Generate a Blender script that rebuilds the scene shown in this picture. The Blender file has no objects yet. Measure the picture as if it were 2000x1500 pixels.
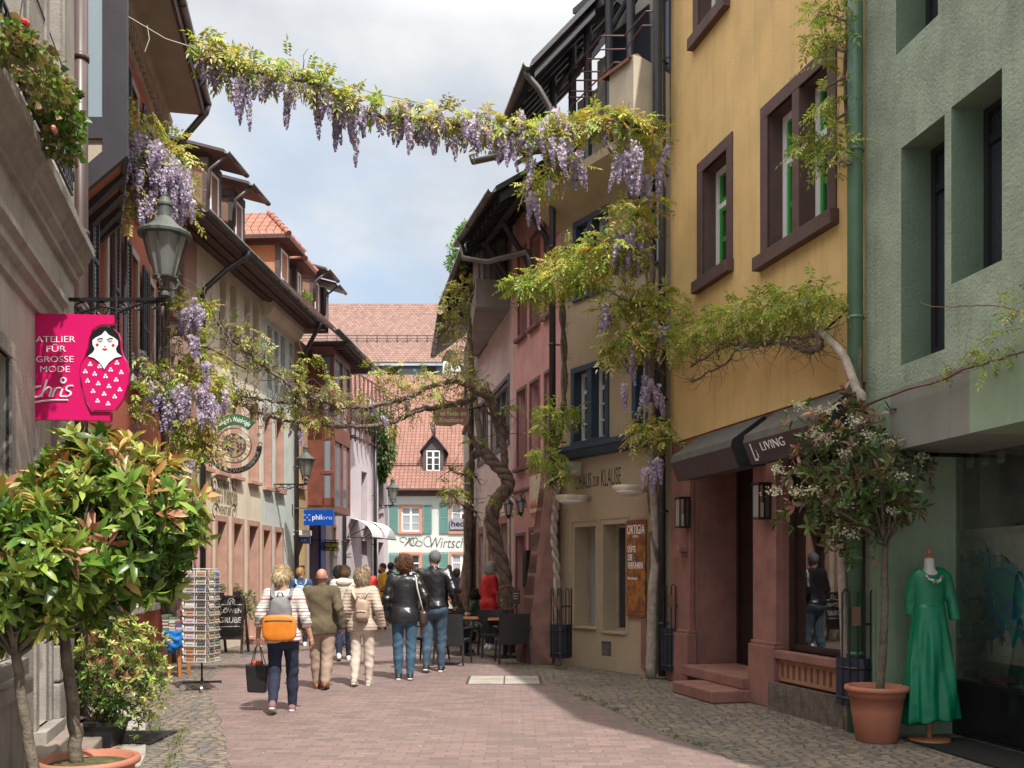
SUN_E=2.85; SKY_S=.15; EXPO=1.13; CLOUD_LOC=(.6,.3,0)
import bpy, math, random
import numpy as np
from mathutils import Vector, Matrix
R=math.radians; PI=math.pi
rnd=random.Random(7); rng=np.random.default_rng(11)
scene=bpy.context.scene; COL=scene.collection
H0=1.62; FP=1850.0; HY=1118.0
def W(px,py,Y): return Vector(((px-1000)/FP*Y, Y, H0+(HY-py)/FP*Y))
def GY(py): return H0*FP/(py-HY)
def G(px,py):
    Y=GY(py); return Vector(((px-1000)/FP*Y,Y,0))
# ---------------------------------------------------------------- materials
MATS={}
def srgb(h):
    if isinstance(h,str):
        v=[int(h[i:i+2],16)/255 for i in (0,2,4)]
        return tuple((c/12.92 if c<=.04045 else ((c+.055)/1.055)**2.4) for c in v)
    return tuple(h)
def newmat(name):
    m=bpy.data.materials.new(name); m.use_nodes=True; nt=m.node_tree; nt.nodes.clear()
    out=nt.nodes.new('ShaderNodeOutputMaterial'); b=nt.nodes.new('ShaderNodeBsdfPrincipled')
    nt.links.new(b.outputs[0],out.inputs[0]); return m,nt,b,out
def nd(nt,t,**k):
    n=nt.nodes.new('ShaderNode'+t)
    for a,v in k.items():
        if a[0]=='_': setattr(n,a[1:],v)
        else: n.inputs[a.replace('_',' ')].default_value=v
    return n
def mapr(nt,src,a,b,c=0.,d=1.):
    n=nt.nodes.new('ShaderNodeMapRange'); nt.links.new(src,n.inputs[0])
    for i,v in enumerate((a,b,c,d)): n.inputs[i+1].default_value=v
    return n.outputs[0]
def mixc(nt,f,a,b,mode='MIX'):
    n=nt.nodes.new('ShaderNodeMix'); n.data_type='RGBA'; n.blend_type=mode
    for i,v in ((0,f),(6,a),(7,b)):
        if isinstance(v,(int,float)): n.inputs[i].default_value=v
        elif isinstance(v,tuple): n.inputs[i].default_value=(*v[:3],1)
        else: nt.links.new(v,n.inputs[i])
    return n.outputs[2]
def coords(nt,kind='Object',sc=(1,1,1)):
    t=nd(nt,'TexCoord'); mp=nd(nt,'Mapping'); nt.links.new(t.outputs[kind],mp.inputs[0]); mp.inputs['Scale'].default_value=sc
    return mp.outputs[0]
def noise(nt,vec,scale,detail=4.,rough=.55):
    n=nd(nt,'TexNoise',Scale=scale,Detail=detail,Roughness=rough); nt.links.new(vec,n.inputs[0]); return n.outputs[0]
def M(name,col,rough=.7,var=.15,scale=6.,bump=.0,bscale=60.,metal=0.,streak=0.,spec=None,coat=0.,patch=0.,pcol=(.3,.27,.22)):
    if name in MATS: return MATS[name]
    col=srgb(col); m,nt,b,out=newmat(name); v=coords(nt)
    c=mixc(nt,mapr(nt,noise(nt,v,scale),.3,.7),tuple(x*(1-var) for x in col),tuple(min(1,x*(1+var)) for x in col))
    if streak:
        vs=coords(nt,'Object',(3,3,.25)); c=mixc(nt,mapr(nt,noise(nt,vs,2.2,6,.65),.5,.75,0,streak),c,tuple(x*.55 for x in col))
    if patch:
        c=mixc(nt,mapr(nt,noise(nt,v,1.1,8,.7),.54,.66,0,patch),c,pcol)
    nt.links.new(c,b.inputs['Base Color']); b.inputs['Roughness'].default_value=rough; b.inputs['Metallic'].default_value=metal
    if spec is not None: b.inputs['Specular IOR Level'].default_value=spec
    if coat: b.inputs['Coat Weight'].default_value=coat
    if bump:
        bp=nd(nt,'Bump',Strength=bump,Distance=.02); nt.links.new(noise(nt,v,bscale,6,.6),bp.inputs['Height']); nt.links.new(bp.outputs[0],b.inputs['Normal'])
    MATS[name]=m; return m
def brickmat(name,c1,c2,mortar,w,h,ms,kind='UV',rotx=0,distort=0.,scallop=0.,bump=.5,rough=.8,stain=.3,big=.0,bdist=.02):
    m,nt,b,out=newmat(name); v=coords(nt,kind)
    if rotx: v.node.inputs['Rotation'].default_value=(R(90),0,0)
    if distort:
        ns=nd(nt,'TexNoise',Scale=distort[0],Detail=2.); nt.links.new(v,ns.inputs[0])
        sub=nd(nt,'VectorMath',_operation='SUBTRACT'); nt.links.new(ns.outputs['Color'],sub.inputs[0]); sub.inputs[1].default_value=(.5,.5,.5)
        sc=nd(nt,'VectorMath',_operation='SCALE'); nt.links.new(sub.outputs[0],sc.inputs[0]); sc.inputs['Scale'].default_value=distort[1]
        ad=nd(nt,'VectorMath',_operation='ADD'); nt.links.new(v,ad.inputs[0]); nt.links.new(sc.outputs[0],ad.inputs[1]); v=ad.outputs[0]
    if scallop:
        sp=nd(nt,'SeparateXYZ'); nt.links.new(v,sp.inputs[0])
        a=nd(nt,'Math',_operation='MULTIPLY'); nt.links.new(sp.outputs[0],a.inputs[0]); a.inputs[1].default_value=2*PI/w
        s=nd(nt,'Math',_operation='COSINE'); nt.links.new(a.outputs[0],s.inputs[0])
        s2=nd(nt,'Math',_operation='MULTIPLY_ADD'); nt.links.new(s.outputs[0],s2.inputs[0]); s2.inputs[1].default_value=scallop; nt.links.new(sp.outputs[1],s2.inputs[2])
        cb=nd(nt,'CombineXYZ'); nt.links.new(sp.outputs[0],cb.inputs[0]); nt.links.new(s2.outputs[0],cb.inputs[1]); v=cb.outputs[0]
    br=nd(nt,'TexBrick'); nt.links.new(v,br.inputs[0]); br.offset=.5 if not scallop else 0.
    for k,x in (('Scale',1.),('Mortar Size',ms),('Mortar Smooth',.3),('Bias',0.),('Brick Width',w),('Row Height',h)): br.inputs[k].default_value=x
    for k,x in (('Color1',c1),('Color2',c2),('Mortar',mortar)): br.inputs[k].default_value=(*srgb(x),1)
    vo=coords(nt)
    c=mixc(nt,mapr(nt,noise(nt,vo,3.5,6,.7),.4,.75,0,stain),br.outputs[0],tuple(x*.45 for x in srgb(c1)))
    if big: c=mixc(nt,mapr(nt,noise(nt,vo,.7,4,.6),.4,.7,0,big),c,tuple(min(1,x*1.35) for x in srgb(c2)))
    nt.links.new(c,b.inputs['Base Color']); b.inputs['Roughness'].default_value=rough
    ad=nd(nt,'Math',_operation='MULTIPLY_ADD'); nt.links.new(noise(nt,vo,35,5,.6),ad.inputs[0]); ad.inputs[1].default_value=.5
    inv=nd(nt,'Math',_operation='MULTIPLY_ADD'); nt.links.new(br.outputs['Fac'],inv.inputs[0]); inv.inputs[1].default_value=-1.; nt.links.new(ad.outputs[0],inv.inputs[2])
    bp=nd(nt,'Bump',Strength=bump,Distance=bdist); nt.links.new(inv.outputs[0],bp.inputs['Height']); nt.links.new(bp.outputs[0],b.inputs['Normal'])
    MATS[name]=m; return m
def cobblemat(name,cols,joint,scale=8.2,asp=1.55,bump=.8):
    m,nt,b,out=newmat(name); v=coords(nt,'Object',(1,asp,1)); ns=nd(nt,'TexNoise',Scale=2.2,Detail=3.); nt.links.new(v,ns.inputs[0]); mx=nd(nt,'VectorMath',_operation='SCALE'); nt.links.new(ns.outputs['Color'],mx.inputs[0]); mx.inputs['Scale'].default_value=.12
    ad=nd(nt,'VectorMath',_operation='ADD'); nt.links.new(v,ad.inputs[0]); nt.links.new(mx.outputs[0],ad.inputs[1])
    V1=nd(nt,'TexVoronoi',Scale=scale,Randomness=.72); V2=nd(nt,'TexVoronoi',Scale=scale,Randomness=.72,_feature='DISTANCE_TO_EDGE'); [nt.links.new(ad.outputs[0],x.inputs[0]) for x in (V1,V2)]
    sp=nd(nt,'SeparateXYZ'); nt.links.new(V1.outputs['Color'],sp.inputs[0]); r=nd(nt,'ValToRGB'); nt.links.new(sp.outputs[0],r.inputs[0]); e=r.color_ramp.elements; r.color_ramp.interpolation='LINEAR'; e[0].color=(*cols[0],1); e[1].color=(*cols[-1],1)
    for i,c in enumerate(cols[1:-1]): x=e.new((i+1)/(len(cols)-1)); x.color=(*c,1)
    vo=coords(nt); c=mixc(nt,mapr(nt,noise(nt,vo,40,5,.7),.35,.7,0,.35),r.outputs[0],(.09,.08,.07)); c=mixc(nt,mapr(nt,noise(nt,vo,.9,5,.6),.45,.7,0,.45),c,(.36,.30,.23)); c=mixc(nt,mapr(nt,V2.outputs['Distance'],.0,.055,1,0),c,joint)
    nt.links.new(c,b.inputs['Base Color']); b.inputs['Roughness'].default_value=.75
    hh=nd(nt,'Math',_operation='MULTIPLY_ADD'); nt.links.new(noise(nt,vo,45,4,.6),hh.inputs[0]); hh.inputs[1].default_value=.25; nt.links.new(mapr(nt,V2.outputs['Distance'],0,.16),hh.inputs[2])
    bp=nd(nt,'Bump',Strength=bump,Distance=.05); nt.links.new(hh.outputs[0],bp.inputs['Height']); nt.links.new(bp.outputs[0],b.inputs['Normal']); MATS[name]=m; return m
def colmat(name,rough=.5,trans=.3,spec=.4,noisev=.0):
    # surface colour comes from the per-face colour attribute (leaf / petal / card colours)
    m,nt,b,out=newmat(name); a=nd(nt,'Attribute',_attribute_name='Col'); c=a.outputs[0]
    nt.links.new(c,b.inputs['Base Color']); b.inputs['Roughness'].default_value=rough; b.inputs['Specular IOR Level'].default_value=spec
    if trans:
        t=nd(nt,'BsdfTranslucent'); nt.links.new(mixc(nt,1.,c,(1.,1.,.55),'MULTIPLY'),t.inputs[0]); mx=nd(nt,'MixShader'); mx.inputs[0].default_value=trans
        nt.links.new(b.outputs[0],mx.inputs[1]); nt.links.new(t.outputs[0],mx.inputs[2]); nt.links.new(mx.outputs[0],out.inputs[0])
    MATS[name]=m; return m
def glassmat(name,tint=(.8,.85,.85),refl=.35,rough=.02):
    m,nt,b,out=newmat(name); nt.nodes.remove(b)
    g=nd(nt,'BsdfGlossy',Roughness=rough); g.inputs[0].default_value=(1,1,1,1); t=nd(nt,'BsdfTransparent'); t.inputs[0].default_value=(*tint,1)
    mx=nd(nt,'MixShader'); fr=nd(nt,'Fresnel',IOR=1.5); mm=nd(nt,'Math',_operation='ADD'); nt.links.new(fr.outputs[0],mm.inputs[0]); mm.inputs[1].default_value=refl; mm.use_clamp=True
    nt.links.new(mm.outputs[0],mx.inputs[0]); nt.links.new(t.outputs[0],mx.inputs[1]); nt.links.new(g.outputs[0],mx.inputs[2]); nt.links.new(mx.outputs[0],out.inputs[0])
    MATS[name]=m; return m
# ---------------------------------------------------------------- objects
def root_loc(o):
    while o.parent: o=o.parent
    return Vector(o.location)
def thing(name,label,cat,loc=(0,0,0),rz=0,group=None):
    o=bpy.data.objects.new(name,None); COL.objects.link(o); o.location=loc; o.rotation_euler=(0,0,rz); o.empty_display_size=.2
    return tag(o,label,cat,group)
def tag(o,label,cat,group=None):
    o['label']=label; o['category']=cat
    if group: o['group']=group
    return o
def fin(me,name,mats,parent,smooth,local):
    if not isinstance(mats,(list,tuple)): mats=[mats]
    for m in mats: me.materials.append(m)
    if smooth:
        me.polygons.foreach_set('use_smooth',[True]*len(me.polygons))
    o=bpy.data.objects.new(name,me); COL.objects.link(o)
    if parent is not None:
        if not local:
            L=root_loc(parent); me.transform(Matrix.Translation(-L))
        o.parent=parent
    me.update(); return o
class MB:
    def __init__(s): s.v=[]; s.f=[]; s.m=[]; s.uv={}
    def quad(s,a,b,c,d,m=0,uv=None):
        i=len(s.v); s.v+= [tuple(a),tuple(b),tuple(c),tuple(d)]; s.f.append((i,i+1,i+2,i+3)); s.m.append(m)
        if uv: s.uv[len(s.f)-1]=uv
    def poly(s,pts,m=0):
        i=len(s.v); s.v+=[tuple(p) for p in pts]; s.f.append(tuple(range(i,i+len(pts)))); s.m.append(m)
    def hexa(s,P,m=0):   # 8 points: bottom ring 0-3, top ring 4-7
        i=len(s.v); s.v+=[tuple(p) for p in P]
        for f in ((3,2,1,0),(4,5,6,7),(0,1,5,4),(1,2,6,5),(2,3,7,6),(3,0,4,7)): s.f.append(tuple(i+k for k in f)); s.m.append(m)
    def box(s,x0,x1,y0,y1,z0,z1,m=0):
        s.hexa([(x0,y0,z0),(x1,y0,z0),(x1,y1,z0),(x0,y1,z0),(x0,y0,z1),(x1,y0,z1),(x1,y1,z1),(x0,y1,z1)],m)
    def fbox(s,F,s0,s1,d0,d1,z0,z1,m=0):
        s.hexa([F.P(s0,d0,z0),F.P(s1,d0,z0),F.P(s1,d1,z0),F.P(s0,d1,z0),F.P(s0,d0,z1),F.P(s1,d0,z1),F.P(s1,d1,z1),F.P(s0,d1,z1)],m)
    def tube(s,pts,rad,n=8,m=0,cap=True,flat=1.):
        pts=[Vector(p) for p in pts]; N=len(pts)
        if not isinstance(rad,(list,tuple)): rad=[rad]*N
        i0=len(s.v); up=None
        for k in range(N):
            t=(pts[min(k+1,N-1)]-pts[max(k-1,0)])
            if t.length<1e-9: t=Vector((0,0,1))
            t.normalize()
            if up is None:
                up=Vector((0,0,1)) if abs(t.z)<.9 else Vector((1,0,0))
            a=t.cross(up)
            if a.length<1e-5: a=t.cross(Vector((1,.1,0)))
            a.normalize(); b=a.cross(t); b.normalize(); up=b
            for j in range(n):
                an=2*PI*j/n; s.v.append(tuple(pts[k]+(a*math.cos(an)+b*math.sin(an)*flat)*rad[k]))
        for k in range(N-1):
            for j in range(n):
                s.f.append((i0+k*n+j,i0+k*n+(j+1)%n,i0+(k+1)*n+(j+1)%n,i0+(k+1)*n+j)); s.m.append(m)
        if cap:
            s.f.append(tuple(i0+j for j in range(n))[::-1]); s.m.append(m); s.f.append(tuple(i0+(N-1)*n+j for j in range(n))); s.m.append(m)
    def lathe(s,c,prof,n=20,m=0,ax=(1,1)):
        c=Vector(c); i0=len(s.v)
        for r,z in prof:
            for j in range(n): s.v.append((c.x+r*math.cos(2*PI*j/n)*ax[0],c.y+r*math.sin(2*PI*j/n)*ax[1],c.z+z))
        for k in range(len(prof)-1):
            for j in range(n):
                s.f.append((i0+k*n+j,i0+k*n+(j+1)%n,i0+(k+1)*n+(j+1)%n,i0+(k+1)*n+j)); s.m.append(m)
        s.f.append(tuple(i0+j for j in range(n))[::-1]); s.m.append(m)
        s.f.append(tuple(i0+(len(prof)-1)*n+j for j in range(n))); s.m.append(m)
    def ball(s,c,r,n=8,m=0):
        c=Vector(c); r=r if isinstance(r,(tuple,list)) else (r,r,r); i0=len(s.v)
        for a in range(1,n):
            for j in range(2*n):
                th=PI*a/n; ph=PI*j/n; s.v.append((c.x+r[0]*math.sin(th)*math.cos(ph),c.y+r[1]*math.sin(th)*math.sin(ph),c.z+r[2]*math.cos(th)))
        for a in range(n-2):
            for j in range(2*n): s.f.append((i0+a*2*n+j,i0+(a+1)*2*n+j,i0+(a+1)*2*n+(j+1)%(2*n),i0+a*2*n+(j+1)%(2*n))); s.m.append(m)
        s.f.append(tuple(i0+j for j in range(2*n))); s.m.append(m); s.f.append(tuple(i0+(n-2)*2*n+j for j in range(2*n))[::-1]); s.m.append(m)
    def extrude(s,outline,fr,t,m=0,me=None):
        # outline: 2D points; fr(u,v,w)->world; thickness w from 0 to t
        n=len(outline); me=m if me is None else me
        s.poly([fr(u,v,0) for u,v in outline],m); s.poly([fr(u,v,t) for u,v in outline][::-1],me)
        for k in range(n):
            a=outline[k]; b=outline[(k+1)%n]; s.quad(fr(*a,0),fr(*a,t),fr(*b,t),fr(*b,0),me)
    def build(s,name,mats,parent=None,smooth=False,local=False,recalc=True,bevel=0):
        me=bpy.data.meshes.new(name); me.from_pydata(s.v,[],s.f)
        if s.uv:
            ul=me.uv_layers.new(name='UVMap').data
            for fi,uv in s.uv.items():
                p=me.polygons[fi]
                for k,li in enumerate(p.loop_indices): ul[li].uv=uv[k]
        me.polygons.foreach_set('material_index',s.m)
        if recalc:
            import bmesh
            bm=bmesh.new(); bm.from_mesh(me); bmesh.ops.recalc_face_normals(bm,faces=bm.faces); bm.to_mesh(me); bm.free()
        o=fin(me,name,mats,parent,smooth,local)
        if bevel:
            md=o.modifiers.new('b','BEVEL'); md.width=bevel; md.segments=2; md.limit_method='ANGLE'
        return o
def npmesh(name,V,F,mat,parent=None,col=None,smooth=False,local=False):
    V=np.asarray(V,dtype=np.float32); F=np.asarray(F,dtype=np.int32); k=F.shape[1]
    me=bpy.data.meshes.new(name); me.vertices.add(len(V)); me.vertices.foreach_set('co',V.ravel())
    me.loops.add(F.size); me.loops.foreach_set('vertex_index',F.ravel()); me.polygons.add(len(F))
    me.polygons.foreach_set('loop_start',np.arange(0,F.size,k,dtype=np.int32)); me.update(calc_edges=True)
    if col is not None:
        at=me.attributes.new('Col','FLOAT_COLOR','FACE'); c=np.ones((len(F),4),dtype=np.float32); c[:,:3]=col; at.data.foreach_set('color',c.ravel())
    return fin(me,name,mat,parent,smooth,local)
def copy_tree(o,parent=None):
    c=o.copy(); COL.objects.link(c)
    if parent is not None: c.parent=parent
    for ch in list(o.children): copy_tree(ch,c)
    return c
# ---------------------------------------------------------------- facade frame
class Fac:
    def __init__(f,A,B):
        f.A=Vector((A[0],A[1],0)); B=Vector((B[0],B[1],0)); f.L=(B-f.A).length; f.u=(B-f.A).normalized()
        n=Vector((f.u.y,-f.u.x,0))
        if n.dot(-f.A)<0: n=-n
        f.n=n
    def P(f,s,d,z): return f.A+f.u*s+f.n*d+Vector((0,0,z))
    def s(f,px,d=0.):
        k=(px-1000)/FP; a=f.A+f.n*d       # a.x+u.x*s = k*(a.y+u.y*s)
        return (k*a.y-a.x)/(f.u.x-k*f.u.y)
    def z(f,px,py,d=0.):
        Y=(f.A+f.n*d+f.u*f.s(px,d)).y; return H0+(HY-py)/FP*Y
    def rect(f,x0,x1,yt,yb,d=0.,at=None):    # pixel box -> (s0,s1,z0,z1); y's are read at px 'at' (default x0)
        at=x0 if at is None else at
        return (f.s(x0,d),f.s(x1,d),f.z(at,yb,d),f.z(at,yt,d))
def wall(F,parent,mat,s0,s1,z0,z1,ops,depth=6.,rev=.22,name='wall',mrev=None,d=0.,back=True):
    mb=MB(); S=sorted({s0,s1}|{min(max(o[k],s0),s1) for o in ops for k in (0,1)}); Z=sorted({z0,z1}|{min(max(o[k],z0),z1) for o in ops for k in (2,3)})
    for a,b in zip(S,S[1:]):
        for c,e in zip(Z,Z[1:]):
            if b-a<1e-6 or e-c<1e-6: continue
            ms,mz=(a+b)/2,(c+e)/2
            if any(o[0]<ms<o[1] and o[2]<mz<o[3] for o in ops): continue
            mb.quad(F.P(a,d,c),F.P(b,d,c),F.P(b,d,e),F.P(a,d,e))
    for o in ops:
        r=o[4] if len(o)>4 else rev; a,b,c,e=max(o[0],s0),min(o[1],s1),max(o[2],z0),min(o[3],z1); sl=o[5] if len(o)>5 else 0.
        mb.quad(F.P(a,d,c),F.P(a,d-r,c+sl),F.P(a,d-r,e),F.P(a,d,e),1); mb.quad(F.P(b,d,c),F.P(b,d,e),F.P(b,d-r,e),F.P(b,d-r,c+sl),1)
        mb.quad(F.P(a,d,e),F.P(a,d-r,e),F.P(b,d-r,e),F.P(b,d,e),1); mb.quad(F.P(a,d,c),F.P(b,d,c),F.P(b,d-r,c+sl),F.P(a,d-r,c+sl),1)
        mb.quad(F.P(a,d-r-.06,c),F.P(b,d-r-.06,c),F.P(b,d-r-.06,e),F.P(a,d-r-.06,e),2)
    if back:
        mb.quad(F.P(s0,d,z0),F.P(s0,d-depth,z0),F.P(s0,d-depth,z1),F.P(s0,d,z1)); mb.quad(F.P(s1,d,z0),F.P(s1,d-depth,z0),F.P(s1,d-depth,z1),F.P(s1,d,z1))
        mb.quad(F.P(s0,d-depth,z0),F.P(s1,d-depth,z0),F.P(s1,d-depth,z1),F.P(s0,d-depth,z1)); mb.quad(F.P(s0,d,z1),F.P(s1,d,z1),F.P(s1,d-depth,z1),F.P(s0,d-depth,z1))
    return mb.build(name,[mat,mrev or mat,MATS['dark_interior']],parent,recalc=False)
def window(F,parent,o,dep,mat,cols=2,rows=(.7,),fw=.05,glass='window_glass',surround=None,sw=.16,sill=True,cname='window',split=None,proud=.02,mul=.04,liner=0):
    s0,s1,z0,z1=o[:4]; mb=MB(); t=.05; D=-dep
    def frame(a,b,c,e,w,d1):
        mb.fbox(F,a,a+w,d1-t,d1,c,e); mb.fbox(F,b-w,b,d1-t,d1,c,e); mb.fbox(F,a+w,b-w,d1-t,d1,e-w,e); mb.fbox(F,a+w,b-w,d1-t,d1,c,c+w)
    frame(s0,s1,z0,z1,fw,D+.003)
    W_=s1-s0-2*fw
    for k in range(cols):
        a=s0+fw+W_*k/cols; b=s0+fw+W_*(k+1)/cols
        if k: mb.fbox(F,a-mul,a+mul,D-t-.004,D+.02,z0+fw,z1-fw)
        for r in rows:
            zz=z0+(z1-z0)*r; big=r>.6 and len(rows)>1 or len(rows)==1
            mb.fbox(F,a+(.0 if k==0 else mul),b-(mul if k<cols-1 else 0),D-t-.002,D-.006,zz-(.035 if big else .014),zz+(.035 if big else .014))
    w=mb.build(cname,mat,parent)
    g=MB(); g.quad(F.P(s0+fw*.5,D-.035,z0+fw*.5),F.P(s1-fw*.5,D-.035,z0+fw*.5),F.P(s1-fw*.5,D-.035,z1-fw*.5),F.P(s0+fw*.5,D-.035,z1-fw*.5)); g.build('pane',MATS[glass],w)
    if surround:
        q=MB(); q.fbox(F,s0-sw,s0,-.03,proud,z0,z1); q.fbox(F,s1,s1+sw,-.03,proud,z0,z1); q.fbox(F,s0-sw,s1+sw,-.03,proud,z1,z1+sw)
        if liner: q.fbox(F,s0,s0+liner,-dep,-.0,z0,z1); q.fbox(F,s1-liner,s1,-dep,-.0,z0,z1); q.fbox(F,s0+liner,s1-liner,-dep,0,z1-liner,z1); q.fbox(F,s0+liner,s1-liner,-dep,0,z0,z0+liner)
        if split is not None: q.fbox(F,split-sw*.45,split+sw*.45,-dep+.005,proud-.004,z0,z1)
        q.fbox(F,s0-sw-.02,s1+sw+.02,-.03,proud+(.08 if sill else .0),z0-sw,z0)
        q.build('window_surround',surround,w,bevel=.006)
    return w
def text(txt,fr,h,mat,parent,name='lettering',ext=.006,width=None,sx=1.,shear=0.,off=0.,align='LEFT',spacing=1.,serif=False,arc=None):
    cu=bpy.data.curves.new('t','FONT'); cu.body=txt; cu.size=1.; cu.extrude=0; cu.offset=off; cu.shear=shear; cu.space_character=spacing; cu.align_x=align; cu.resolution_u=3
    o=bpy.data.objects.new('t',cu); COL.objects.link(o); bpy.context.view_layer.update()
    me=bpy.data.meshes.new_from_object(o.evaluated_get(bpy.context.evaluated_depsgraph_get())); bpy.data.objects.remove(o)
    n=len(me.vertices); co=np.empty(n*3); me.vertices.foreach_get('co',co); co=co.reshape(-1,3)
    k=h/.7; 
    if width: sx=width/((co[:,0].max()-co[:,0].min())*k)
    fcs=[tuple(p.vertices) for p in me.polygons]; edg={}
    for f in fcs:
        for a,b in zip(f,f[1:]+f[:1]): edg[(a,b)]=edg.get((a,b),0)+1
    mb=MB(); P=[(x*k*sx,y*k) for x,y,_ in co]
    if arc: P=[arc(u,v) for u,v in P]
    mb.v=[tuple(fr(u,v,ext)) for u,v in P]+[tuple(fr(u,v,0)) for u,v in P]
    for f in fcs: mb.f.append(f); mb.m.append(0)
    for (a,b) in edg:
        if (b,a) not in edg: mb.f.append((a,a+n,b+n,b)); mb.m.append(0)
    bpy.data.meshes.remove(me)
    return mb.build(name,mat,parent,recalc=False)
def plane_frame(o,ux,uz,n):   # fr(u,v,w)
    o=Vector(o); ux=Vector(ux); uz=Vector(uz); n=Vector(n)
    return lambda u,v,w: o+ux*u+uz*v+n*w
# ---------------------------------------------------------------- implicit surfaces
def smin(a,b,k):
    h=np.clip(.5+.5*(b-a)/k,0,1); return b*(1-h)+a*h-k*h*(1-h)
def rcone(P,a,b,ra,rb,sc=None):
    a=np.array(a,float); b=np.array(b,float)
    if sc is not None: sc=np.array(sc,float); P=P/sc; a=a/sc; b=b/sc
    ba=b-a; pa=P-a; t=np.clip((pa@ba)/(ba@ba+1e-12),0,1); d=np.sqrt(((pa-t[...,None]*ba)**2).sum(-1)); return d-(ra+(rb-ra)*t)
def ellip(P,c,r):
    q=(P-np.array(c,float))/np.array(r,float); k=np.sqrt((q**2).sum(-1)); return (k-1)*min(r)
def wob(P,f=12.,ph=0.):
    x,y,z=P[...,0],P[...,1],P[...,2]
    return (np.sin(f*x+1.7*np.sin(f*.6*z+ph)+ph)*np.sin(f*.9*z+1.3*np.sin(f*.7*y+2*ph))+.5*np.sin(2.1*f*z+2*np.sin(f*1.1*x+ph)+f*y))*.6
def snet(f,lo,hi,h):
    lo=np.array(lo,float)-h*1.5; hi=np.array(hi,float)+h*1.5; n=np.ceil((hi-lo)/h).astype(int)+1
    ax=[lo[i]+h*np.arange(n[i]) for i in range(3)]; P=np.stack(np.meshgrid(*ax,indexing='ij'),-1); V=f(P); I=V<0
    c=n-1; idx=[(i,j,k) for i in (0,1) for j in (0,1) for k in (0,1)]
    sl=lambda A,o:A[o[0]:o[0]+c[0],o[1]:o[1]+c[1],o[2]:o[2]+c[2]]
    cnt=sum(sl(I,o).astype(int) for o in idx); act=(cnt>0)&(cnt<8); ids=-np.ones(c,int); ids[act]=np.arange(act.sum()); ac=np.argwhere(act)
    acc=np.zeros((len(ac),3)); num=np.zeros(len(ac))
    for a in range(8):
        for b in range(a+1,8):
            oa,ob=np.array(idx[a]),np.array(idx[b])
            if abs(oa-ob).sum()!=1: continue
            va=V[tuple((ac+oa).T)]; vb=V[tuple((ac+ob).T)]; m=(va<0)!=(vb<0); t=np.where(m,va/np.where(m,va-vb,1),0)
            acc+=np.where(m[:,None],oa+(ob-oa)*t[:,None],0); num+=m
    verts=lo+h*(ac+acc/num[:,None]); F=[]
    for d in range(3):
        e=np.zeros(3,int); e[d]=1; m=I!=np.roll(I,-1,axis=d); s=[slice(1,n[i]-1) for i in range(3)]; s[d]=slice(0,n[d]-1)
        mm=np.zeros_like(I); mm[tuple(s)]=m[tuple(s)]; q=np.argwhere(mm); o1=np.zeros(3,int); o2=np.zeros(3,int); o1[(d+1)%3]=1; o2[(d+2)%3]=1
        quad=np.stack([ids[tuple((q-o1-o2).T)],ids[tuple((q-o2).T)],ids[tuple(q.T)],ids[tuple((q-o1).T)]],1)
        fl=I[tuple(q.T)]; quad[~fl]=quad[~fl][:,::-1]; F.append(quad)
    return verts,np.concatenate(F)
# ================================================================ materials
def simple(name,col,rough=.5,metal=0.,emis=None,spec=.5):
    m,nt,b,out=newmat(name); b.inputs['Base Color'].default_value=(*srgb(col),1); b.inputs['Roughness'].default_value=rough; b.inputs['Metallic'].default_value=metal; b.inputs['Specular IOR Level'].default_value=spec
    MATS[name]=m; return m
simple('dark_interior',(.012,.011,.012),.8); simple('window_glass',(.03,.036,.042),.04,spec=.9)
simple('curtain_glass',(.33,.34,.36),.25,spec=.7); simple('sky_glass',(.05,.06,.08),.01,spec=1.)
glassmat('shop_glass',(.94,.96,.96),.12); glassmat('street_glass',(.95,.97,.97),.22); glassmat('lamp_glass',(.75,.78,.72),.05,.15)
_nt=MATS['lamp_glass'].node_tree; _o=[n for n in _nt.nodes if n.type=='OUTPUT_MATERIAL'][0]; _s=_o.inputs[0].links[0].from_socket; _d=nd(_nt,'BsdfTranslucent'); _d.inputs[0].default_value=(.62,.63,.60,1); _e=nd(_nt,'BsdfDiffuse'); _e.inputs[0].default_value=(.5,.51,.49,1); _a=nd(_nt,'MixShader'); _a.inputs[0].default_value=.5; _nt.links.new(_d.outputs[0],_a.inputs[1]); _nt.links.new(_e.outputs[0],_a.inputs[2]); _m=nd(_nt,'MixShader'); _m.inputs[0].default_value=.62; _nt.links.new(_s,_m.inputs[1]); _nt.links.new(_a.outputs[0],_m.inputs[2]); _nt.links.new(_m.outputs[0],_o.inputs[0])
simple('white_paint',(.78,.78,.77),.5); simple('black_iron',(.018,.018,.02),.45,.3); simple('black_plastic',(.02,.021,.024),.4)
simple('white_letter',(.85,.85,.84),.5); simple('chalk',(.75,.75,.72),.9); simple('chrome',(.55,.55,.56),.2,.9)
zinc=M('zinc',(.13,.125,.12),.42,.25,3,.1,20,metal=.55,streak=.5); brownpipe=M('brown_pipe',(.075,.045,.042),.4,.15,4); greenpipe=M('green_pipe',(.085,.17,.105),.4,.12,4,streak=.3)
darkpipe=M('dark_pipe',(.035,.032,.035),.4,.2,4)
sand=M('red_sandstone',(.27,.125,.10),.85,.22,3.5,.5,70,streak=.35,patch=.4,pcol=(.2,.12,.12))
sandp=M('purple_sandstone',(.105,.06,.055),.8,.14,5,.25,60,streak=.2); grstone=M('grey_stone',(.30,.275,.245),.9,.2,3,.5,50,streak=.6,patch=.5,pcol=(.12,.11,.10))
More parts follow.
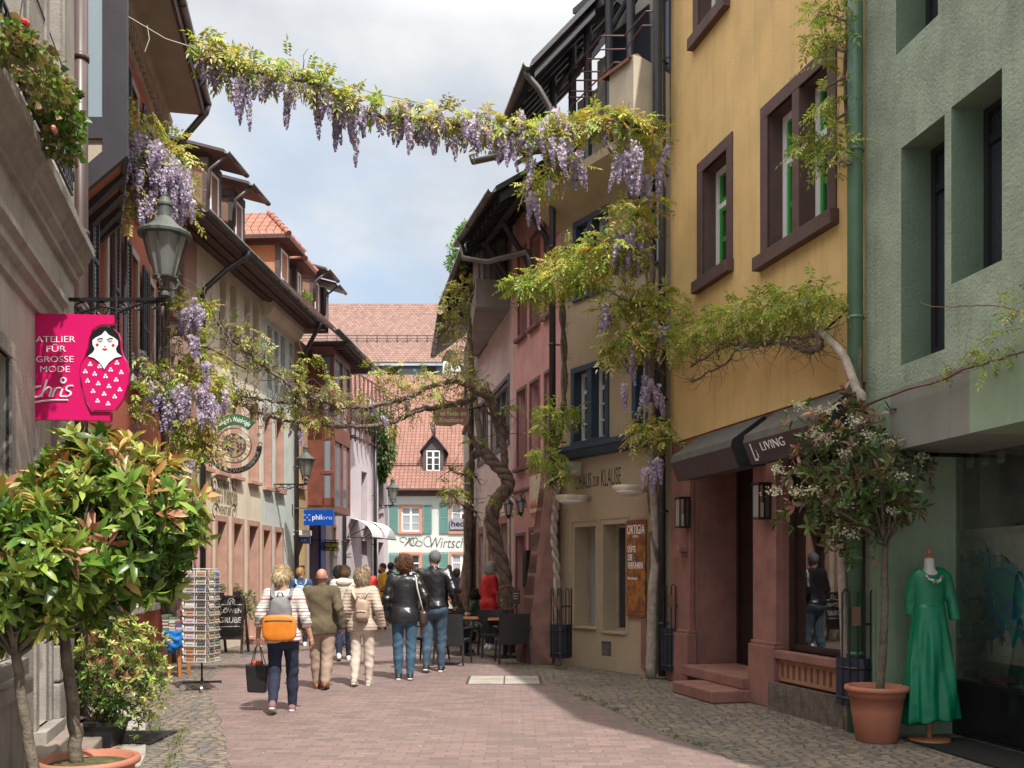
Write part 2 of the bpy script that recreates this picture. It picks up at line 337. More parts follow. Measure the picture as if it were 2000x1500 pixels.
wood_d=M('dark_timber',(.028,.03,.036),.55,.25,5,.2,30); wood_b=M('brown_boards',(.085,.042,.036),.6,.25,5,.3,30,streak=.3); wood_r=M('red_brown_wood',(.17,.055,.035),.45,.25,4,.2,30)
tile_o=brickmat('orange_tiles',(.34,.14,.095),(.27,.11,.075),(.05,.02,.015),.19,.26,.012,scallop=.035,bump=.9,stain=.25)
tile_f=brickmat('far_roof_tiles',(.29,.135,.098),(.225,.105,.08),(.10,.05,.04),.24,.26,.02,scallop=.045,bump=.8,stain=.15,bdist=.05)
tile_m=brickmat('mixed_roof_tiles',(.30,.175,.135),(.19,.105,.09),(.12,.065,.055),.30,.27,.025,bump=.7,stain=.35,bdist=.06,big=.15)
tile_b=brickmat('brown_tiles',(.20,.085,.06),(.13,.06,.045),(.03,.015,.012),.19,.2,.012,scallop=.03,bump=.9)
brick=brickmat('street_brick',(.25,.163,.15),(.155,.112,.108),(.15,.125,.105),.235,.115,.008,distort=(3.5,.05),bump=.7,stain=.4,big=.28,rough=.72,bdist=.015)
cobble=cobblemat('cobbles',[(.10,.095,.095),(.22,.17,.125),(.29,.23,.16),(.17,.135,.11),(.125,.13,.14),(.26,.19,.14),(.19,.17,.15)],(.165,.14,.115))
slab=M('kerb_slab',(.33,.30,.26),.85,.18,4,.3,60,patch=.4,pcol=(.2,.19,.17))
# ================================================================ ground
def sheet(name,pts,mat,z,kind='structure'):
    mb=MB(); P=[Vector((x,y,z)) for x,y in pts]; mb.poly(P)
    o=mb.build(name,mat,None,recalc=False); me=o.data; ul=me.uv_layers.new(name='UVMap').data
    for l in me.loops: v=me.vertices[l.vertex_index].co; ul[l.index].uv=(v.x,v.y)
    if me.polygons[0].normal.z<0: me.flip_normals()
    o['kind']=kind; return o
sheet('ground',[(-300,-60),(300,-60),(300,420),(-300,420)],cobble,0.)
road=[(-1.0,2),(-1.75,6),(-2.38,8),(-3.0,9.8),(-3.54,11.3),(-4.2,13.2),(-4.47,13.9),(-4.95,16.5),(-5.15,20),(-5.0,26),(-4.5,31),(-3.6,36),(-3.2,50),(1,50),(-1.2,36),(-1.6,28),(-1.2,22),(-.55,18.2),(.1,15.6),(.71,13.2),(1.12,11.3),(1.45,9.6),(1.81,8.5),(2.1,6.5),(2.3,2)]
r_=random.Random(6); rd=[]
for a,b in zip(road,road[1:]+road[:1]):
    n=max(1,int(math.dist(a,b)/.22)); rd+=[(a[0]+(b[0]-a[0])*k/n+r_.uniform(-.03,.03),a[1]+(b[1]-a[1])*k/n) for k in range(n)]
road=rd
sheet('brick_roadway',road,brick,.004)
kb=MB()
for k,(a,b) in enumerate(zip([(-2.85,6.6),(-2.98,7.5),(-3.25,8.4),(-3.6,9.3),(-3.95,10.2),(-4.35,11.1)],[(-2.97,7.48),(-3.24,8.38),(-3.59,9.28),(-3.94,10.18),(-4.34,11.08),(-4.8,12.0)])):
    a=Vector((*a,0)); b=Vector((*b,0)); n=Vector((-(b-a).y,(b-a).x,0)).normalized()*.3
    kb.hexa([a,b,b+n,a+n]+[p+Vector((0,0,.012)) for p in (a,b,b+n,a+n)])
kerb=kb.build('kerb',slab,None); kerb['kind']='structure'
# manhole / inspection cover slab in the paving (2 x 2 stones in an iron frame)
mb=MB(); c=G(985,1329); 
for i in range(2):
    for j in range(2): mb.box(c.x-.52+i*.53,c.x-.01+i*.53,c.y-.5+j*.52,c.y+.0+j*.52,.004,.012)
mb.box(c.x-.56,c.x+.56,c.y-.54,c.y+.56,.003,.0075,1)
tag(mb.build('inspection_cover',[slab,M('rust_iron',(.06,.05,.045),.6)],None),'square stone inspection cover let into the brick paving beyond the walkers','cover')
# ================================================================ camera, sun, sky
cam=bpy.data.cameras.new('camera'); co=bpy.data.objects.new('camera',cam); COL.objects.link(co); co.location=(0,0,H0); co.rotation_euler=(R(90),0,0)
cam.sensor_width=36; cam.lens=FP/2000*36; cam.shift_y=(HY-750)/2000; cam.clip_end=2000; cam.clip_start=.05; scene.camera=co
AZ,EL=R(-28),R(56)     # light travels towards (sin AZ, cos AZ)
sd=Vector((math.sin(AZ)*math.cos(EL),math.cos(AZ)*math.cos(EL),-math.sin(EL)))
sl=bpy.data.lights.new('sun','SUN'); sl.energy=SUN_E; sl.angle=R(.6); sl.color=(1,.955,.88); so=bpy.data.objects.new('sun',sl); COL.objects.link(so); so.rotation_euler=sd.to_track_quat('-Z','Y').to_euler(); so.location=(0,0,40)
w=bpy.data.worlds.new('World'); scene.world=w; w.use_nodes=True; nt=w.node_tree; nt.nodes.clear()
out=nt.nodes.new('ShaderNodeOutputWorld'); bg=nt.nodes.new('ShaderNodeBackground'); sky=nt.nodes.new('ShaderNodeTexSky'); sky.sky_type='NISHITA'; sky.sun_disc=False; sky.sun_elevation=EL
sky.sun_rotation=math.atan2(-sd.x,-sd.y); sky.air_density=1.; sky.dust_density=1.6; sky.ozone_density=1.2
tc=nd(nt,'TexCoord'); sp=nd(nt,'SeparateXYZ'); nt.links.new(tc.outputs['Generated'],sp.inputs[0])
zz=nd(nt,'Math',_operation='ADD'); nt.links.new(sp.outputs[2],zz.inputs[0]); zz.inputs[1].default_value=.22
dv=nd(nt,'VectorMath',_operation='SCALE'); iv=nd(nt,'Math',_operation='DIVIDE'); iv.inputs[0].default_value=1.; nt.links.new(zz.outputs[0],iv.inputs[1])
nt.links.new(tc.outputs['Generated'],dv.inputs[0]); nt.links.new(iv.outputs[0],dv.inputs['Scale'])
mpn=nd(nt,'Mapping'); nt.links.new(dv.outputs[0],mpn.inputs[0]); mpn.inputs['Location'].default_value=CLOUD_LOC; mpn.inputs['Scale'].default_value=(1.,.8,1.)
n1=noise(nt,mpn.outputs[0],1.35,9,.52); cl=mapr(nt,n1,.36,.56); n2=noise(nt,mpn.outputs[0],2.6,6,.5)
ccol=mixc(nt,mapr(nt,n2,.36,.62),(1.8,1.93,2.12),(2.8,2.84,2.9))
skm=mixc(nt,1.,sky.outputs[0],(1.0,1.02,1.08),'MULTIPLY')
hz=mixc(nt,mapr(nt,sp.outputs[2],0.02,.45,.95,.7),skm,(1.62,1.98,2.32))
cm=mixc(nt,cl,hz,ccol)
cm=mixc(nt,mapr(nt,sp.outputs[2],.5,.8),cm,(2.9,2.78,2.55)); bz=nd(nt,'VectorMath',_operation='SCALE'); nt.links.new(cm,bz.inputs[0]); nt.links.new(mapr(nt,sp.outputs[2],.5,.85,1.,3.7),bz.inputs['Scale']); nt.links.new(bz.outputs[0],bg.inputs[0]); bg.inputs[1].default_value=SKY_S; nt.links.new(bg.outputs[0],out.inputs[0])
scene.view_settings.view_transform='Standard'; scene.view_settings.look='None'; scene.view_settings.exposure=EXPO; scene.view_settings.gamma=1
scene.render.engine='CYCLES'; scene.cycles.max_bounces=5; scene.cycles.transparent_max_bounces=12; scene.cycles.diffuse_bounces=3; scene.cycles.glossy_bounces=3
scene.render.resolution_x=1024; scene.render.resolution_y=768
# ================================================================ buildings
def roof(F,parent,s0,s1,ze,over,run,ang,mat,soff=None,th=.1,name='roof',gut=True,board=True,gmat=None,ends=0.):
    t=math.tan(R(ang)); mb=MB(); zt=ze+(over+run)*t; L=(over+run)/math.cos(R(ang))
    a,b=s0-ends,s1+ends
    mb.quad(F.P(a,over,ze),F.P(b,over,ze),F.P(b,-run,zt),F.P(a,-run,zt),0,[(a,0),(b,0),(b,L),(a,L)])
    mb.quad(F.P(a,over,ze-th),F.P(b,over,ze-th),F.P(b,-run,zt-th),F.P(a,-run,zt-th),1)
    mb.quad(F.P(a,over,ze-th),F.P(b,over,ze-th),F.P(b,over,ze),F.P(a,over,ze),1)
    for e in (a,b): mb.quad(F.P(e,over,ze-th),F.P(e,over,ze),F.P(e,-run,zt),F.P(e,-run,zt-th),1)
    r=mb.build(name,[mat,soff or wood_b],parent,recalc=False)
    if gut: gutter(F,parent,a,b,over+.07,ze-.06,gmat or zinc)
    return r
def gutter(F,parent,a,b,d,z,mat,r=.075):
    mb=MB(); n=8; i0=0
    for e in (a,b):
        for j in range(n+1):
            an=PI+PI*j/n; p=F.P(e,d+r*math.cos(an),z+r*math.sin(an)); mb.v.append(tuple(p))
        for j in range(n+1):
            an=2*PI-PI*j/n; p=F.P(e,d+(r-.008)*math.cos(an),z+(r-.008)*math.sin(an)); mb.v.append(tuple(p))
    k=2*n+2
    for j in range(k): mb.f.append((j,(j+1)%k,k+(j+1)%k,k+j)); mb.m.append(0)
    for q in (0,k): mb.f.append(tuple(range(q,q+k))); mb.m.append(0)
    s=a+.4
    while s<b:
        mb.tube([F.P(s,d+(r+.006)*math.cos(PI+PI*j/6),z+(r+.006)*math.sin(PI+PI*j/6)) for j in range(7)],.009,4); s+=.75
    return mb.build('gutter',mat,parent,smooth=True)
def pipe(F,parent,px=None,s=None,d=.09,z0=0.,z1=6.,r=.045,mat=None,top=None,rings=True,name='downpipe'):
    s=F.s(px,d) if s is None else s; mb=MB(); pts=[F.P(s,d,z0),F.P(s,d,z1)]
    if top:
        s2,d2,z2=top; pts=[F.P(s,d,z0),F.P(s,d,z1-.12),F.P(s,d+.04,z1),F.P(s+(s2-s)*.5,(d+d2)/2,(z1+z2)/2-.02),F.P(s2,d2-.03,z2-.12),F.P(s2,d2,z2)]
    mb.tube(pts,r,10)
    if rings:
        z=z0+.8
        while z<z1-.3: mb.tube([F.P(s,d,z-.018),F.P(s,d,z+.018)],r+.009,10); mb.fbox(F,s-.012,s+.012,0.,d-r+.01,z-.012,z+.012); z+=1.7
    return mb.build(name,mat or zinc,parent,smooth=True)
def ledge(F,parent,s0,s1,prof,mat,name='cornice',uvm=0):   # prof: list of (d,z) closed polygon swept along s
    mb=MB(); n=len(prof)
    for k in range(n):
        a,b=prof[k],prof[(k+1)%n]; mb.quad(F.P(s0,*a),F.P(s1,*a),F.P(s1,*b),F.P(s0,*b))
    mb.poly([F.P(s0,*p) for p in prof]); mb.poly([F.P(s1,*p) for p in prof])
    return mb.build(name,mat,parent)
def cols(F,parent,ops,dep,mat,**k): return [window(F,parent,o,dep,mat,**k) for o in ops]
# ---- R2 yellow ------------------------------------------------------------
FY=Fac((2.405,14.35),(3.6,9.65)); yel=thing('house','yellow plastered house with purple stone window surrounds and two dark awnings over the shop','house',FY.P(2,0,0))
mY=M('yellow_plaster',(.70,.48,.205),.9,.1,1.6,.35,45,streak=.4,patch=.35,pcol=(.68,.48,.22)); 
fw=FY.rect
def inner(o,w=.165): return (o[0]+w,o[1]-w,o[2]+w,o[3]-w)
yA=inner(fw(1363,1432,322,575)); yB=inner(fw(1487,1635,213,530)); yC=inner((fw(1355,1425,-200,100))); yC=(yC[0],yC[1],yC[3]-0 if 0 else yC[2],yC[2]+1.75)
yD=(yB[0],yB[1],yC[2],yC[2]+1.8); zb=3.57
wall(FY,yel,mY,0,FY.L,zb,12.6,[yA,yB,yC,yD],7,.22,mrev=sandp)
gr=simple('green_frame',(.03,.30,.04),.45)
for o,c in ((yA,1),(yC,1)):
    w_=window(FY,yel,o,.2,MATS['white_paint'],1,(.66,),.085,surround=sandp,sw=.165)
    window(FY,w_,(o[0]+.09,o[1]-.09,o[2]+.06,o[2]+(o[3]-o[2])*.64),.215,gr,1,(.5,),.06,cname='casement'); window(FY,w_,(o[0]+.09,o[1]-.09,o[2]+(o[3]-o[2])*.68,o[3]-.06),.215,gr,1,(),.06,cname='casement')
for o in (yB,yD):
    m_=(o[0]+o[1])/2; q=window(FY,yel,(o[0],m_-.075,o[2],o[3]),.2,MATS['white_paint'],1,(.66,),.085); q2=window(FY,yel,(m_+.075,o[1],o[2],o[3]),.2,MATS['white_paint'],1,(.66,),.085)
    sb=MB(); a,b,c,e=o; S=.165
    sb.fbox(FY,a-S,a,-.03,.02,c,e); sb.fbox(FY,b,b+S,-.03,.02,c,e); sb.fbox(FY,a-S,b+S,-.03,.02,e,e+S); sb.fbox(FY,m_-.075,m_+.075,-.25,.017,c,e); sb.fbox(FY,a-S-.04,b+S+.04,-.03,.11,c-S,c); sb.build('window_surround',sandp,yel,bevel=.006)
    for (a,b) in ((o[0],m_-.075),(m_+.075,o[1])):
        for (c,e) in ((o[2]+.06,o[2]+(o[3]-o[2])*.64),(o[2]+(o[3]-o[2])*.68,o[3]-.06)): window(FY,q,(a+.085,b-.085,c,e),.215,gr,1,(.5,) if c<o[2]+.5 else (),.055,cname='casement')
dO=(FY.s(1353),FY.s(1477),.22,3.25,.7); sO=(FY.s(1524),FY.s(1666),.70,3.25,.16)
wall(FY,yel,sand,0,FY.L,0,zb,[dO,sO],7,.2,name='shopfront_wall',d=-.02,back=False)
for a,b in ((0.12,dO[0]),(dO[1],sO[0]-.02),(sO[1]+.02,FY.L-.02)):
    mb=MB(); mb.fbox(FY,a,b,-.05,.05,.78,3.4); mb.fbox(FY,a-.03,b+.03,-.05,.10,0,.74); mb.fbox(FY,a-.015,b+.015,-.05,.075,.74,.79); mb.build('pier',sand,yel,bevel=.012)
mb=MB(); mb.fbox(FY,sO[0]-.01,sO[1]+.01,-.18,.09,.60,.70); mb.build('window_sill',sand,yel,bevel=.012)
mb=MB(); a,b=sO[0]+.03,sO[1]-.05; n=11    # ventilation slots
mb.fbox(FY,a,b,-.02,.03,.34,.38); mb.fbox(FY,a,b,-.02,.03,.55,.60)
for k in range(n+1): s=a+(b-a)*k/n; mb.fbox(FY,s-.035,s+.035,-.02,.028,.38,.55)
mb.fbox(FY,a,b,-.019,-.012,.34,.6,1); mb.build('vent_grille',[M('orange_sandstone',(.36,.17,.10),.85,.15,5,.3,60),MATS['dark_interior']],yel)
mb=MB(); s0,s1=dO[0],dO[1]; mb.fbox(FY,s0,s1,-.74,-.69,.22,3.1); mb.fbox(FY,s0+.1,s0+.14,-.69,-.66,.3,3.0); mb.fbox(FY,s1-.52,s1-.48,-.69,-.66,.3,3.)
for z in (.5,1.25,2.0): mb.fbox(FY,s0+.16,s1-.54,-.69,-.672,z,z+.62)
for z in (1.05,1.75): mb.ball(FY.P(s1-.42,-.66,z),.022,5,1)
mb.build('door',[M('door_wood',(.02,.012,.011),.5,.2,8),MATS['chrome']],yel)
st=MB(); st.fbox(FY,FY.s(1322,.55),dO[1]+.03,-.02,.62,0,.16); st.fbox(FY,dO[0]+.05,dO[1],-.65,.2,.16,.31)
tag(st.build('doorstep',sand,None,bevel=.02),'two worn red sandstone steps below the dark doorway','steps')
window(FY,yel,(sO[0],sO[1],.70,3.25),.12,M('dark_frame',(.03,.016,.014),.5),1,(),.07,glass='shop_glass',cname='shop_window')
mb=MB(); a,b=sO[0]+.07,sO[0]+.62; npt=26    # net curtain behind the glass
for k in range(npt):
    sa=a+(b-a)*k/npt; sb=a+(b-a)*(k+1)/npt; da=-.42+.03*math.sin(k*1.9); db=-.42+.03*math.sin((k+1)*1.9); mb.quad(FY.P(sa,da,.8),FY.P(sb,db,.8),FY.P(sb,db,3.1),FY.P(sa,da,3.1))
mb.build('curtain',M('net_curtain',(.50,.49,.47),.8),yel,smooth=True)
mb=MB(); mb.fbox(FY,sO[0]-.3,sO[1]+.3,-1.3,-1.26,.5,3.3); mb.fbox(FY,sO[0]-.3,sO[1]+.3,-1.26,-.2,.60,.66); mb.build('shop_interior',M('shop_wall',(.16,.15,.15),.8),yel)
mb=MB(); a=sO[0]+.75
for z in (.95,1.5,2.0): mb.fbox(FY,a,sO[1]-.1,-.95,-.6,z,z+.03)
for s in (a,(a+sO[1])/2,sO[1]-.13): mb.fbox(FY,s,s+.03,-.95,-.62,.66,2.6)
mb.build('display_shelf',MATS['white_paint'],yel)
mb=MB(); mb.fbox(FY,FY.s(1494,.2),FY.s(1640,.2),.12,.16,0,.33); 
tag(mb.build('wooden_board',M('old_plank',(.13,.10,.085),.85,.35,9,.6,25,streak=.5),None),'weathered grey plank leaning along the foot of the shop window wall','board')
def awning(s0,s1,label,txt=None):
    t=thing('awning',label,'awning',FY.P((s0+s1)/2,.05,3.2)); mb=MB(); z1=3.53; 
    pr=[(.04,3.50),(.08,3.52),(.50,3.22),(.52,3.13),(.41,2.88),(.04,2.92)]
    top=MB()
    def strip(m,i,j,mi=0): m.quad(FY.P(s0,*pr[i]),FY.P(s1,*pr[i]),FY.P(s1,*pr[j]),FY.P(s0,*pr[j]),mi)
    for i in range(5): strip(mb,i,i+1,1 if i==3 else 0)
    strip(mb,5,0,2)
    for s in (s0,s1): mb.poly([FY.P(s,*p) for p in pr],2)
    mb.build('canopy',[M('awning_top',(.085,.078,.072),.8,.2,5,streak=.3),M('awning_valance',(.075,.053,.055),.85,.1,5),M('awning_side',(.012,.012,.014),.8)],t,recalc=False)
    if txt:
        o=FY.P(s0+.14,.485,2.94); n=FY.n; up=(FY.P(0,.52,3.13)-FY.P(0,.41,2.88)).normalized(); nn=FY.u.cross(up); nn=-nn if nn.dot(FY.n)<0 else nn
        fr=plane_frame(o,FY.u,up,nn)
        text('L',lambda u,v,w:fr(u,v-.05,w-.035),.22,MATS['white_letter'],t,width=.07); text('i',lambda u,v,w:fr(u+.09,v-.02,w-.035),.1,MATS['white_letter'],t); text('LIVING',lambda u,v,w:fr(u+.22,v+.05,w-.035),.10,MATS['white_letter'],t,width=.50)
awning(FY.s(1312,.5),FY.s(1430,.5),'dark brown box awning above the deep doorway'); awning(FY.s(1454,.5),FY.L-.04,'dark brown box awning lettered in white above the shop window','LI LIVING')
for px,l in ((1335,'black box wall lantern with a candle left of the doorway'),(1490,'black box wall lantern with a candle right of the doorway')):
    s=FY.s(px,.12); t=thing('wall_lantern',l,'lantern',FY.P(s,.05,2.2),group='box lanterns beside the doorway'); mb=MB()
    for a,d in ((-.075,.07),(.075,.07),(-.075,.21),(.075,.21)): mb.fbox(FY,s+a-.008,s+a+.008,d-.008,d+.008,2.28,2.68)
    mb.fbox(FY,s-.09,s+.09,.05,.22,2.26,2.28); mb.fbox(FY,s-.095,s+.095,.05,.23,2.68,2.70); mb.fbox(FY,s-.08,s+.08,.05,.065,2.28,2.68); mb.fbox(FY,s-.02,s+.02,.0,.05,2.2,2.5); mb.build('frame',MATS['black_iron'],t)
    mb=MB(); mb.fbox(FY,s-.07,s+.07,.21,.214,2.29,2.67); mb.build('pane',MATS['lamp_glass'],t); mb=MB(); mb.lathe(FY.P(s,.14,2.28),[(.03,0),(.03,.18),(.004,.19)],10); mb.build('candle',M('wax',(.55,.45,.28),.5),t)
# ---- R1 green --------------------------------------------------------------
FG=Fac((3.58,9.6),(4.65,3.0)); grn=thing('house','green roughcast house with deep window reveals above a recessed shopfront','house',FG.P(2,0,0))
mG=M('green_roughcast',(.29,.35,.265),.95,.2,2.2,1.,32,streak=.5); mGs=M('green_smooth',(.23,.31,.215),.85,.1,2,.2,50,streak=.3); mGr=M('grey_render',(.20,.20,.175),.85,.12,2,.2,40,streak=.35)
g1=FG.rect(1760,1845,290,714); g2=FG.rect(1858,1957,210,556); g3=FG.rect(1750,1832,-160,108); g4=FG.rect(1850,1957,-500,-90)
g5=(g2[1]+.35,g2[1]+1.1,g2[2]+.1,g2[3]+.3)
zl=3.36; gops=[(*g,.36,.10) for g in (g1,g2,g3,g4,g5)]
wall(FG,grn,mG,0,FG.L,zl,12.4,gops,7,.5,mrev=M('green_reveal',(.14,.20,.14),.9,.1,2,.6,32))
mred=simple('red_frame',(.5,.03,.02),.5)
for g in (g1,g2,g3,g4,g5):
    q=window(FG,grn,(g[0],g[1],g[2]+.10,g[3]),.31,MATS['black_plastic'],1,(.8,),.06); mb=MB(); mb.fbox(FG,g[1]-.03,g[1]-.003,-.30,-.25,g[2]+.2,g[3]-.1); mb.build('reveal_strip',mred,q)
mb=MB(); sA,sB=FG.s(1745),FG.s(1903); mb.fbox(FG,0,sA,-.3,.02,2.4,zl,0); mb.fbox(FG,sA,sB,-.95,.035,2.78,zl-.004,1); mb.fbox(FG,sB,FG.L,-.95,.045,2.78,zl+.02,0); mb.build('lintel',[mGs,mGr],grn)
mb=MB(); mb.fbox(FG,0,.14,-.95,.0,0,2.78); mb.fbox(FG,0.14,.2,-.9,-.02,0.,2.78); mb.build('pillar',mGs,grn)
RD=.85; sg0=FG.s(1812,-RD); mb=MB(); mb.fbox(FG,sg0-.02,FG.L,-RD-.1,-RD+.02,0,.50); mb.fbox(FG,sg0-.02,sg0+.05,-RD-.1,-RD+.02,.5,2.9); mb.fbox(FG,sg0,FG.L,-RD-.1,-RD+.03,.50,.55); mb.build('shopfront_base',M('black_gloss',(.012,.012,.013),.12,.1,4),grn)
mb=MB(); mb.quad(FG.P(sg0+.05,-RD-.02,.55),FG.P(FG.L,-RD-.02,.55),FG.P(FG.L,-RD-.02,2.9),FG.P(sg0+.05,-RD-.02,2.9)); mb.build('shop_glass',MATS['street_glass'],grn)
mb=MB(); a=sg0-.02
mb.fbox(FG,a,FG.L,-1.75,-1.7,0,3.1); mb.fbox(FG,a,FG.L,-2.55,-RD-.1,.46,.50); mb.fbox(FG,a,FG.L,-2.55,-RD-.1,3.0,3.05); mb.fbox(FG,a-.04,a,-2.6,-RD,0,3.1); mb.fbox(FG,FG.L-.04,FG.L,-2.55,-RD-.1,.5,3.); mb.build('shop_room',M('shop_room',(.62,.60,.59),.8),grn)
# shop display: framed painting, spotlights, window lettering
fr=plane_frame(FG.P(FG.s(1842,-1.25),-1.25,.72),FG.u,(0,0,1),FG.n)
mb=MB(); w_,h_=1.5,1.35
for a,b,c,e in ((0,w_,0,.07),(0,w_,h_-.07,h_),(0,.07,.07,h_-.07),(w_-.07,w_,.07,h_-.07)): mb.hexa([fr(a,c,0),fr(b,c,0),fr(b,c,.04),fr(a,c,.04),fr(a,e,0),fr(b,e,0),fr(b,e,.04),fr(a,e,.04)])
pt=thing('framed_painting','large framed blue and green brushstroke painting behind the shop glass','painting',fr(.6,0,0)); mb.build('frame',M('cream_frame',(.72,.68,.58),.6),pt)
mb=MB(); mb.quad(fr(.06,.06,.01),fr(w_-.06,.06,.01),fr(w_-.06,h_-.06,.01),fr(.06,h_-.06,.01)); mb.build('mat_board',M('passepartout',(.74,.76,.72),.7),pt)
mb=MB(); r2=random.Random(5)
for k in range(90):
    x=.24+r2.random()*(w_-.5); y=.25+r2.random()*(h_-.5); ln=.12+.38*r2.random(); an=1.0+1.4*r2.random()+(.9 if r2.random()<.35 else 0); wd=(.01+.03*r2.random()) if r2.random()<.6 else .06+.07*r2.random(); P=[]; 
    for t in range(9): q=t/8; P.append((x+ln*(q-.5)*math.cos(an+q*.7),y+ln*(q-.5)*math.sin(an+q*.7),wd*math.sin(PI*(.1+.85*q))*(.6+.8*r2.random())))
    m=r2.choice([0,0,1,1,2,3,4]); z=.012+k*.00005
    for p,q in zip(P,P[1:]): mb.quad(fr(min(max(p[0]-p[2],.22),w_-.2),p[1],z),fr(min(p[0]+p[2],w_-.2),p[1],z),fr(min(q[0]+q[2],w_-.2),q[1],z),fr(min(max(q[0]-q[2],.22),w_-.2),q[1],z),m)
mb.build('painting_strokes',[simple('paint_a',(.05,.30,.66),.5),simple('paint_b',(.04,.5,.45),.5),simple('paint_c',(.01,.04,.07),.5),simple('paint_d',(.12,.5,.6),.5),simple('paint_e',(.30,.34,.12),.5)],pt,recalc=False)
for k,px in enumerate((1878,1904,1934,1964)):
    s=FG.s(px,-1.3); t=thing('spotlight','%s white cylinder spotlight hanging in the shop window of the green house'%('leftmost','second','third','rightmost')[k],'spotlight',FG.P(s,-1.3,2.8),group='spotlights behind the shop glass'); mb=MB(); mb.tube([FG.P(s,-1.3,3.0),FG.P(s,-1.3,2.86)],.008,5); mb.tube([FG.P(s-.02,-1.27,2.88),FG.P(s+.06,-1.2,2.72)],.035,10); mb.build('lamp_body',MATS['white_paint'],t)
fr=plane_frame(FG.P(FG.s(1952,-RD),-RD-.012,.60),FG.u,(0,0,1),FG.n); text('BUNDHOF',fr,.075,MATS['black_plastic'],grn,ext=.002,width=.42)
fr=plane_frame(FG.P(FG.s(1868,-RD),-RD-.012,.93),FG.u,(0,0,1),FG.n); text('entano',fr,.06,M('grey_letter',(.08,.08,.08),.6),grn,ext=.002,width=.36,spacing=1.4)
V,F_=snet(lambda P:smin(ellip(P,(0,0,.05),(.16,.1,.055)),ellip(P,(.12,.02,.04),(.12,.09,.045)),.05)+.01*wob(P,30),(-.2,-.15,0),(.3,.15,.13),.012)
p0=FG.P(FG.s(1945,-1.15),-1.15,.505); tag(npmesh('folded_scarf',V+np.array(p0),F_,M('purple_cloth',(.22,.03,.10),.8),None,smooth=True),'crumpled dark pink cloth lying on the shop window sill','cloth')
mm=brickmat('mat_rubber',(.02,.02,.021),(.03,.03,.032),(.004,.004,.004),.05,.03,.01,'Object',bump=1.)
mb=MB(); mb.fbox(FG,.55,3.6,-.74,-.12,.004,.02); tag(mb.build('floor_mat',mm,None),'black grid floor mat along the shop window at the right','mat')
pipe(FG,grn,s=-.02,d=.1,z0=.0,z1=12.4,r=.075,mat=greenpipe)
# ---- R3 beige ---------------------------------------------------------------
FB=Fac((.867,16.89),(2.405,14.35)); bei=thing('house','beige plastered house with blue window frames and a timber balcony under the roof','house',FB.P(1.5,0,0))
mB=M('beige_plaster',(.40,.315,.215),.9,.08,1.5,.25,45,streak=.22)
b1=FB.rect(1122,1163,1030,1223); b2=FB.rect(1177,1222,1025,1232); b3=(FB.s(1266),FB.s(1298),.02,FB.z(1266,1040)); zs=3.72
bw=FB.rect(1117,1190,721,875); bw=(bw[0],bw[1],zs+.14,bw[3]); bx=(FB.s(1236),FB.s(1300),zs+.14,bw[3]+.02)
bu=FB.rect(1121,1188,437,590); bv=(FB.s(1230),FB.s(1299),bu[2]+.05,bu[3]+.08)
bvent=FB.rect(1174,1194,1252,1280)
wall(FB,bei,mB,0,FB.L,0,8.1,[(*b1,.3),(*b2,.34),(*b3,.45),(*bw,.3),(*bx,.3),(*bu,.3),(*bv,.3),(*bvent,.1)],7,.3)
blue=M('blue_paint',(.035,.062,.10),.55,.15,4,streak=.2)
def bluewin(o):
    a,b,c,e=o; m=(a+b)/2; S=.10; mb=MB(); mb.fbox(FB,a,a+S,-.28,.03,c,e-S); mb.fbox(FB,b-S,b,-.28,.03,c,e-S); mb.fbox(FB,m-.07,m+.07,-.28,.025,c,e-S); mb.fbox(FB,a,b,-.28,.035,e-S,e); mb.fbox(FB,a,b,-.28,.05,c-.02,c+.02); mb.build('window_surround',blue,bei,bevel=.006)
    for x,y in ((a+S,m-.07),(m+.07,b-S)): window(FB,bei,(x,y,c+.02,e-S),.14,MATS['white_paint'],1,(.27,.5,.73),.055)
for o in (bw,bx,bu,bv): bluewin(o)
ledge(FB,bei,-.1,FB.L-.02,[(0,zs-.14),(.10,zs-.12),(.17,zs-.02),(.22,zs),(.22,zs+.08),(.0,zs+.12)],blue,'sill_band')
for o in (b1,b2):
    w_=window(FB,bei,o,.28,M('beige_frame',(.35,.29,.21),.6),1,(),.05,glass='curtain_glass' if o is b1 else 'window_glass'); mb=MB()
    mb.fbox(FB,o[0]-.09,o[0]-.06,0,.012,o[2]-.0,o[3]+.09); mb.fbox(FB,o[1]+.05,o[1]+.08,0,.012,o[2],o[3]+.09); mb.fbox(FB,o[0]-.09,o[1]+.08,0,.012,o[3]+.09,o[3]+.12); mb.fbox(FB,o[0]-.02,o[1]+.02,-.01,.03,o[2]-.03,o[2]); mb.build('trim',mB,w_)
mb=MB(); mb.fbox(FB,b3[0],b3[1],-.46,-.42,0,b3[3]); mb.fbox(FB,b3[0]+.08,b3[1]-.03,-.42,-.40,.9,b3[3]-.1,1); mb.build('door',[M('door_grey',(.05,.045,.04),.6),MATS['window_glass']],bei)
mb=MB(); mb.fbox(FB,FB.s(1266)-.14,FB.s(1266)-.003,-.05,.035,.12,1.18); mb.fbox(FB,0,.02,0,.0,0,0); mb.build('corner_stone',sand,bei)
mb=MB(); a,b,c,e=bvent
for k in range(8): z=c+.02+(e-c-.03)*k/8; mb.fbox(FB,a+.01,b-.01,-.06,-.01,z,z+.014)
mb.build('vent_grille',M('grey_metal',(.2,.19,.18),.5),bei)
fr=plane_frame(FB.P(FB.s(1131),.0,FB.z(1131,956)),FB.u,(0,0,1),FB.n); ink=M('dark_letter',(.06,.055,.05),.7)
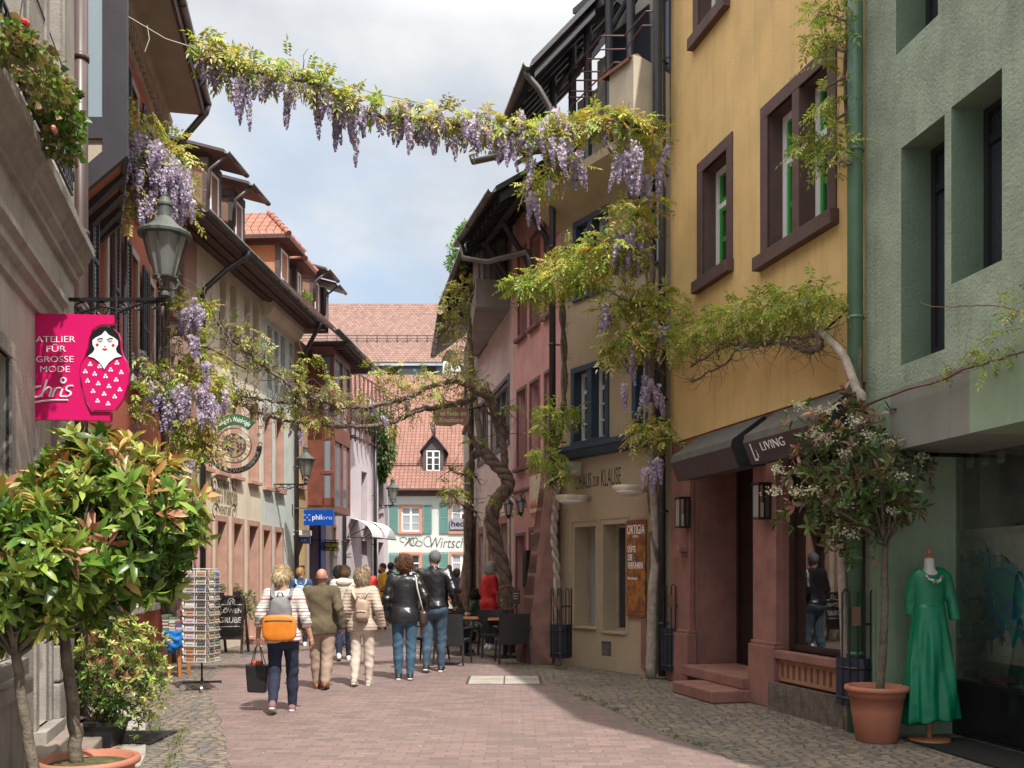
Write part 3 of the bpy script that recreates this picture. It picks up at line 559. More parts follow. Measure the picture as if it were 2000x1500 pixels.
wt=FB.s(1212)-FB.s(1131); text('HAUS',fr,.27,ink,bei,width=wt*.30,ext=.004); text('ZUR',lambda u,v,w:fr(u+wt*.345,v+.02,w),.17,ink,bei,width=wt*.16,ext=.004); text('KLAUSE',lambda u,v,w:fr(u+wt*.54,v,w),.29,ink,bei,width=wt*.46,ext=.004)
# timber balcony/gallery on the roof, parapet with tiles, cove
ov=.70; zb0,zb1=8.3,9.28
sq0=FB.s(1190,ov)
ledge(FB,bei,sq0,FB.L-.02,[(0,7.9),(.1,7.95),(ov*.55,8.1),(ov,zb0+.1),(ov,zb1),(ov-.16,zb1),(0,zb1-.1)],M('cream_plaster',(.46,.40,.31),.9,.12,2,.3,40,streak=.5),'parapet')
ledge(FB,bei,-.2,sq0,[(0,7.7),(.1,7.8),(.55,8.15),(.55,8.3),(0,8.35)],mB,'cove')
mb=MB(); n=11
for k in range(n):
    a=sq0-.2+(FB.L-sq0+.15)*k/n; b=a+(FB.L-sq0+.15)/n*.97; P=[FB.P(a,ov+.06,zb1-.03),FB.P(b,ov+.06,zb1-.03),FB.P(b,ov-.1,zb1+.06),FB.P(a,ov-.1,zb1+.06),FB.P(b,ov-.26,zb1-.0),FB.P(a,ov-.26,zb1-.0)]
    mb.quad(P[0],P[1],P[2],P[3]); mb.quad(P[3],P[2],P[4],P[5]); mb.quad(P[0],P[1],P[1]-Vector((0,0,.05)),P[0]-Vector((0,0,.05))); mb.poly([P[0],P[3],P[5]]); mb.poly([P[1],P[2],P[4]])
mb.build('coping_tile',M('coping_tiles',(.20,.075,.055),.8,.25,9,.3,30),bei)
# gallery: posts, sloping rafters, glass and white inner wall
mb=MB(); ps=[]
for px,y in ((1080,108),(1118,72),(1148,20),(1190,-30),(1232,-80),(1284,-130)):
    s=FB.s(px,.32); ps.append(s); zz=FB.z(px,y,.32)
    mb.tube([FB.P(s,.32,8.2),FB.P(s,.32,zz+.03)],.07,10); mb.fbox(FB,s-.10,s+1.0,.22,.42,zz,zz+.15); mb.hexa([FB.P(s-.30,.22,zz+.06),FB.P(s-.10,.22,zz),FB.P(s-.10,.42,zz),FB.P(s-.30,.42,zz+.06),FB.P(s-.30,.22,zz+.15),FB.P(s-.10,.22,zz+.15),FB.P(s-.10,.42,zz+.15),FB.P(s-.30,.42,zz+.15)])
    mb.fbox(FB,s-.06,s+.06,-.2,.22,zz+.0,zz+.14); P0=FB.P(s,.30,zz-.7); P1=FB.P(s+.42,.0,zz+.0); mb.tube([P0,P1],.05,6)
for z in (8.5,9.1): mb.fbox(FB,ps[0],FB.L-.1,-.16,-.1,z,z+.1)
mb.build('timber_frame',wood_d,bei,bevel=.01)
mb=MB(); 
for a,b,zt_ in zip(ps,ps[1:]+[FB.L-.05],(9.95,10.4,10.9,11.5,12.0,12.5)): mb.fbox(FB,a,b,-.26,-.2,8.1,zt_)
mb.build('gallery_wall',M('white_render',(.62,.62,.60),.8,.1,2),bei)
mb=MB()
for a,b in zip(ps[2:],ps[3:]): mb.fbox(FB,a+.08,b-.08,-.12,-.11,9.2,10.6)
mb.build('gallery_glass',MATS['sky_glass'],bei)
mb=MB(); d=ov+.05
def rail(l,dd): mb.tube([FB.P(FB.s(x,dd),dd,FB.z(x,y,dd)) for x,y in l],.013,6)
rail([(1100,155),(1175,70),(1220,70),(1262,22),(1275,22)],.5); rail([(1100,182),(1172,97),(1222,96),(1255,50),(1275,50)],.5); rail([(1112,212),(1200,122),(1212,122)],.5)
for y in (115,140,157,178,190): rail([(1110+ (190-y)*.5,y),(1165+(190-y)*.15,y)],.5)
mb.build('railing',M('rail_red',(.13,.06,.055),.5),bei)
roof(FB,bei,-.75,-.1,9.1,.5,1.2,38,tile_b,wood_d,gut=False)
# lamps, poster, cable box on the beige front
for px,py,l in ((1134,975,'white scallop wall lamp left, below the painted house name'),(1250,957,'white scallop wall lamp right, nearer the climbing stem')):
    s=FB.s(px+18); z=FB.z(px+18,py); t=thing('wall_lamp',l,'lamp',FB.P(s,0,z),group='scallop wall lamps'); mb=MB(); mb.fbox(FB,s-.05,s+.05,0,.16,z-.03,z+.04); mb.build('bracket',M('grey_metal',(0,0,0)),t)
    def shell(P,s=s,z=z): return np.maximum(ellip(P,(0,0,0),(.21,.30,.15)),P[...,2]-.02)
    V,F_=snet(shell,(-.22,-.32,-.16),(.22,.32,.05),.02); ang=math.atan2(FB.n.x,FB.n.y); c_,s_=math.cos(-ang),math.sin(-ang)
    V2=V.copy(); V2[:,0]=V[:,0]*c_-V[:,1]*s_; V2[:,1]=V[:,0]*s_+V[:,1]*c_; npmesh('lamp_shade',V2+np.array(FB.P(s,.38,z+.03)),F_,M('cream_glass',(.68,.60,.47),.3),t,smooth=True)
    V3=V2*np.array([.82,.82,.35]); npmesh('diffuser',V3+np.array(FB.P(s+.02,.40,z-.05)),F_,MATS['white_paint'],t,smooth=True)
p=thing('poster_board','tall orange poster board advertising scents, fixed beside the beige shop window','poster',FB.P(FB.s(1243),.02,1.)); a,b,c,e=FB.rect(1225,1262,1018,1203,.03); mb=MB(); mb.fbox(FB,a,b,.01,.05,c,e)
pm,nt,bb,_=newmat('poster_print'); vv=coords(nt,'Object',(3,3,2)); cc=mixc(nt,mapr(nt,noise(nt,vv,3,5,.6),.4,.62),(.42,.17,.03),(.13,.05,.025)); cc=mixc(nt,mapr(nt,noise(nt,vv,28,2,.6),.56,.6),cc,(.10,.03,.02)); nt.links.new(cc,bb.inputs[0]); MATS['poster_print']=pm
mb.build('board',pm,p); fr=plane_frame(FB.P(a,.05,c),FB.u,(0,0,1),FB.n); pw,ph=b-a,e-c
for tx,x,y,h,wd in (('ORTIGIA',.04,.86,.15,.92),('SICILIA',.35,.825,.035,.3),('DÜFTE',.08,.67,.10,.42),('DIE',.08,.585,.10,.24),('VERFÜHREN',.08,.50,.10,.80),('Nur bei uns!',.08,.385,.045,.5)): text(tx,lambda u,v,w,x=x,y=y:fr(u+x*pw,v+y*ph,w),h,MATS['white_letter'],p,width=wd*pw,ext=.002,off=.01)
mb=MB()
for y in (.005,.045,.955,.985): mb.hexa([fr(0.01,y*ph,-.001),fr(pw-.01,y*ph,-.001),fr(pw-.01,y*ph,.003),fr(0.01,y*ph,.003),fr(0.01,y*ph+.03,-.001),fr(pw-.01,y*ph+.03,-.001),fr(pw-.01,y*ph+.03,.003),fr(0.01,y*ph+.03,.003)])
mb.build('border_band',M('poster_red',(.22,.06,.035),.7,.4,40),p)
a,b,c,e=FB.rect(1096,1115,906,932,.2); mb=MB(); mb.fbox(FB,a+.05,a+.4,.05,.3,c,e)
for k in range(9): mb.fbox(FB,a+.07,a+.38,.3,.315,c+.03+k*(e-c-.06)/9,c+.045+k*(e-c-.06)/9)
tag(mb.build('ventilation_box',M('box_beige',(.36,.34,.26),.6),None),'small louvred box fixed under the blue sill at the vine','vent')
pipe(FB,bei,s=FB.L-.06,d=.12,z0=.05,z1=13.,r=.055,mat=darkpipe)
# ---- R4 pink ------------------------------------------------------------------
FP4=Fac((.03,19.86),(.867,16.89)); pnk=thing('house','narrow raspberry pink house with tall brown windows behind the cafe tables','house',FP4.P(1.5,0,0))
mP=M('pink_plaster',(.60,.31,.30),.9,.12,2,.3,45,streak=.3,patch=.3,pcol=(.45,.19,.17)); brn=M('pinkbrown_stone',(.20,.11,.10),.8,.15,4,.2,50)
pr=FP4.rect; z2a=FP4.z(1013,664); z1a,z1b=FP4.z(1011,917),FP4.z(1011,768)
po=[(FP4.s(1013),FP4.s(1027),z2a,z2a+1.75),(FP4.s(1037),FP4.s(1053),z2a,z2a+1.75),(FP4.s(1065),FP4.s(1080),z2a,z2a+1.75),(FP4.s(1011),FP4.s(1027),z1a,z1b),(FP4.s(1036),FP4.s(1053),z1a,z1b),(FP4.s(1065),FP4.s(1080),z1a,z1b)]
g_=[(FP4.s(1009),FP4.s(1025),.25,FP4.z(1009,1048)),(FP4.s(1035),FP4.s(1052),.02,FP4.z(1035,1037))]
wall(FP4,pnk,mP,0,FP4.L,0,9.3,[(*o,.2) for o in po]+[(*o,.3) for o in g_],7)
for o in po+g_: window(FP4,pnk,o,.18,brn,2,(.68,),.05,surround=brn,sw=.07,proud=.015)
ledge(FP4,pnk,0,FP4.L,[(0,z1a-.5),(.03,z1a-.48),(.03,z1a-.44),(0,z1a-.42)],brn,'string_course')
a,b,c,e=FP4.rect(1034,1066,932,1003,.05); t=thing('shop_sign','cream sign board with a red lower band on the pink house','sign',FP4.P((a+b)/2,.02,c)); mb=MB(); mb.fbox(FP4,a,b,.012,.05,c,e); mb.build('board',M('cream_paint',(.58,.50,.37),.6),t)
fr=plane_frame(FP4.P(a,.052,c),FP4.u,(0,0,1),FP4.n); mb=MB(); r2=random.Random(3)
for k in range(13):
    u=(.06+.07*k)*(b-a); h=(.25+.15*r2.random())*(e-c); mb.hexa([fr(u,.12*(e-c),-.002),fr(u+.05,.12*(e-c),-.002),fr(u+.05,.12*(e-c),.004),fr(u,.12*(e-c),.004),fr(u+.02,h,-.002),fr(u+.03,h,-.002),fr(u+.03,h,.004),fr(u+.02,h,.004)])
mb.build('red_print',simple('sign_red',(.45,.03,.02),.6),t); text('CANTINA',lambda u,v,w:fr(u,v-.42,w-.03),.19,M('pale_violet',(.5,.33,.4),.7),t,width=(b-a)*.95)
mb=MB(); F=FP4; s=FP4.s(1068,.3)   # battered sandstone buttress between pink and beige
P0=[(-.42,.0),(.10,.62),(.62,.62),(.62,.0)]
base=[F.P(F.L-.85,0,0),F.P(F.L-.75,.62,0),F.P(F.L-.02,.62,0),F.P(F.L+.3,.25,0)]; top=[F.P(F.L-.45,0,3.55),F.P(F.L-.40,.22,3.55),F.P(F.L-.1,.22,3.55),F.P(F.L+.1,.1,3.55)]
nl=9
for k in range(nl):
    q=lambda i,t:base[i].lerp(top[i],t)+Vector((0,0,0)); t0,t1=k/nl+.004,(k+1)/nl-.004; m=k%3
    mb.hexa([q(i,t0) for i in range(4)]+[q(i,t1) for i in range(4)],m)
mb.hexa([q(i,.0)*1. for i in range(4)]+[base[i].lerp(top[i],.995)+(F.P(F.L-.3,.05,0)-base[i].lerp(top[i],.5)).normalized()*0 for i in range(4)],1)
tag(mb.build('stone_buttress',[sand,M('sandstone_b',(.22,.12,.10),.9,.3,3,.6,50),M('sandstone_c',(.30,.17,.13),.9,.3,3,.6,50)],None,bevel=.015),'battered red sandstone buttress between the pink and the beige house','buttress')
pipe(FP4,pnk,px=1079,d=.25,z0=3.1,z1=9.0,r=.06,mat=darkpipe,top=(FP4.L-1.4,1.3,9.5))
# ---- R5 light pink ----------------------------------------------------------
FR=Fac((-.914,24.9),(.03,19.86)); lpk=thing('house','pale rose house with a concrete balcony box and timbered ground floor','house',FR.P(2.5,0,0))
mR=M('rose_plaster',(.58,.43,.42),.9,.08,2,.25,45,streak=.2); grey=M('blue_grey_wood',(.11,.13,.14),.6,.15,4,streak=.2)
r1=FR.rect(936,951,606,690); r2_=FR.rect(962,978,545,640); r3=FR.rect(961,994,776,885); r4=FR.rect(935,952,800,905); 
rg=[(FR.s(938),FR.s(946),.1,2.6),(FR.s(957),FR.s(972),.02,2.75),(FR.s(980),FR.s(992),.1,2.7)]
wall(FR,lpk,mR,0,FR.L,0,8.9,[(*o,.2) for o in (r1,r2_,r3,r4)]+[(*o,.4) for o in rg],7)
for o in (r1,r2_,r3,r4): window(FR,lpk,o,.1,grey,3,(),.05,surround=grey,sw=.1,proud=.03,sill=False)
for o in rg: window(FR,lpk,o,.35,brn,1,(.7,),.05,surround=sand,sw=.18)
bA,bB=FR.s(934),FR.s(997); zB0,zB1=FR.z(934,697),FR.z(934,652); mb=MB(); 
mb.hexa([FR.P(bA,-.02,zB0),FR.P(bB,-.02,zB0),FR.P(bB,.75,zB0),FR.P(bA,.30,zB0),FR.P(bA,-.02,zB1),FR.P(bB,-.02,zB1),FR.P(bB,.75,zB1),FR.P(bA,.30,zB1)]); mb.build('balcony',M('concrete',(.27,.245,.22),.9,.15,3,.3,40,streak=.4),lpk,bevel=.01)
mb=MB(); c0=FR.P(bB-.45,.38,zB1+.0)
for k in range(9): an=-.2+PI*1.0*k/8; mb.tube([c0+FR.u*(.42*math.cos(an))+FR.n*(.32*math.sin(an)),c0+FR.u*(.42*math.cos(an))+FR.n*(.32*math.sin(an))+Vector((0,0,1.35))],.02,4)
mb.lathe(c0,[(.36,0),(.36,1.3),(.30,1.42),(.1,1.5)],16,1); mb.build('glass_bay',[grey,M('grey_metal',(0,0,0))],lpk)
mb=MB()   # cream/brown timbering of the ground floor
for k,px in enumerate((934,948,954,975,996)): s=FR.s(px); mb.fbox(FR,s-.12,s+.12,-.01,.035,0,3.0)
mb.build('timber_strip',M('pale_timber',(.40,.33,.26),.85,.3,6,.3,30,streak=.6),lpk)
pipe(FR,lpk,s=.05,d=.16,z0=0,z1=8.3,r=.065,mat=darkpipe,top=(.3,.85,8.45))
# eaves over R4/R5 with exposed rafters
def eave(F,parent,s0,s1,ze,over,mat,tm,ang=33,run=4,n=9,gut=True):
    roof(F,parent,s0,s1,ze,over,run,ang,tm,wood_d,gut=gut); mb=MB(); t=math.tan(R(ang))
    for k in range(n):
        s=s0+.15+(s1-s0-.3)*k/(n-1); P=lambda d,z,e:F.P(s+e,d,z)
        mb.hexa([P(over-.1,ze-.24,-.05),P(over-.1,ze-.24,.05),P(-.2,ze-.24+(over+.1)*t,.05),P(-.2,ze-.24+(over+.1)*t,-.05),P(over-.1,ze-.08,-.05),P(over-.1,ze-.08,.05),P(-.2,ze-.08+(over+.1)*t,.05),P(-.2,ze-.08+(over+.1)*t,-.05)])
    for d in (over*.55,): mb.fbox(F,s0,s1,d-.06,d+.06,ze-.40+(over-d)*t,ze-.26+(over-d)*t)
    for k in range(3): s=s0+.2+(s1-s0-.4)*k/2; mb.tube([F.P(s,0,ze-1.0),F.P(s,over*.55,ze-.4+(over*.45)*t)],.06,4)
    mb.build('rafter',wood_d,parent)
eave(FR,lpk,.4,FR.L,8.5,.95,wood_d,tile_b); eave(FP4,pnk,0.0,FP4.L-.15,8.45,1.15,wood_d,tile_b)
FU=Fac((-.35,18.5),(.32,15.0)); up=thing('roof_gable','steep tiled roof end with long dark gutter above the pink house','roof',FU.P(1,0,9)); roof(FU,up,.1,FU.L,9.75,.0,4.5,48,tile_b,wood_d); 
mb=MB(); 
for k in range(9): s=.15+(FU.L-.3)*k/8; mb.hexa([FU.P(s-.05,-.06,9.52),FU.P(s+.05,-.06,9.52),FU.P(s+.05,-1.6,9.52+1.54*1.11),FU.P(s-.05,-1.6,9.52+1.54*1.11),FU.P(s-.05,-.06,9.64),FU.P(s+.05,-.06,9.64),FU.P(s+.05,-1.6,9.64+1.54*1.11),FU.P(s-.05,-1.6,9.64+1.54*1.11)])
mb.build('rafter',wood_d,up); pipe(FU,up,s=FU.L-.15,d=-.35,z0=7.9,z1=9.1,r=.05,mat=zinc,top=(FU.L-.15,.07,9.68),rings=False)
mb=MB(); mb.tube([FP4.P(.3,1.2,8.42),FP4.P(.35,1.15,8.0),FP4.P(1.0,.8,7.75),FP4.P(2.2,.35,7.6),FP4.P(2.35,.3,7.2)],.055,10); mb.build('downpipe',zinc,pnk,smooth=True)
# ---- R6 far right -------------------------------------------------------------
F6=Fac((-1.54,30.),(-.914,24.9)); h6=thing('house','far right house with cream and brown front behind the vine stem','house',F6.P(2.5,0,0)); m6=M('cream_grey',(.38,.35,.31),.9,.1,2,streak=.3)
o6=[(.8,1.6,3.4,4.8),(2.6,3.5,3.4,4.8),(.8,1.6,6,7.4),(2.6,3.5,6,7.4),(1.,2.,.1,2.5)]
wall(F6,h6,m6,0,F6.L,0,8.6,o6,7); cols(F6,h6,o6,.15,brn,surround=brn,sw=.12); roof(F6,h6,0,F6.L,8.5,.9,4,38,tile_b,wood_b)
mb=MB(); mb.hexa([F6.P(4.0,0,0),F6.P(F6.L,0,0),F6.P(F6.L,.62,0),F6.P(4.0,.62,0),F6.P(4.0,0,3.1),F6.P(F6.L,0,3.1),F6.P(F6.L,.1,3.1),F6.P(4.0,.1,3.1)]); tag(mb.build('sloping_buttress',sand,None),'brown stone buttress sloping up beside the dark pipe far along the lane','buttress')
# ================================================================ left side
# ---- L1 grey stone --------------------------------------------------------
F1=Fac((-2.655,3.4),(-4.297,9.3)); h1=thing('house','grey stone house at the near left with heavy moulded cornices','house',F1.P(2,0,0))
def zat(F,px,py,d=0.): return F.z(px,py,d)
zc=F1.z(80,243,.25); zc2=F1.z(30,415,.15)
o1=[(F1.s(-60),F1.s(18),1.0,F1.z(0,682)),(F1.s(-10),F1.s(52),zc+.25,zc+3),(F1.s(92),F1.s(122),zc+.25,zc+3),(F1.s(72),F1.s(96),.35,F1.z(72,905))]
mS=M('stone_wall',(.34,.305,.27),.9,.14,2,.45,55,streak=.55,patch=.5,pcol=(.17,.15,.13))
wall(F1,h1,mS,0,F1.L,0,9.5,[(*o,.22) for o in o1],6)
wn=[window(F1,h1,o,.18,M('pale_frame',(.50,.47,.43),.6),1 if k else 1,(.7,),.06,surround=grstone,sw=.12,glass='curtain_glass' if k in(1,2) else 'window_glass') for k,o in enumerate(o1)]
ledge(F1,h1,0,F1.L+.03,[(0,zc-.30),(.04,zc-.29),(.04,zc-.22),(.09,zc-.18),(.09,zc-.12),(.13,zc-.08),(.15,zc-.03),(.18,zc-.02),(.18,zc+.06),(.0,zc+.10)],grstone,'cornice')
ledge(F1,h1,0,F1.L-1.0,[(0,zc2-.32),(.03,zc2-.31),(.04,zc2-.2),(.08,zc2-.17),(.08,zc2-.08),(.12,zc2-.05),(.12,zc2),(.0,zc2+.04)],grstone,'string_course')
mb=MB()     # joints of the ashlar: thin recessed-looking courses
for z in (zc-.85,zc+.75,zc+1.5): mb.fbox(F1,0,F1.L,0,.008,z-.006,z+.006)
mb.build('wall_joint',M('joint_dark',(.10,.09,.08),.9),h1)
mb=MB(); sq=F1.s(100); 
for k in range(9):
    z=.0+k*.33; mb.fbox(F1,sq,sq+.33-(k%2)*.07,-.02,.07,z+.006,z+.324)
mb.build('quoin_stone',grstone,h1,bevel=.02)
mb=MB(); a=F1.s(58,.2); mb.fbox(F1,0,a,-.02,.18,.0,.80); mb.fbox(F1,0,a+.03,-.02,.22,.80,.90); mb.build('plinth',grstone,h1,bevel=.01)
mb=MB(); a=F1.s(62,.1); mb.fbox(F1,a,F1.L-.1,0.02,.36,.0,.12); mb.fbox(F1,a,F1.L-.3,0.02,.20,.12,.25); tag(mb.build('doorstep',M('step_stone',(.24,.19,.16),.85,.2,4,.4,50,streak=.4),None,bevel=.015),'worn stone steps at the foot of the near left house behind the potted trees','steps')
# balcony rail of wrought iron over the cornice
rl=thing('iron_railing','low wrought iron planter railing on the cornice of the grey house','railing',F1.P(2,.2,zc+.1)); mb=MB(); a,b=F1.s(-20,.2),F1.s(146,.2)
mb.fbox(F1,a,b,.17,.19,zc+.40,zc+.42); mb.fbox(F1,a,b,.17,.19,zc+.12,zc+.14); s=a
while s<b: mb.fbox(F1,s-.006,s+.006,.174,.186,zc+.12,zc+.41); mb.tube([F1.P(s+.06+.04*math.cos(q*.8),.18,zc+.27+.09*math.sin(q*.8)) for q in range(8)],.006,4); s+=.12
mb.build('grille',MATS['black_iron'],rl)
dp=MB(); s=F1.L+.02; P=Vector((-4.43,9.72,0)); dp.tube([P,P+Vector((0,0,9.5))],.075,12)
for z in (1.5,3.6,5.1,6.9): dp.tube([P+Vector((0,0,z-.03)),P+Vector((0,0,z+.03))],.087,12)
dp.build('downpipe',brownpipe,h1,smooth=True)
# ---- L2 red with shutters, oriel -----------------------------------------
F2=Fac((-4.83,9.65),(-6.3,17.1)); h2=thing('house','brick red plastered house with dark blue shutters and a dark timber oriel','house',F2.P(4,0,0))
mRd=M('red_plaster',(.42,.115,.07),.9,.1,2,.25,45,streak=.3,patch=.3,pcol=(.36,.12,.09)); win_w=MATS['white_paint']
zt2=9.72; lv=[(F2.z(250,690),F2.z(250,470))]
o2=[]; 
for px0,px1 in ((186,208),(250,268),(286,300)):
    a,b=F2.s(px0),F2.s(px1); o2+= [(a,b,4.55,6.45),(a,b,7.2,9.0),(a,b,1.1,3.3)]
wall(F2,h2,mRd,0,F2.L,0,zt2,o2,6,.2)
sh=M('shutter_blue',(.030,.045,.062),.5,.15,5)
def shutter(F,parent,s0,s1,z0,z1,d=.05,mat=None,hung=0):
    mb=MB(); mb.fbox(F,s0,s0+.05,d,d+.035,z0,z1); mb.fbox(F,s1-.05,s1,d,d+.035,z0,z1)
    for z in (z0,(z0+z1)/2-.03,z1-.06): mb.fbox(F,s0+.05,s1-.05,d,d+.035,z,z+.06)
    z=z0+.09
    while z<z1-.1: mb.hexa([F.P(s0+.05,d+.002,z+.03),F.P(s1-.05,d+.002,z+.03),F.P(s1-.05,d+.03,z),F.P(s0+.05,d+.03,z),F.P(s0+.05,d+.004,z+.038),F.P(s1-.05,d+.004,z+.038),F.P(s1-.05,d+.032,z+.008),F.P(s0+.05,d+.032,z+.008)]); z+=.055
    return mb.build('shutter',mat or sh,parent)
for o in o2:
    w_=window(F2,h2,o,.15,win_w,2,(.66,),.07,surround=M('pale_surround',(.42,.39,.36),.8,.1,3,streak=.3),sw=.11)
    wd=(o[1]-o[0])*.55
    shutter(F2,w_,o[0]-wd-.13,o[0]-.13,o[2],o[3]); shutter(F2,w_,o[1]+.13,o[1]+wd+.13,o[2],o[3])
# dentil frieze, boxed soffit, gutter
sE=F2.L-.05
ledge(F2,h2,0,sE,[(0,zt2-.38),(.05,zt2-.36),(.06,zt2-.1),(.16,zt2-.05),(.18,zt2+.03),(0,zt2+.03)],M('cream_cornice',(.42,.33,.28),.85,.1,3),'cornice')
s=.3
while s<sE-.1: mb=MB(); mb.fbox(F2,s,s+.09,.06,.13,zt2-.3,zt2-.12); mb.build('dentil',MATS['cream_cornice'],h2); s+=.2
mb=MB(); mb.fbox(F2,0,F2.L-.4,-.5,.72,zt2+.03,zt2+.08); mb.fbox(F2,0,F2.L-.4,.72,.77,zt2-.0,zt2+.26,1); mb.build('soffit',[M('soffit_cream',(.34,.28,.235),.8,.1,3),wood_b],h2)
roof(F2,h2,0,F2.L-.35,zt2+.32,.74,4.5,40,tile_o,wood_b,gut=True)
pipe(F2,h2,s=F2.L-.25,d=.1,z0=.5,z1=zt2-.75,r=.06,mat=zinc,top=(F2.L-.42,.82,zt2+.2))
# oriel
orl=MB(); Y0,Y1=10.55,12.6
def ow(px,Y): return (px-1000)/FP*Y
xw=-5.15; xo=ow(247,Y0); zb_=W(242,304,Y0).z; zl_=W(165,376,Y0).z; zlx=W(165,376,Y0).x; slope=(zb_-zl_)/(ow(242,Y0)-zlx); 
def oz(x): return zb_-(xo-x)*.85
def xoY(Y): return ow(247,Y0)+(ow(236,Y1)-ow(247,Y0))*(Y-Y0)/(Y1-Y0)
def fy(Y,t=0.): return Y
x0_=-5.3
fm=lambda x,z,Y:(x,Y,z)
zTop=11.5
# side panels (frame around a tall pane), front wall, bottom rail
xa=ow(200,Y0)
def ozz(x,Y): return zb_-(xoY(Y)-x)*.85
for Y in (Y0,Y1):
    X2=xoY(Y); xb=X2-(xo-xa); x0_=min(-5.3,xb-.1)
    orl.hexa([(xb,Y,ozz(xb,Y)),(X2,Y,ozz(X2,Y)),(X2,Y+.06,ozz(X2,Y)),(xb,Y+.06,ozz(xb,Y)),(xb,Y,zTop),(X2,Y,zTop),(X2,Y+.06,zTop),(xb,Y+.06,zTop)])
    orl.hexa([(x0_,Y,ozz(x0_,Y)),(xb,Y,ozz(xb,Y)),(xb,Y+.06,ozz(xb,Y)),(x0_,Y+.06,ozz(x0_,Y)),(x0_,Y,ozz(x0_,Y)+.28),(xb,Y,ozz(xb,Y)+.28),(xb,Y+.06,ozz(xb,Y)+.28),(x0_,Y+.06,ozz(x0_,Y)+.28)])
    zr=W(180,270,Y).z; zr2=W(180,228,Y).z
    orl.hexa([(x0_,Y,zr),(xb,Y,zr),(xb,Y+.06,zr),(x0_,Y+.06,zr),(x0_,Y,zr2),(xb,Y,zr2),(xb,Y+.06,zr2),(x0_,Y+.06,zr2)])
x0_=-5.3; Xe=xoY(Y1); orl.hexa([(xo-.06,Y0+.06,oz(xo)),(xo,Y0+.06,oz(xo)),(Xe,Y1,ozz(Xe,Y1)),(Xe-.06,Y1,ozz(Xe,Y1)),(xo-.06,Y0+.06,zTop),(xo,Y0+.06,zTop),(Xe,Y1,zTop),(Xe-.06,Y1,zTop)])
for k in range(1,4):      # ribs under the sloping soffit
    Y=Y0+(Y1-Y0)*k/4; X2=xoY(Y)-.01; x0_=-5.3-.05*k; orl.hexa([(x0_,Y,ozz(x0_,Y)-.1),(X2,Y,ozz(X2,Y)-.0),(X2,Y+.09,ozz(X2,Y)),(x0_,Y+.09,ozz(x0_,Y)-.1),(x0_,Y,ozz(x0_,Y)+.1),(X2,Y,ozz(X2,Y)+.1),(X2,Y+.09,ozz(X2,Y)+.1),(x0_,Y+.09,ozz(x0_,Y)+.1)])
x0_=-5.3
oo=orl.build('oriel',M('oriel_timber',(.050,.048,.058),.5,.12,3,.15,40,streak=.2),h2)
mb=MB(); mb.quad((-5.5,Y0+.06,ozz(-5.5,Y0)+.07),(xo-.01,Y0+.06,oz(xo)+.07),(Xe-.01,Y1,ozz(Xe,Y1)+.07),(-5.9,Y1,ozz(-5.9,Y1)+.07)); mb.build('soffit',M('soffit_boards',(.30,.12,.075),.7,.15,4),oo)
mb=MB(); zr2=W(180,228,Y0).z; mb.quad((x0_,Y0+.03,zr2),(xa,Y0+.03,zr2),(xa,Y0+.03,zTop),(x0_,Y0+.03,zTop)); mb.build('pane',simple('pale_glass',(.30,.40,.46),.08,spec=1.),oo)
mb=MB(); mb.quad((x0_,Y0+.035,oz(x0_)+.2),(xa,Y0+.035,oz(xa)+.2),(xa,Y0+.035,zr2-.1),(x0_,Y0+.035,zr2-.1)); mb.build('panel',MATS['cream_plaster'],oo)
# ---- L2b rosy narrow house -------------------------------------------------
F3=Fac((-6.3,17.1),(-6.19,18.6)); h3=thing('house','narrow dusty rose house between the red house and the cream restaurant','house',F3.P(.7,0,0))
mRo=M('dusty_rose',(.40,.25,.22),.9,.12,2,.25,45,streak=.3); st3=M('rose_stone',(.30,.17,.14),.85,.15,4,.2,50)
o3=[(.3,.85,4.3,5.6),(.3,.85,6.4,7.7),(.35,.85,.9,2.6),(1.05,1.35,4.3,5.6)]
wall(F3,h3,mRo,0,F3.L,0,8.25,o3,6,.2); cols(F3,h3,o3,.16,win_w,surround=st3,sw=.1,liner=.01)
# ---- L3 cream + pale blue -------------------------------------------------
A3=(-6.19,18.6); B3=(-5.77,25.1); F4=Fac(A3,B3); sM=F4.s(512); mCr=M('cream_wall',(.66,.58,.45),.9,.07,1.6,.2,45,streak=.3,patch=.2); mBl=M('pale_blue_wall',(.52,.57,.53),.9,.07,1.6,.2,45,streak=.3,patch=.35,pcol=(.28,.30,.27))
h4=thing('house','cream plastered restaurant house with painted lettering above the ground floor windows','house',F4.P(1.5,0,0)); h5=thing('house','pale blue green plastered house with slim dark windows beside the cream restaurant','house',F4.P(4.5,0,0))
zt4=8.2; rs=M('salmon_stone',(.44,.26,.20),.85,.15,4,.25,50)
ztop_t=F4.z(429,531); zt_b=ztop_t-1.75
oT=[(F4.s(a),F4.s(b),zt_b,ztop_t) for a,b in ((429,442),(450,462),(477,488),(494,505))]; zb2=F4.z(522,633)
oU=[(F4.s(a),F4.s(b),zb2-1.55,zb2) for a,b in ((522,531),(536,544),(548,557),(565,573))]
z1s=F4.z(487,938); z1t=z1s+1.75
o1c=[(F4.s(a),F4.s(b),z1s,z1t) for a,b in ((396,408),(424,440),(452,468),(487,502))]; o1b=[(F4.s(a),F4.s(b),z1s-.05,z1t-.05) for a,b in ((516,528),(539,551))]
zg=F4.z(456,1022); ogc=[(F4.s(a),F4.s(b),.95,zg) for a,b in ((393,409),(424,441),(456,472))]+[(F4.s(486),F4.s(503),.12,zg)]; ogb=[(F4.s(a),F4.s(b),.95,zg-.06) for a,b in ((514,527),(538,550))]
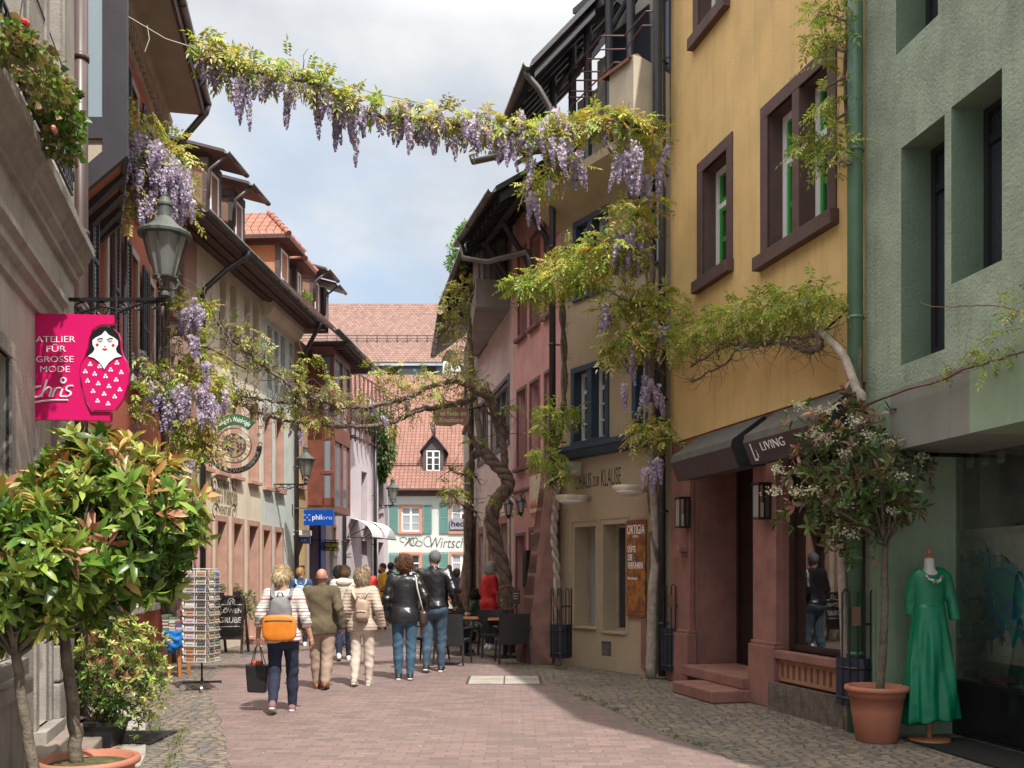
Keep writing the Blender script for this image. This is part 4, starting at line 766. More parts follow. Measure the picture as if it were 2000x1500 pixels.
wall(F4,h4,mCr,0,sM,0,zt4,[(*o,.24) for o in oT+o1c]+[(*o,.30) for o in ogc],6); wall(F4,h5,mBl,sM,F4.L,0,zt4-.25,[(*o,.24) for o in oU+o1b]+[(*o,.30) for o in ogb],6)
for h,os in ((h4,oT),(h5,oU)): 
    for o in os: window(F4,h,o,.22,M('cream_frame2',(.45,.41,.33),.6),1,(),.04)
for h,os in ((h4,o1c),(h5,o1b)):
    for o in os: window(F4,h,o,.2,wood_b,1,(.65,),.06,surround=rs,sw=.08,liner=.012)
for h,os in ((h4,ogc),(h5,ogb)):
    for o in os: window(F4,h,o,.27,wood_b,1,(.72,),.06,surround=rs,sw=.13,sill=o[2]>.5,liner=.012)
mb=MB(); mb.fbox(F4,ogc[3][0]-.25,ogc[3][1]+.25,0,.5,0,.12); mb.build('doorstep',sand,h4,bevel=.01)
a0=F4.s(512); ledge(F4,h5,a0+.05,F4.L,[(0,zb2+.1),(.1,zb2+.12),(.2,zb2+.2),(.26,zb2+.34),(.26,zb2+.5),(.2,zb2+.56),(0,zb2+.7)],mCr,'roller_cornice')
mb=MB(); mb.fbox(F4,.02,.28,-.02,.05,0,z1s-1.2); mb.build('corner_pilaster',mRo,h4)
# eaves with long boards, gutter
def boards(F,parent,s0,s1,z,over,mat):
    mb=MB(); n=6
    for k in range(n): d0=over*k/n; d1=over*(k+1)/n-.012; mb.fbox(F,s0,s1,d0,d1,z-.03+.05*(1-k/n)*0-(.035 if k%2 else 0),z+.03)
    mb.build('eave_board',mat,parent)
E3=Fac((-6.3,17.1),(-5.77,25.1)); boards(E3,h4,.1,E3.L,8.12,.70,wood_b); roof(E3,h4,.1,E3.L,8.28,.68,5,43,tile_o,wood_b)
boards(E3,h3,-.0,1.5,8.32,.72,wood_b) if 0 else None
pipe(F4,h4,s=.06,d=.1,z0=.2,z1=7.2,r=.055,mat=darkpipe,top=(.75,.76,8.18)); pipe(F4,h5,s=F4.L-.1,d=.1,z0=.2,z1=7.0,r=.055,mat=darkpipe,top=(F4.L-.25,.76,8.18))
# dormers
def dormer(parent,F,pa,pb,z0,z1,kind,dd=-.3,dep=1.6,over=.25):
    s0,s1=F.s(pa,dd),F.s(pb,dd); mat=M('ochre_render',(.40,.20,.10),.85,.1,3) if kind!='brown' else M('brown_render',(.23,.135,.10),.85,.1,3); mb=MB()
    mb.quad(F.P(s0,dd,z0),F.P(s0,dd-dep,z0),F.P(s0,dd-dep,z1),F.P(s0,dd,z1)); mb.quad(F.P(s1,dd,z0),F.P(s1,dd-dep,z0),F.P(s1,dd-dep,z1),F.P(s1,dd,z1)); mb.quad(F.P(s0,dd,z0),F.P(s1,dd,z0),F.P(s1,dd,z1),F.P(s0,dd,z1))
    d_=mb.build('dormer',mat,parent); t=MB()
    t.fbox(F,s0-.02,s0+.09,dd-.1,dd+.02,z0,z1); t.fbox(F,s1-.09,s1+.02,dd-.1,dd+.02,z0,z1); t.fbox(F,s0-.03,s1+.03,dd-dep,dd+.03,z1-.16,z1); t.build('timber',M('grey_brown_timber',(.075,.06,.06),.6,.2,4),d_)
    o=(s0+.12,s1-.12,z0+.15,z1-.2); window(F,d_,o,-dd-.02,win_w,1,(),.06)
    r=MB()
    if kind=='hip':
        a,b=s0-.3,s1+.3; e=dd+.35; zz=z1+.02; zr=z1+.85; c=(a+b)/2; 
        p=[F.P(a,e,zz),F.P(b,e,zz),F.P(b,dd-dep-1,zz),F.P(a,dd-dep-1,zz)]; q0,q1=F.P(c,e-.75,zr),F.P(c,dd-dep-1.5,zr)
        r.v+=[]; L1=1.4
        r.quad(p[0],p[1],q0,q0,0,[(0,0),(b-a,0),((b-a)/2,L1),((b-a)/2,L1)]); r.quad(p[0],q0,q1,p[3],0,[(0,0),(.75,L1),(3,L1),(3,0)]); r.quad(p[1],p[2],q1,q0,0,[(0,0),(3,0),(3,L1),(.75,L1)])
        r.fbox(F,a,b,dd-dep,e,zz-.1,zz-.005,1); r.build('roof',[tile_o,wood_b],d_,recalc=False)
        h=MB()
        for A_,B_ in ((p[0],q0),(p[1],q0)):
            for k in range(6): x,y=A_.lerp(B_,k/6),A_.lerp(B_,(k+1.08)/6); h.tube([x,y],[.085,.065],8)
        h.build('ridge_tile',M('ridge_tiles',(.30,.12,.08),.8,.2,9),d_)
    else:
        a,b=s0-.25,s1+.25; zz=z1+.0; sl=.28; e=dd+.45
        r.quad(F.P(a,e,zz+.06),F.P(b,e,zz+.06),F.P(b,dd-dep-1,zz+.06+(dep+1.45)*sl),F.P(a,dd-dep-1,zz+.06+(dep+1.45)*sl),0,[(0,0),(b-a,0),(b-a,3),(0,3)])
        r.hexa([F.P(a,e,zz),F.P(b,e,zz),F.P(b,dd-dep-1,zz+(dep+1.45)*sl),F.P(a,dd-dep-1,zz+(dep+1.45)*sl),F.P(a,e,zz+.055),F.P(b,e,zz+.055),F.P(b,dd-dep-1,zz+.055+(dep+1.45)*sl),F.P(a,dd-dep-1,zz+.055+(dep+1.45)*sl)],1)
        r.build('roof',[tile_o,M('grey_brown_timber',(0,0,0))],d_,recalc=False); gutter(F,d_,a,b,e+.06,zz+.02,zinc,.06)
        pp=MB(); pp.tube([F.P(a+.12,e+.05,zz),F.P(a+.12,dd+.1,zz-.3),F.P(a+.12,dd+.08,zz-.9)],.035,8); pp.build('downpipe',zinc,d_,smooth=True)
for pa,pb,z0,z1,k in ((405,430,9.0,10.35,'brown'),(455,476,9.0,10.3,'brown'),(545,564,9.2,10.35,'hip'),(578,589,9.2,10.2,'hip')): dormer(h4,E3,pa,pb,z0,z1,k)
# ---- L4 ochre, L5 wood oriel + lilac, L6 lilac ----------------------------
F5=Fac((-5.77,25.1),(-5.45,30.)); h6a=thing('house','narrow ochre house with a sandstone window beside the red wooden oriel','house',F5.P(.5,0,0)); sW=F5.s(600); sL=F5.s(640)
mOc=M('ochre_wall',(.42,.30,.155),.9,.1,2,.2,45,streak=.3); oc=[(.3,.75,4.0,5.5),(.3,.75,6.3,7.6)]; wall(F5,h6a,mOc,0,sW,0,7.9,oc+[(.35,.95,.1,2.5)],6,.2); cols(F5,h6a,oc,.15,wood_b,surround=rs,sw=.13); window(F5,h6a,(.35,.95,.1,2.5),.2,wood_b,1,(.3,.5,.7),.06)
h7=thing('house','lilac plastered house with a tall red brown wooden oriel','house',F5.P(3,0,0)); mLi=M('lilac_wall',(.46,.38,.42),.9,.07,2,.2,45,streak=.2)
ol=[(F5.s(650),F5.s(656),1.2,3.0),(F5.s(648),F5.s(655),4.2,7.0)]; wall(F5,h7,mLi,sW,F5.L,0,7.9,[(F5.s(604),F5.s(636),.05,3.0,.5)]+ol,6,.2); cols(F5,h7,ol,.15,wood_r,surround=rs,sw=.1)
mb=MB(); s0,s1=sW+.02,F5.s(636,.0); D=.75
for s in (s0,(s0+s1)/2,s1-.1): mb.fbox(F5,s,s+.1,D-.1,D,3.4,7.7)
mb.fbox(F5,s0,s1,0,D,3.3,3.5); mb.fbox(F5,s0,s1,0,D,7.6,7.9); mb.fbox(F5,s0,s1,0,D,5.3,5.75); mb.fbox(F5,s0,s0+.06,0,.42,3.4,7.7); mb.fbox(F5,s0,s0+.06,.42,D,3.4,3.7); mb.fbox(F5,s0,s0+.05,.42,.48,3.4,7.7); mb.fbox(F5,s0-.01,s0+.04,.36,D,4.35,4.45)
q=mb.build('oriel',wood_r,h7,bevel=.01); mb=MB(); mb.fbox(F5,s0+.02,s1-.02,.05,D-.05,3.5,7.6); mb.build('pane',simple('grey_glass',(.18,.22,.26),.06,spec=1.),q)
mb=MB(); mb.fbox(F5,sW+.05,F5.s(660),0,1.1,7.95,8.05); 
for k in range(14): s=sW+.1+k*(F5.s(660)-sW)/14; mb.fbox(F5,s,s+.06,0,1.05,7.83,7.95)
mb.build('eave_board',wood_b,h7); roof(F5,h7,0,F5.L-.2,8.15,1.05,5,43,tile_o,wood_b); dormer(h7,F5,612,624,9.1,10.5,'brown'); dormer(h7,F5,632,640,9.1,10.4,'brown')
F7=Fac((-5.45,30.),(-4.57,34.9)); h8=thing('house','far lilac house with slim brown windows and white hooped awnings','house',F7.P(2.5,0,0)); mL2=M('light_lilac',(.52,.45,.48),.9,.06,2,.2,45,streak=.15)
zu=F7.z(675,905); ou=[]
for a,b in ((675,685),(706,717),(739,749)): ou+=[(F7.s(a),F7.s(b),F7.z(706,1032),F7.z(706,920)),(F7.s(a),F7.s(b),.1,2.7)]
wall(F7,h8,mL2,0,F7.L,0,6.6,[(*o,.35) for o in ou],6); cols(F7,h8,ou,.2,wood_b,surround=None)
mb=MB()
for a in (730,): mb.fbox(F7,F7.s(735),F7.L,0,.5,3.0,6.1)
for k in range(10): s=.1+k*F7.L/10; mb.fbox(F7,s,s+.05,0,.25,6.1,6.16); mb.fbox(F7,s,s+.05,.2,.25,5.8,6.9)
mb.build('balcony_frame',M('rail_red',(0,0,0)),h8) if 0 else None
bl=thing('balcony_railing','rusty red roof terrace railing with tall posts above the lilac house','railing',F7.P(2,0,6.6)); mb=MB()
for k in range(12): s=.15+k*(F7.L-.3)/11; mb.fbox(F7,s,s+.05,.12,.17,5.9,8.2); mb.fbox(F7,s,s+.05,.0,.3,6.0,6.05)
for z in (6.7,7.2,8.15): mb.fbox(F7,0,F7.L,.12,.16,z,z+.05)
mb.build('rails',MATS['rail_red'],bl)
mb=MB(); mb.fbox(F5,F5.s(623),F5.s(631),-.02,.06,0,3.05); mb.build('pillar',simple('royal_blue',(.01,.03,.25),.5),h7)
mb=MB(); a=F5.s(646); mb.fbox(F5,a,a+.5,-.02,.08,0,2.1); mb.fbox(F5,a-.05,a+.55,-.02,.14,2.1,2.2); mb.fbox(F5,a,a+.5,-.02,.11,2.2,2.35); mb.fbox(F5,a-.07,a+.57,-.02,.17,2.35,2.45); mb.build('pilaster',M('pale_stone',(.55,.52,.48),.8,.1),h7,bevel=.01)
for px in (673,733): pipe(F7,h8,px=px,d=.12,z0=.1,z1=7.6,r=.06,mat=darkpipe)
roofb=MB(); 
for k,(a,b) in enumerate(((F7.s(678),F7.s(700)),(F7.s(706),F7.s(728)))):
    t=thing('barrel_awning',('nearer','farther')[k]+' white hooped awning over the lilac shopfront','awning',F7.P((a+b)/2,.4,2.9),group='hooped awnings'); mb=MB(); n=8
    for j in range(n):
        a0,a1=PI/2*j/n,PI/2*(j+1)/n; P=lambda s,an:F7.P(s,.85*math.cos(an),2.75+.62*math.sin(an)); mb.quad(P(a,a0),P(b,a0),P(b,a1),P(a,a1))
    mb.poly([F7.P(a,0,2.75)]+[F7.P(a,.85*math.cos(PI/2*j/n),2.75+.62*math.sin(PI/2*j/n)) for j in range(n+1)],1) if 0 else None
    for j in (0,3,6): an=PI/2*j/8; mb.tube([F7.P(a,0,2.75),F7.P(a,.84*math.cos(an),2.75+.61*math.sin(an))],.012,4,1)
    mb.tube([F7.P(a,.85,2.75),F7.P(b,.85,2.75)],.02,5,1); mb.build('canopy',[M('white_canvas',(.62,.60,.58),.7,.08,4),MATS['black_iron']],t,recalc=False)
# ================================================================ back of the street
F8=Fac((-20,55),(14,55)); h9=thing('house','pale green inn closing the lane with teal shutters and a red tiled roof','house',(0,55,0)); mMint=M('mint_wall',(.52,.545,.52),.9,.05,.8,.15,30,streak=.15)
def bo(x0,x1,yt,yb): return F8.rect(x0,x1,yt,yb)
W8=[bo(784,820,990,1038),bo(784,820,1083,1136),bo(882,920,985,1038),bo(882,920,1082,1136),bo(690,726,990,1038),bo(690,726,1083,1136)]
wall(F8,h9,mMint,0,F8.L,0,6.35,[(*o,.12) for o in W8],9); teal=M('teal_shutter',(.11,.25,.23),.6,.08,3); ork=M('orange_stone',(.50,.22,.14),.8,.08,3)
for k,o in enumerate(W8):
    w_=window(F8,h9,o,.1,win_w,2,(.33,.66) if 0 else (.68,.34),.07,surround=ork,sw=.14,glass='curtain_glass' if k<5 and k!=1 else 'window_glass',mul=.06)
    ww=.52; shutter(F8,w_,o[0]-ww-.18,o[0]-.18,o[2]-.1,o[3]+.1,mat=teal); shutter(F8,w_,o[1]+.18,o[1]+ww+.18,o[2]-.1,o[3]+.1,mat=teal)
roof(F8,h9,0,F8.L,6.45,.5,6.3,49.5,tile_f,wood_b,gut=True); mb=MB(); mb.fbox(F8,0,F8.L,.0,.12,6.05,6.4); mb.build('eave_board',wood_b,h9)
mb=MB(); zz=7.9
for k in range(60): s=2+k*.5; mb.tube([F8.P(s,-.72,7.75),F8.P(s,-.72,8.05)],.02,4)
for z in (7.8,7.92,8.05): mb.tube([F8.P(2,-.72,z),F8.P(32,-.72,z)],.02,4)
mb.build('snow_guard',darkpipe,h9)
# attic dormer with small gable
c=F8.s(846); dq=.45; d=MB(); ds0,ds1=F8.s(826,-dq),F8.s(866,-dq); dz1=F8.z(826,878,-dq); dz0=F8.z(826,922,-dq); dp_=F8.z(846,852,-dq)
d.fbox(F8,ds0,ds0+.2,-3.5,-dq,dz0,dz1); d.fbox(F8,ds1-.2,ds1,-3.5,-dq,dz0,dz1); d.fbox(F8,ds0+.2,ds1-.2,-3.5,-dq-.1,dz0,dz0+.1); d.hexa([F8.P(ds0-.1,-dq-.05,dz1),F8.P(ds1+.1,-dq-.05,dz1),F8.P(ds1+.1,-3.5,dz1),F8.P(ds0-.1,-3.5,dz1),F8.P(c-.01,-dq-.05,dp_),F8.P(c+.01,-dq-.05,dp_),F8.P(c+.01,-3.5,dp_),F8.P(c-.01,-3.5,dp_)])
dd_=d.build('dormer',M('grey_brown_timber',(0,0,0)),h9); window(F8,dd_,(ds0+.18,ds1-.18,dz0+.05,dz1-.05),dq+.02,win_w,2,(.33,.66),.08,mul=.06)
r=MB()
for sgn in (-1,1):
    e=c+sgn*(ds1-ds0)/2*1.35; ez=dz1-.2; r.hexa([F8.P(c,-dq+.2,dp_+.02),F8.P(c,-4.5,dp_+.02),F8.P(e,-4.5,ez),F8.P(e,-dq+.2,ez),F8.P(c,-dq+.2,dp_+.12),F8.P(c,-4.5,dp_+.12),F8.P(e,-4.5,ez+.1),F8.P(e,-dq+.2,ez+.1)])
r.build('roof',tile_b,dd_)
fr=plane_frame(F8.P(F8.s(836),.01,F8.z(836,1070)),F8.u,(0,0,1),F8.n); text('Wirtschaft',fr,.62,ink,h9,width=2.75,shear=.25,ext=.01,off=-.012)
def squiggle(mb,fr,pts,r=.02): mb.tube([fr(u,v,.01) for u,v in pts],r,5)
mb=MB(); fr2=plane_frame(F8.P(F8.s(803),.01,F8.z(803,1058)),F8.u,(0,0,1),F8.n)
squiggle(mb,fr2,[(.42*math.sin(t*2)*(.6+.4*math.cos(t)),.24*math.sin(t*3+.5)) for t in np.linspace(0,2*PI,60)],.014); squiggle(mb,fr2,[(-.45+.2*math.cos(t),.12+.15*math.sin(t)) for t in np.linspace(0,5,20)],.012); squiggle(mb,fr2,[(.45+.2*math.cos(t),-.1+.15*math.sin(t)) for t in np.linspace(2,8,20)],.012)
squiggle(mb,fr2,[(1.0+.26*math.cos(t),.02+.3*math.sin(t)) for t in np.linspace(1,6,20)],.012)
mb.build('painted_flourish',ink,h9)
sb_=thing('shop_sign','lilac grey fascia sign with a dark name under the first floor window of the inn','sign',F8.P(F8.s(898),.1,3.)); a,b,c_,e=F8.rect(879,922,1013,1034); mb=MB(); mb.fbox(F8,a,b+.6,.05,.16,c_,e); mb.build('board',M('lilac_board',(.25,.24,.29),.7),sb_); fr=plane_frame(F8.P(a+.06,.165,c_+.17),F8.u,(0,0,1),F8.n); text('hedwig',fr,.34,M('black_letter',(.01,.01,.01),.5),sb_,width=1.5,ext=.008,off=.02)
# big building behind with clerestory
F9=Fac((-40,75),(16,75)); h10=thing('hall','large hall beyond the inn with a huge weathered tile roof and a strip of windows','building',(-5,75,0)); wall(F9,h10,M('hall_wall',(.10,.075,.07),.9),0,F9.L,0,18.0,[],20)
mb=MB(); zc0,zc1=F9.z(800,738),F9.z(800,716); s=1
gl=[]
while s<F9.L-4: gl.append((s,s+2.2)); s+=3.0
for a,b in gl: mb.fbox(F9,a,b,.02,.05,zc0-1,zc1)
mb.build('clerestory_pane',simple('blue_glass',(.16,.22,.30),.05,spec=1.),h10)
ov_=1.0; roof(F9,h10,0,F9.L,F9.z(800,712),ov_,4.1,49.5,tile_m,wood_b); 
a,b=F9.s(809,-4.6),F9.s(829,-4.6); z0=F9.z(819,636,-4.6); z1=F9.z(819,602,-5.4); mb=MB(); mb.hexa([F9.P(a,-3.9,z0),F9.P(b,-3.9,z0),F9.P(b,-5.2,z1),F9.P(a,-5.2,z1),F9.P(a,-4.3,z0),F9.P(b,-4.3,z0),F9.P(b,-5.7,z1),F9.P(a,-5.7,z1)]); 
mb.build('roof_hatch',darkpipe,h10)
mb=MB(); s=F9.s(640,-.9)
while s<F9.s(900,-.9): mb.tube([F9.P(s,-.6,F9.z(800,712)+1.9),F9.P(s,-.6,F9.z(800,712)+2.5)],.03,4); s+=.8
for z in (2.2,2.45): mb.tube([F9.P(2,-.6,F9.z(800,712)+z),F9.P(F9.L-2,-.6,F9.z(800,712)+z)],.03,4)
mb.build('snow_guard',darkpipe,h10)
gb=thing('house','white curved gable with a little red roof behind the inn, seen through the branches','house',(-4,66,0)); mb=MB(); o=[(862,1000),(862,792),(868,786),(866,770),(872,764),(871,748),(877,744),(878,728),(884,712),(890,704),(896,712),(903,728),(905,744),(911,748),(912,764),(918,770),(918,1000)]
mb.poly([W(x,y,66) for x,y in o]); Pb=lambda x,y:W(x,y,66)+Vector((0,.5,0)); mb.poly([Pb(x,y) for x,y in o][::-1]); [mb.quad(W(*a,66),W(*b,66),Pb(*b),Pb(*a)) for a,b in zip(o,o[1:]+o[:1])]; mb.build('gable_wall',M('gable_white',(.62,.60,.55),.9,.08,1,.1,30,streak=.3),gb)
for y in (748,770,792): mb=MB(); a,b=W(864,y,65.85),W(916,y,65.85); mb.box(a.x,b.x,65.8,66,a.z-.12,a.z+.12); mb.build('string_course',MATS['gable_white'],gb)
mb=MB(); a,b,c=W(862,705,67),W(898,705,67),W(880,684,67); mb.hexa([a,b,b+Vector((0,5,0)),a+Vector((0,5,0)),c-Vector((.3,0,0)),c+Vector((.3,0,0)),c+Vector((.3,5,0)),c+Vector((-.3,5,0))]); mb.box(a.x+.1,b.x-.1,67,72,5,a.z-.01,1); mb.build('roof',[tile_o,MATS['gable_white']],gb)
# house with white gable behind on the right
F10=Fac((W(870,0,50).x,50),(W(935,0,50).x,50)); 
# ================================================================ vegetation
leafm=colmat('leaf',.42,.38,.45); petal=colmat('petal',.7,.35,.2); cardm=colmat('printed_card',.5,0,.3); glossleaf=colmat('glossy_leaf',.34,.26,.45)
bark=M('vine_bark',(.16,.115,.085),.9,.35,12,.9,40,streak=.5); bark_p=M('pale_bark',(.34,.29,.24),.9,.3,10,.7,40,streak=.4); bark_t=M('twisted_bark',(.17,.125,.10),.9,.4,9,1.,30,streak=.5)
def unit(v): return v/np.maximum(np.linalg.norm(v,axis=-1,keepdims=True),1e-9)
def pal(cols,n,r,jit=.18):
    c=np.array(cols)[r.integers(0,len(cols),n)]; return np.clip(c*(1+jit*r.normal(size=(n,1)))*(1+.06*r.normal(size=(n,3))),.002,.95)
def leaves(base,dirv,nrm,L,Wd,col,parent,name='foliage',mat=None,mid=.45,fold=.25,full=False):
    d=unit(dirv); s=unit(np.cross(d,nrm)); n=np.cross(s,d); L=L[:,None]; Wd=Wd[:,None]
    if not full:
        a=base; b=base+d*L*mid+s*Wd*.5+n*Wd*fold; c=base+d*L-n*L*.12; e=base+d*L*mid-s*Wd*.5+n*Wd*fold
        V=np.stack([a,b,c,e],1).reshape(-1,3); k=np.arange(len(base))*4; F=np.concatenate([np.stack([k,k+1,k+2],1),np.stack([k,k+2,k+3],1)]); C=np.concatenate([col,col])
    else:
        m1=base+d*L*.35; m2=base+d*L*.7-n*L*.03; t=base+d*L-n*L*.14; f=n*Wd*fold
        V=np.stack([base,m1+s*Wd*.46+f,m2+s*Wd*.40+f,t,m2-s*Wd*.40+f,m1-s*Wd*.46+f,m1,m2],1).reshape(-1,3); k=np.arange(len(base))*8
        T=[(0,1,6),(6,1,2),(6,2,7),(7,2,3),(7,3,4),(6,7,4),(6,4,5),(0,6,5)]; F=np.concatenate([np.stack([k+a,k+b,k+c],1) for a,b,c in T]); C=np.concatenate([col]*8)
    return npmesh(name,V,F,mat or leafm,parent,C)
WG=[(.50,.50,.12),(.38,.44,.08),(.54,.47,.14),(.26,.36,.06),(.46,.34,.12),(.60,.57,.22),(.34,.40,.08)]
WD=[(.28,.36,.06),(.36,.43,.08),(.44,.50,.11),(.50,.54,.15),(.24,.33,.06)]
WY=[(.42,.42,.12),(.34,.36,.08),(.46,.44,.16),(.26,.32,.06),(.40,.32,.10)]
def compound(clumps,seed,parent,cols=WG,LL=.2,lf=.082,name='foliage',pairs=5,down=.35):
    r=np.random.default_rng(seed); B=[];D=[];N=[];Ls=[];Cs=[]
    for c,rad,n in clumps:
        c=np.array(c); rad=np.array(rad if hasattr(rad,'__len__') else (rad,)*3)
        u=unit(r.normal(size=(n,3))); rr=r.random((n,1))**.45; p=c+u*rad*rr
        d=unit(u*np.array([1,1,.7])+r.normal(size=(n,3))*.5+np.array([0,0,-down])); up=unit(r.normal(size=(n,3))*.35+np.array([0,0,1.])); s=unit(np.cross(d,up)); up=np.cross(s,d); L=LL*(.7+.6*r.random((n,1))); cc=pal(cols,n,r,.22)
        for k in range(pairs+1):
            t=(k+.6)/(pairs+.6); q=p+d*L*t+np.array([0,0,-1.])*L*.25*t*t
            for sg in ((-1,1) if k<pairs else (0,)):
                dd=unit(d*(.45 if sg else 1)+s*sg*.9+np.array([0,0,-.35])+r.normal(size=(n,3))*.12)
                B.append(q);D.append(dd);N.append(up+r.normal(size=(n,3))*.2);Ls.append(lf*(.75+.5*r.random(n)));Cs.append(np.clip(cc*(1+.1*r.normal(size=(n,1))),.003,.9))
    L=np.concatenate(Ls); return leaves(np.concatenate(B),np.concatenate(D),np.concatenate(N),L,L*.36,np.concatenate(Cs),parent,name)
LIL=[(.55,.48,.70),(.64,.57,.74),(.72,.66,.78),(.46,.38,.66),(.68,.60,.70)]
def racemes(spots,seed,parent,name='blossom',cols=LIL,fl=.0245,n=88):
    r=np.random.default_rng(seed); V=[];C=[]
    for (p,ln,rad) in spots:
        m=int(n*ln/.3); t=r.random(m)**.9; rr=rad*(1.05-t)**.7*(.55+.45*r.random(m)); an=r.random(m)*2*PI; tilt=r.normal(size=2)*.05
        q=np.stack([p[0]+rr*np.cos(an)+tilt[0]*t,p[1]+rr*np.sin(an)+tilt[1]*t,p[2]-ln*t],1); out=unit(np.stack([np.cos(an),np.sin(an),-.1+0*an],1)+r.normal(size=(m,3))*.45); a=unit(np.cross(out,r.normal(size=(m,3)))); b=np.cross(out,a); s=(fl*(.7+.6*r.random(m))*(1.1-.45*t))[:,None]
        V.append(np.stack([q-a*s,q+b*s*.8+out*s*.3,q+a*s,q-b*s*.8+out*s*.3],1).reshape(-1,3)); cc=pal(cols,m,r,.15); tip=np.array([.30,.20,.52]); C.append(cc*(1-.5*t[:,None]**1.5)+tip*.5*t[:,None]**1.5)
    V=np.concatenate(V); F=np.arange(len(V)).reshape(-1,4); return npmesh(name,V,F,petal,parent,np.concatenate(C))
def spl(pts,n=6):
    P=[np.array(p,float) for p in pts]; P=[2*P[0]-P[1]]+P+[2*P[-1]-P[-2]]; out=[]
    for i in range(1,len(P)-2):
        for k in range(n):
            t=k/n; out.append(.5*((2*P[i])+(-P[i-1]+P[i+1])*t+(2*P[i-1]-5*P[i]+4*P[i+1]-P[i+2])*t*t+(-P[i-1]+3*P[i]-3*P[i+1]+P[i+2])*t**3))
    out.append(P[-2]); return out
def wp(l): return [tuple(W(*p)) for p in l]
def branch(mb,pts,r0,r1,n=8,wig=.0,seed=0,m=0,sub=6):
    P=spl(pts,sub); q=np.random.default_rng(seed); 
    if wig: P=[p+q.normal(size=3)*wig for p in P]
    N=len(P); mb.tube(P,[r0+(r1-r0)*i/(N-1)*1. for i in range(N)],n,m); return P
def twigs(mb,P,n,ln,r,seed,up=.3,m=0):
    q=np.random.default_rng(seed)
    for _ in range(n):
        p=P[q.integers(0,len(P))]; d=unit(q.normal(size=3)+np.array([0,0,up])); pts=[p]
        for k in range(4): d=unit(d+q.normal(size=3)*.55); pts.append(pts[-1]+d*ln*(.5+q.random())/4)
        mb.tube(pts,[r,r*.8,r*.6,r*.45,r*.3],4,m)
def along(path,seed,n,jit,droop=(0,.1)):
    q=np.random.default_rng(seed); out=[]; P=np.array(path)
    for _ in range(n):
        t=q.random()*(len(P)-1.001); i=int(t); p=P[i]+(P[i+1]-P[i])*(t-i); out.append(p+q.normal(size=3)*jit-np.array([0,0,droop[0]+droop[1]*q.random()]))
    return out
# -- P1 garland across the lane -----------------------------------------------
g1_=thing('wisteria','flowering wisteria garland strung across the lane from the beige house','climber',FB.P(FB.L-.25,.16,0)); mb=MB()
tr=[tuple(FB.P(FB.L-.22,.2,0)),tuple(FB.P(FB.L-.24,.16,1.)),tuple(FB.P(FB.L-.20,.14,2.)),tuple(FB.P(FB.L-.22,.16,3.1)),tuple(FB.P(FB.L-.19,.2,4.2))]
branch(mb,tr,.085,.06,10,.006,1,1); P_=branch(mb,[tr[-1],tuple(FB.P(FB.L-.2,.2,5.3)),tuple(FB.P(FB.L-.25,.2,6.6)),tuple(FB.P(FB.L-.3,.6,7.6)),tuple(FB.P(FB.L-.35,.9,8.0))],.055,.035,8,.01,2)
branch(mb,[tuple(FB.P(FB.L-.12,.18,1.8)),tuple(FB.P(FB.L-.28,.2,3.0)),tuple(FB.P(FB.L-.12,.2,4.4)),tuple(FB.P(FB.L-.3,.2,6.)),tuple(FB.P(FB.L-.2,.2,7.4))],.03,.02,6,.01,3)
GP=wp([(1270,262,13.1),(1200,236,13.0),(1110,250,12.8),(1030,262,12.6),(960,255,12.5),(880,240,12.3),(800,232,12.1),(700,215,11.9),(640,175,11.8),(560,152,11.6),(480,142,11.5),(430,125,11.4),(395,98,11.3)])
gp=branch(mb,GP,.045,.014,8,.012,4); twigs(mb,gp,60,.35,.008,5)
for pts in ([(1290,600,13.9),(1230,590,13.9),(1180,560,14.2)],[(1295,460,13.7),(1240,470,13.6),(1200,450,13.4)],[(1300,860,14.),(1262,850,13.9)],[(1300,730,14.),(1250,700,13.9)]): twigs(mb,branch(mb,wp(pts),.02,.01,6,.01,6),10,.3,.007,7)
mb.build('stem',[bark,bark_p],g1_,smooth=True)
cl=[]; q=np.random.default_rng(21)
for i,p in enumerate(gp):
    f=i/len(gp); w_=.6+.6*abs(math.sin(i*.55+.4))*q.random(); cl.append((p+np.array([0,0,.07+.04*q.normal()]),(.15,.18,.08*w_+.03),int(8*w_)+2))
for px,py,Y,rr,n in ((1250,262,13.2,.30,34),(1200,235,13.,.22,26),(1270,300,13.3,.22,22),(1150,245,12.8,.22,24),(1080,265,12.8,.2,16),(1060,335,13.0,.24,34),(1035,370,13.2,.14,12),(1110,320,12.9,.2,22),(1235,425,13.4,.30,42),(1270,400,13.5,.25,26),(1200,480,13.4,.33,50),(1160,500,13.6,.3,42),(1230,500,13.5,.25,24),(1100,520,14.2,.33,36),(1250,590,13.8,.33,48),(1200,600,13.8,.27,30),(1285,650,13.7,.3,36),(1230,660,13.7,.32,44),(1190,690,13.8,.2,18),(1290,575,13.8,.2,20),(1262,830,13.9,.22,26),(1290,850,13.8,.2,22),(1240,850,13.9,.15,10)): cl.append((np.array(W(px,py,Y)),(rr,rr,rr*.75),n))
cl=[(c,r,int(n*(1.45 if c[0]>.5 and c[2]<7.2 else 1))) for c,r,n in cl]; compound(cl,31,g1_,WG)
sp_=[(p,.10+.16*q.random(),.045) for p in along(gp[4:],47,46,.05,(.0,.06))]
for f_ in (.10,.16,.24,.30,.40,.47,.52,.63,.68,.80,.86,.97):
    p=gp[int(f_*(len(gp)-1))]; big=q.random()
    for _ in range(2+int(6*big)): sp_.append((p+q.normal(size=3)*np.array([.10,.07,.03])-np.array([0,0,.04]),.12+.30*q.random()*(.5+big*.6),.045+.015*q.random()))
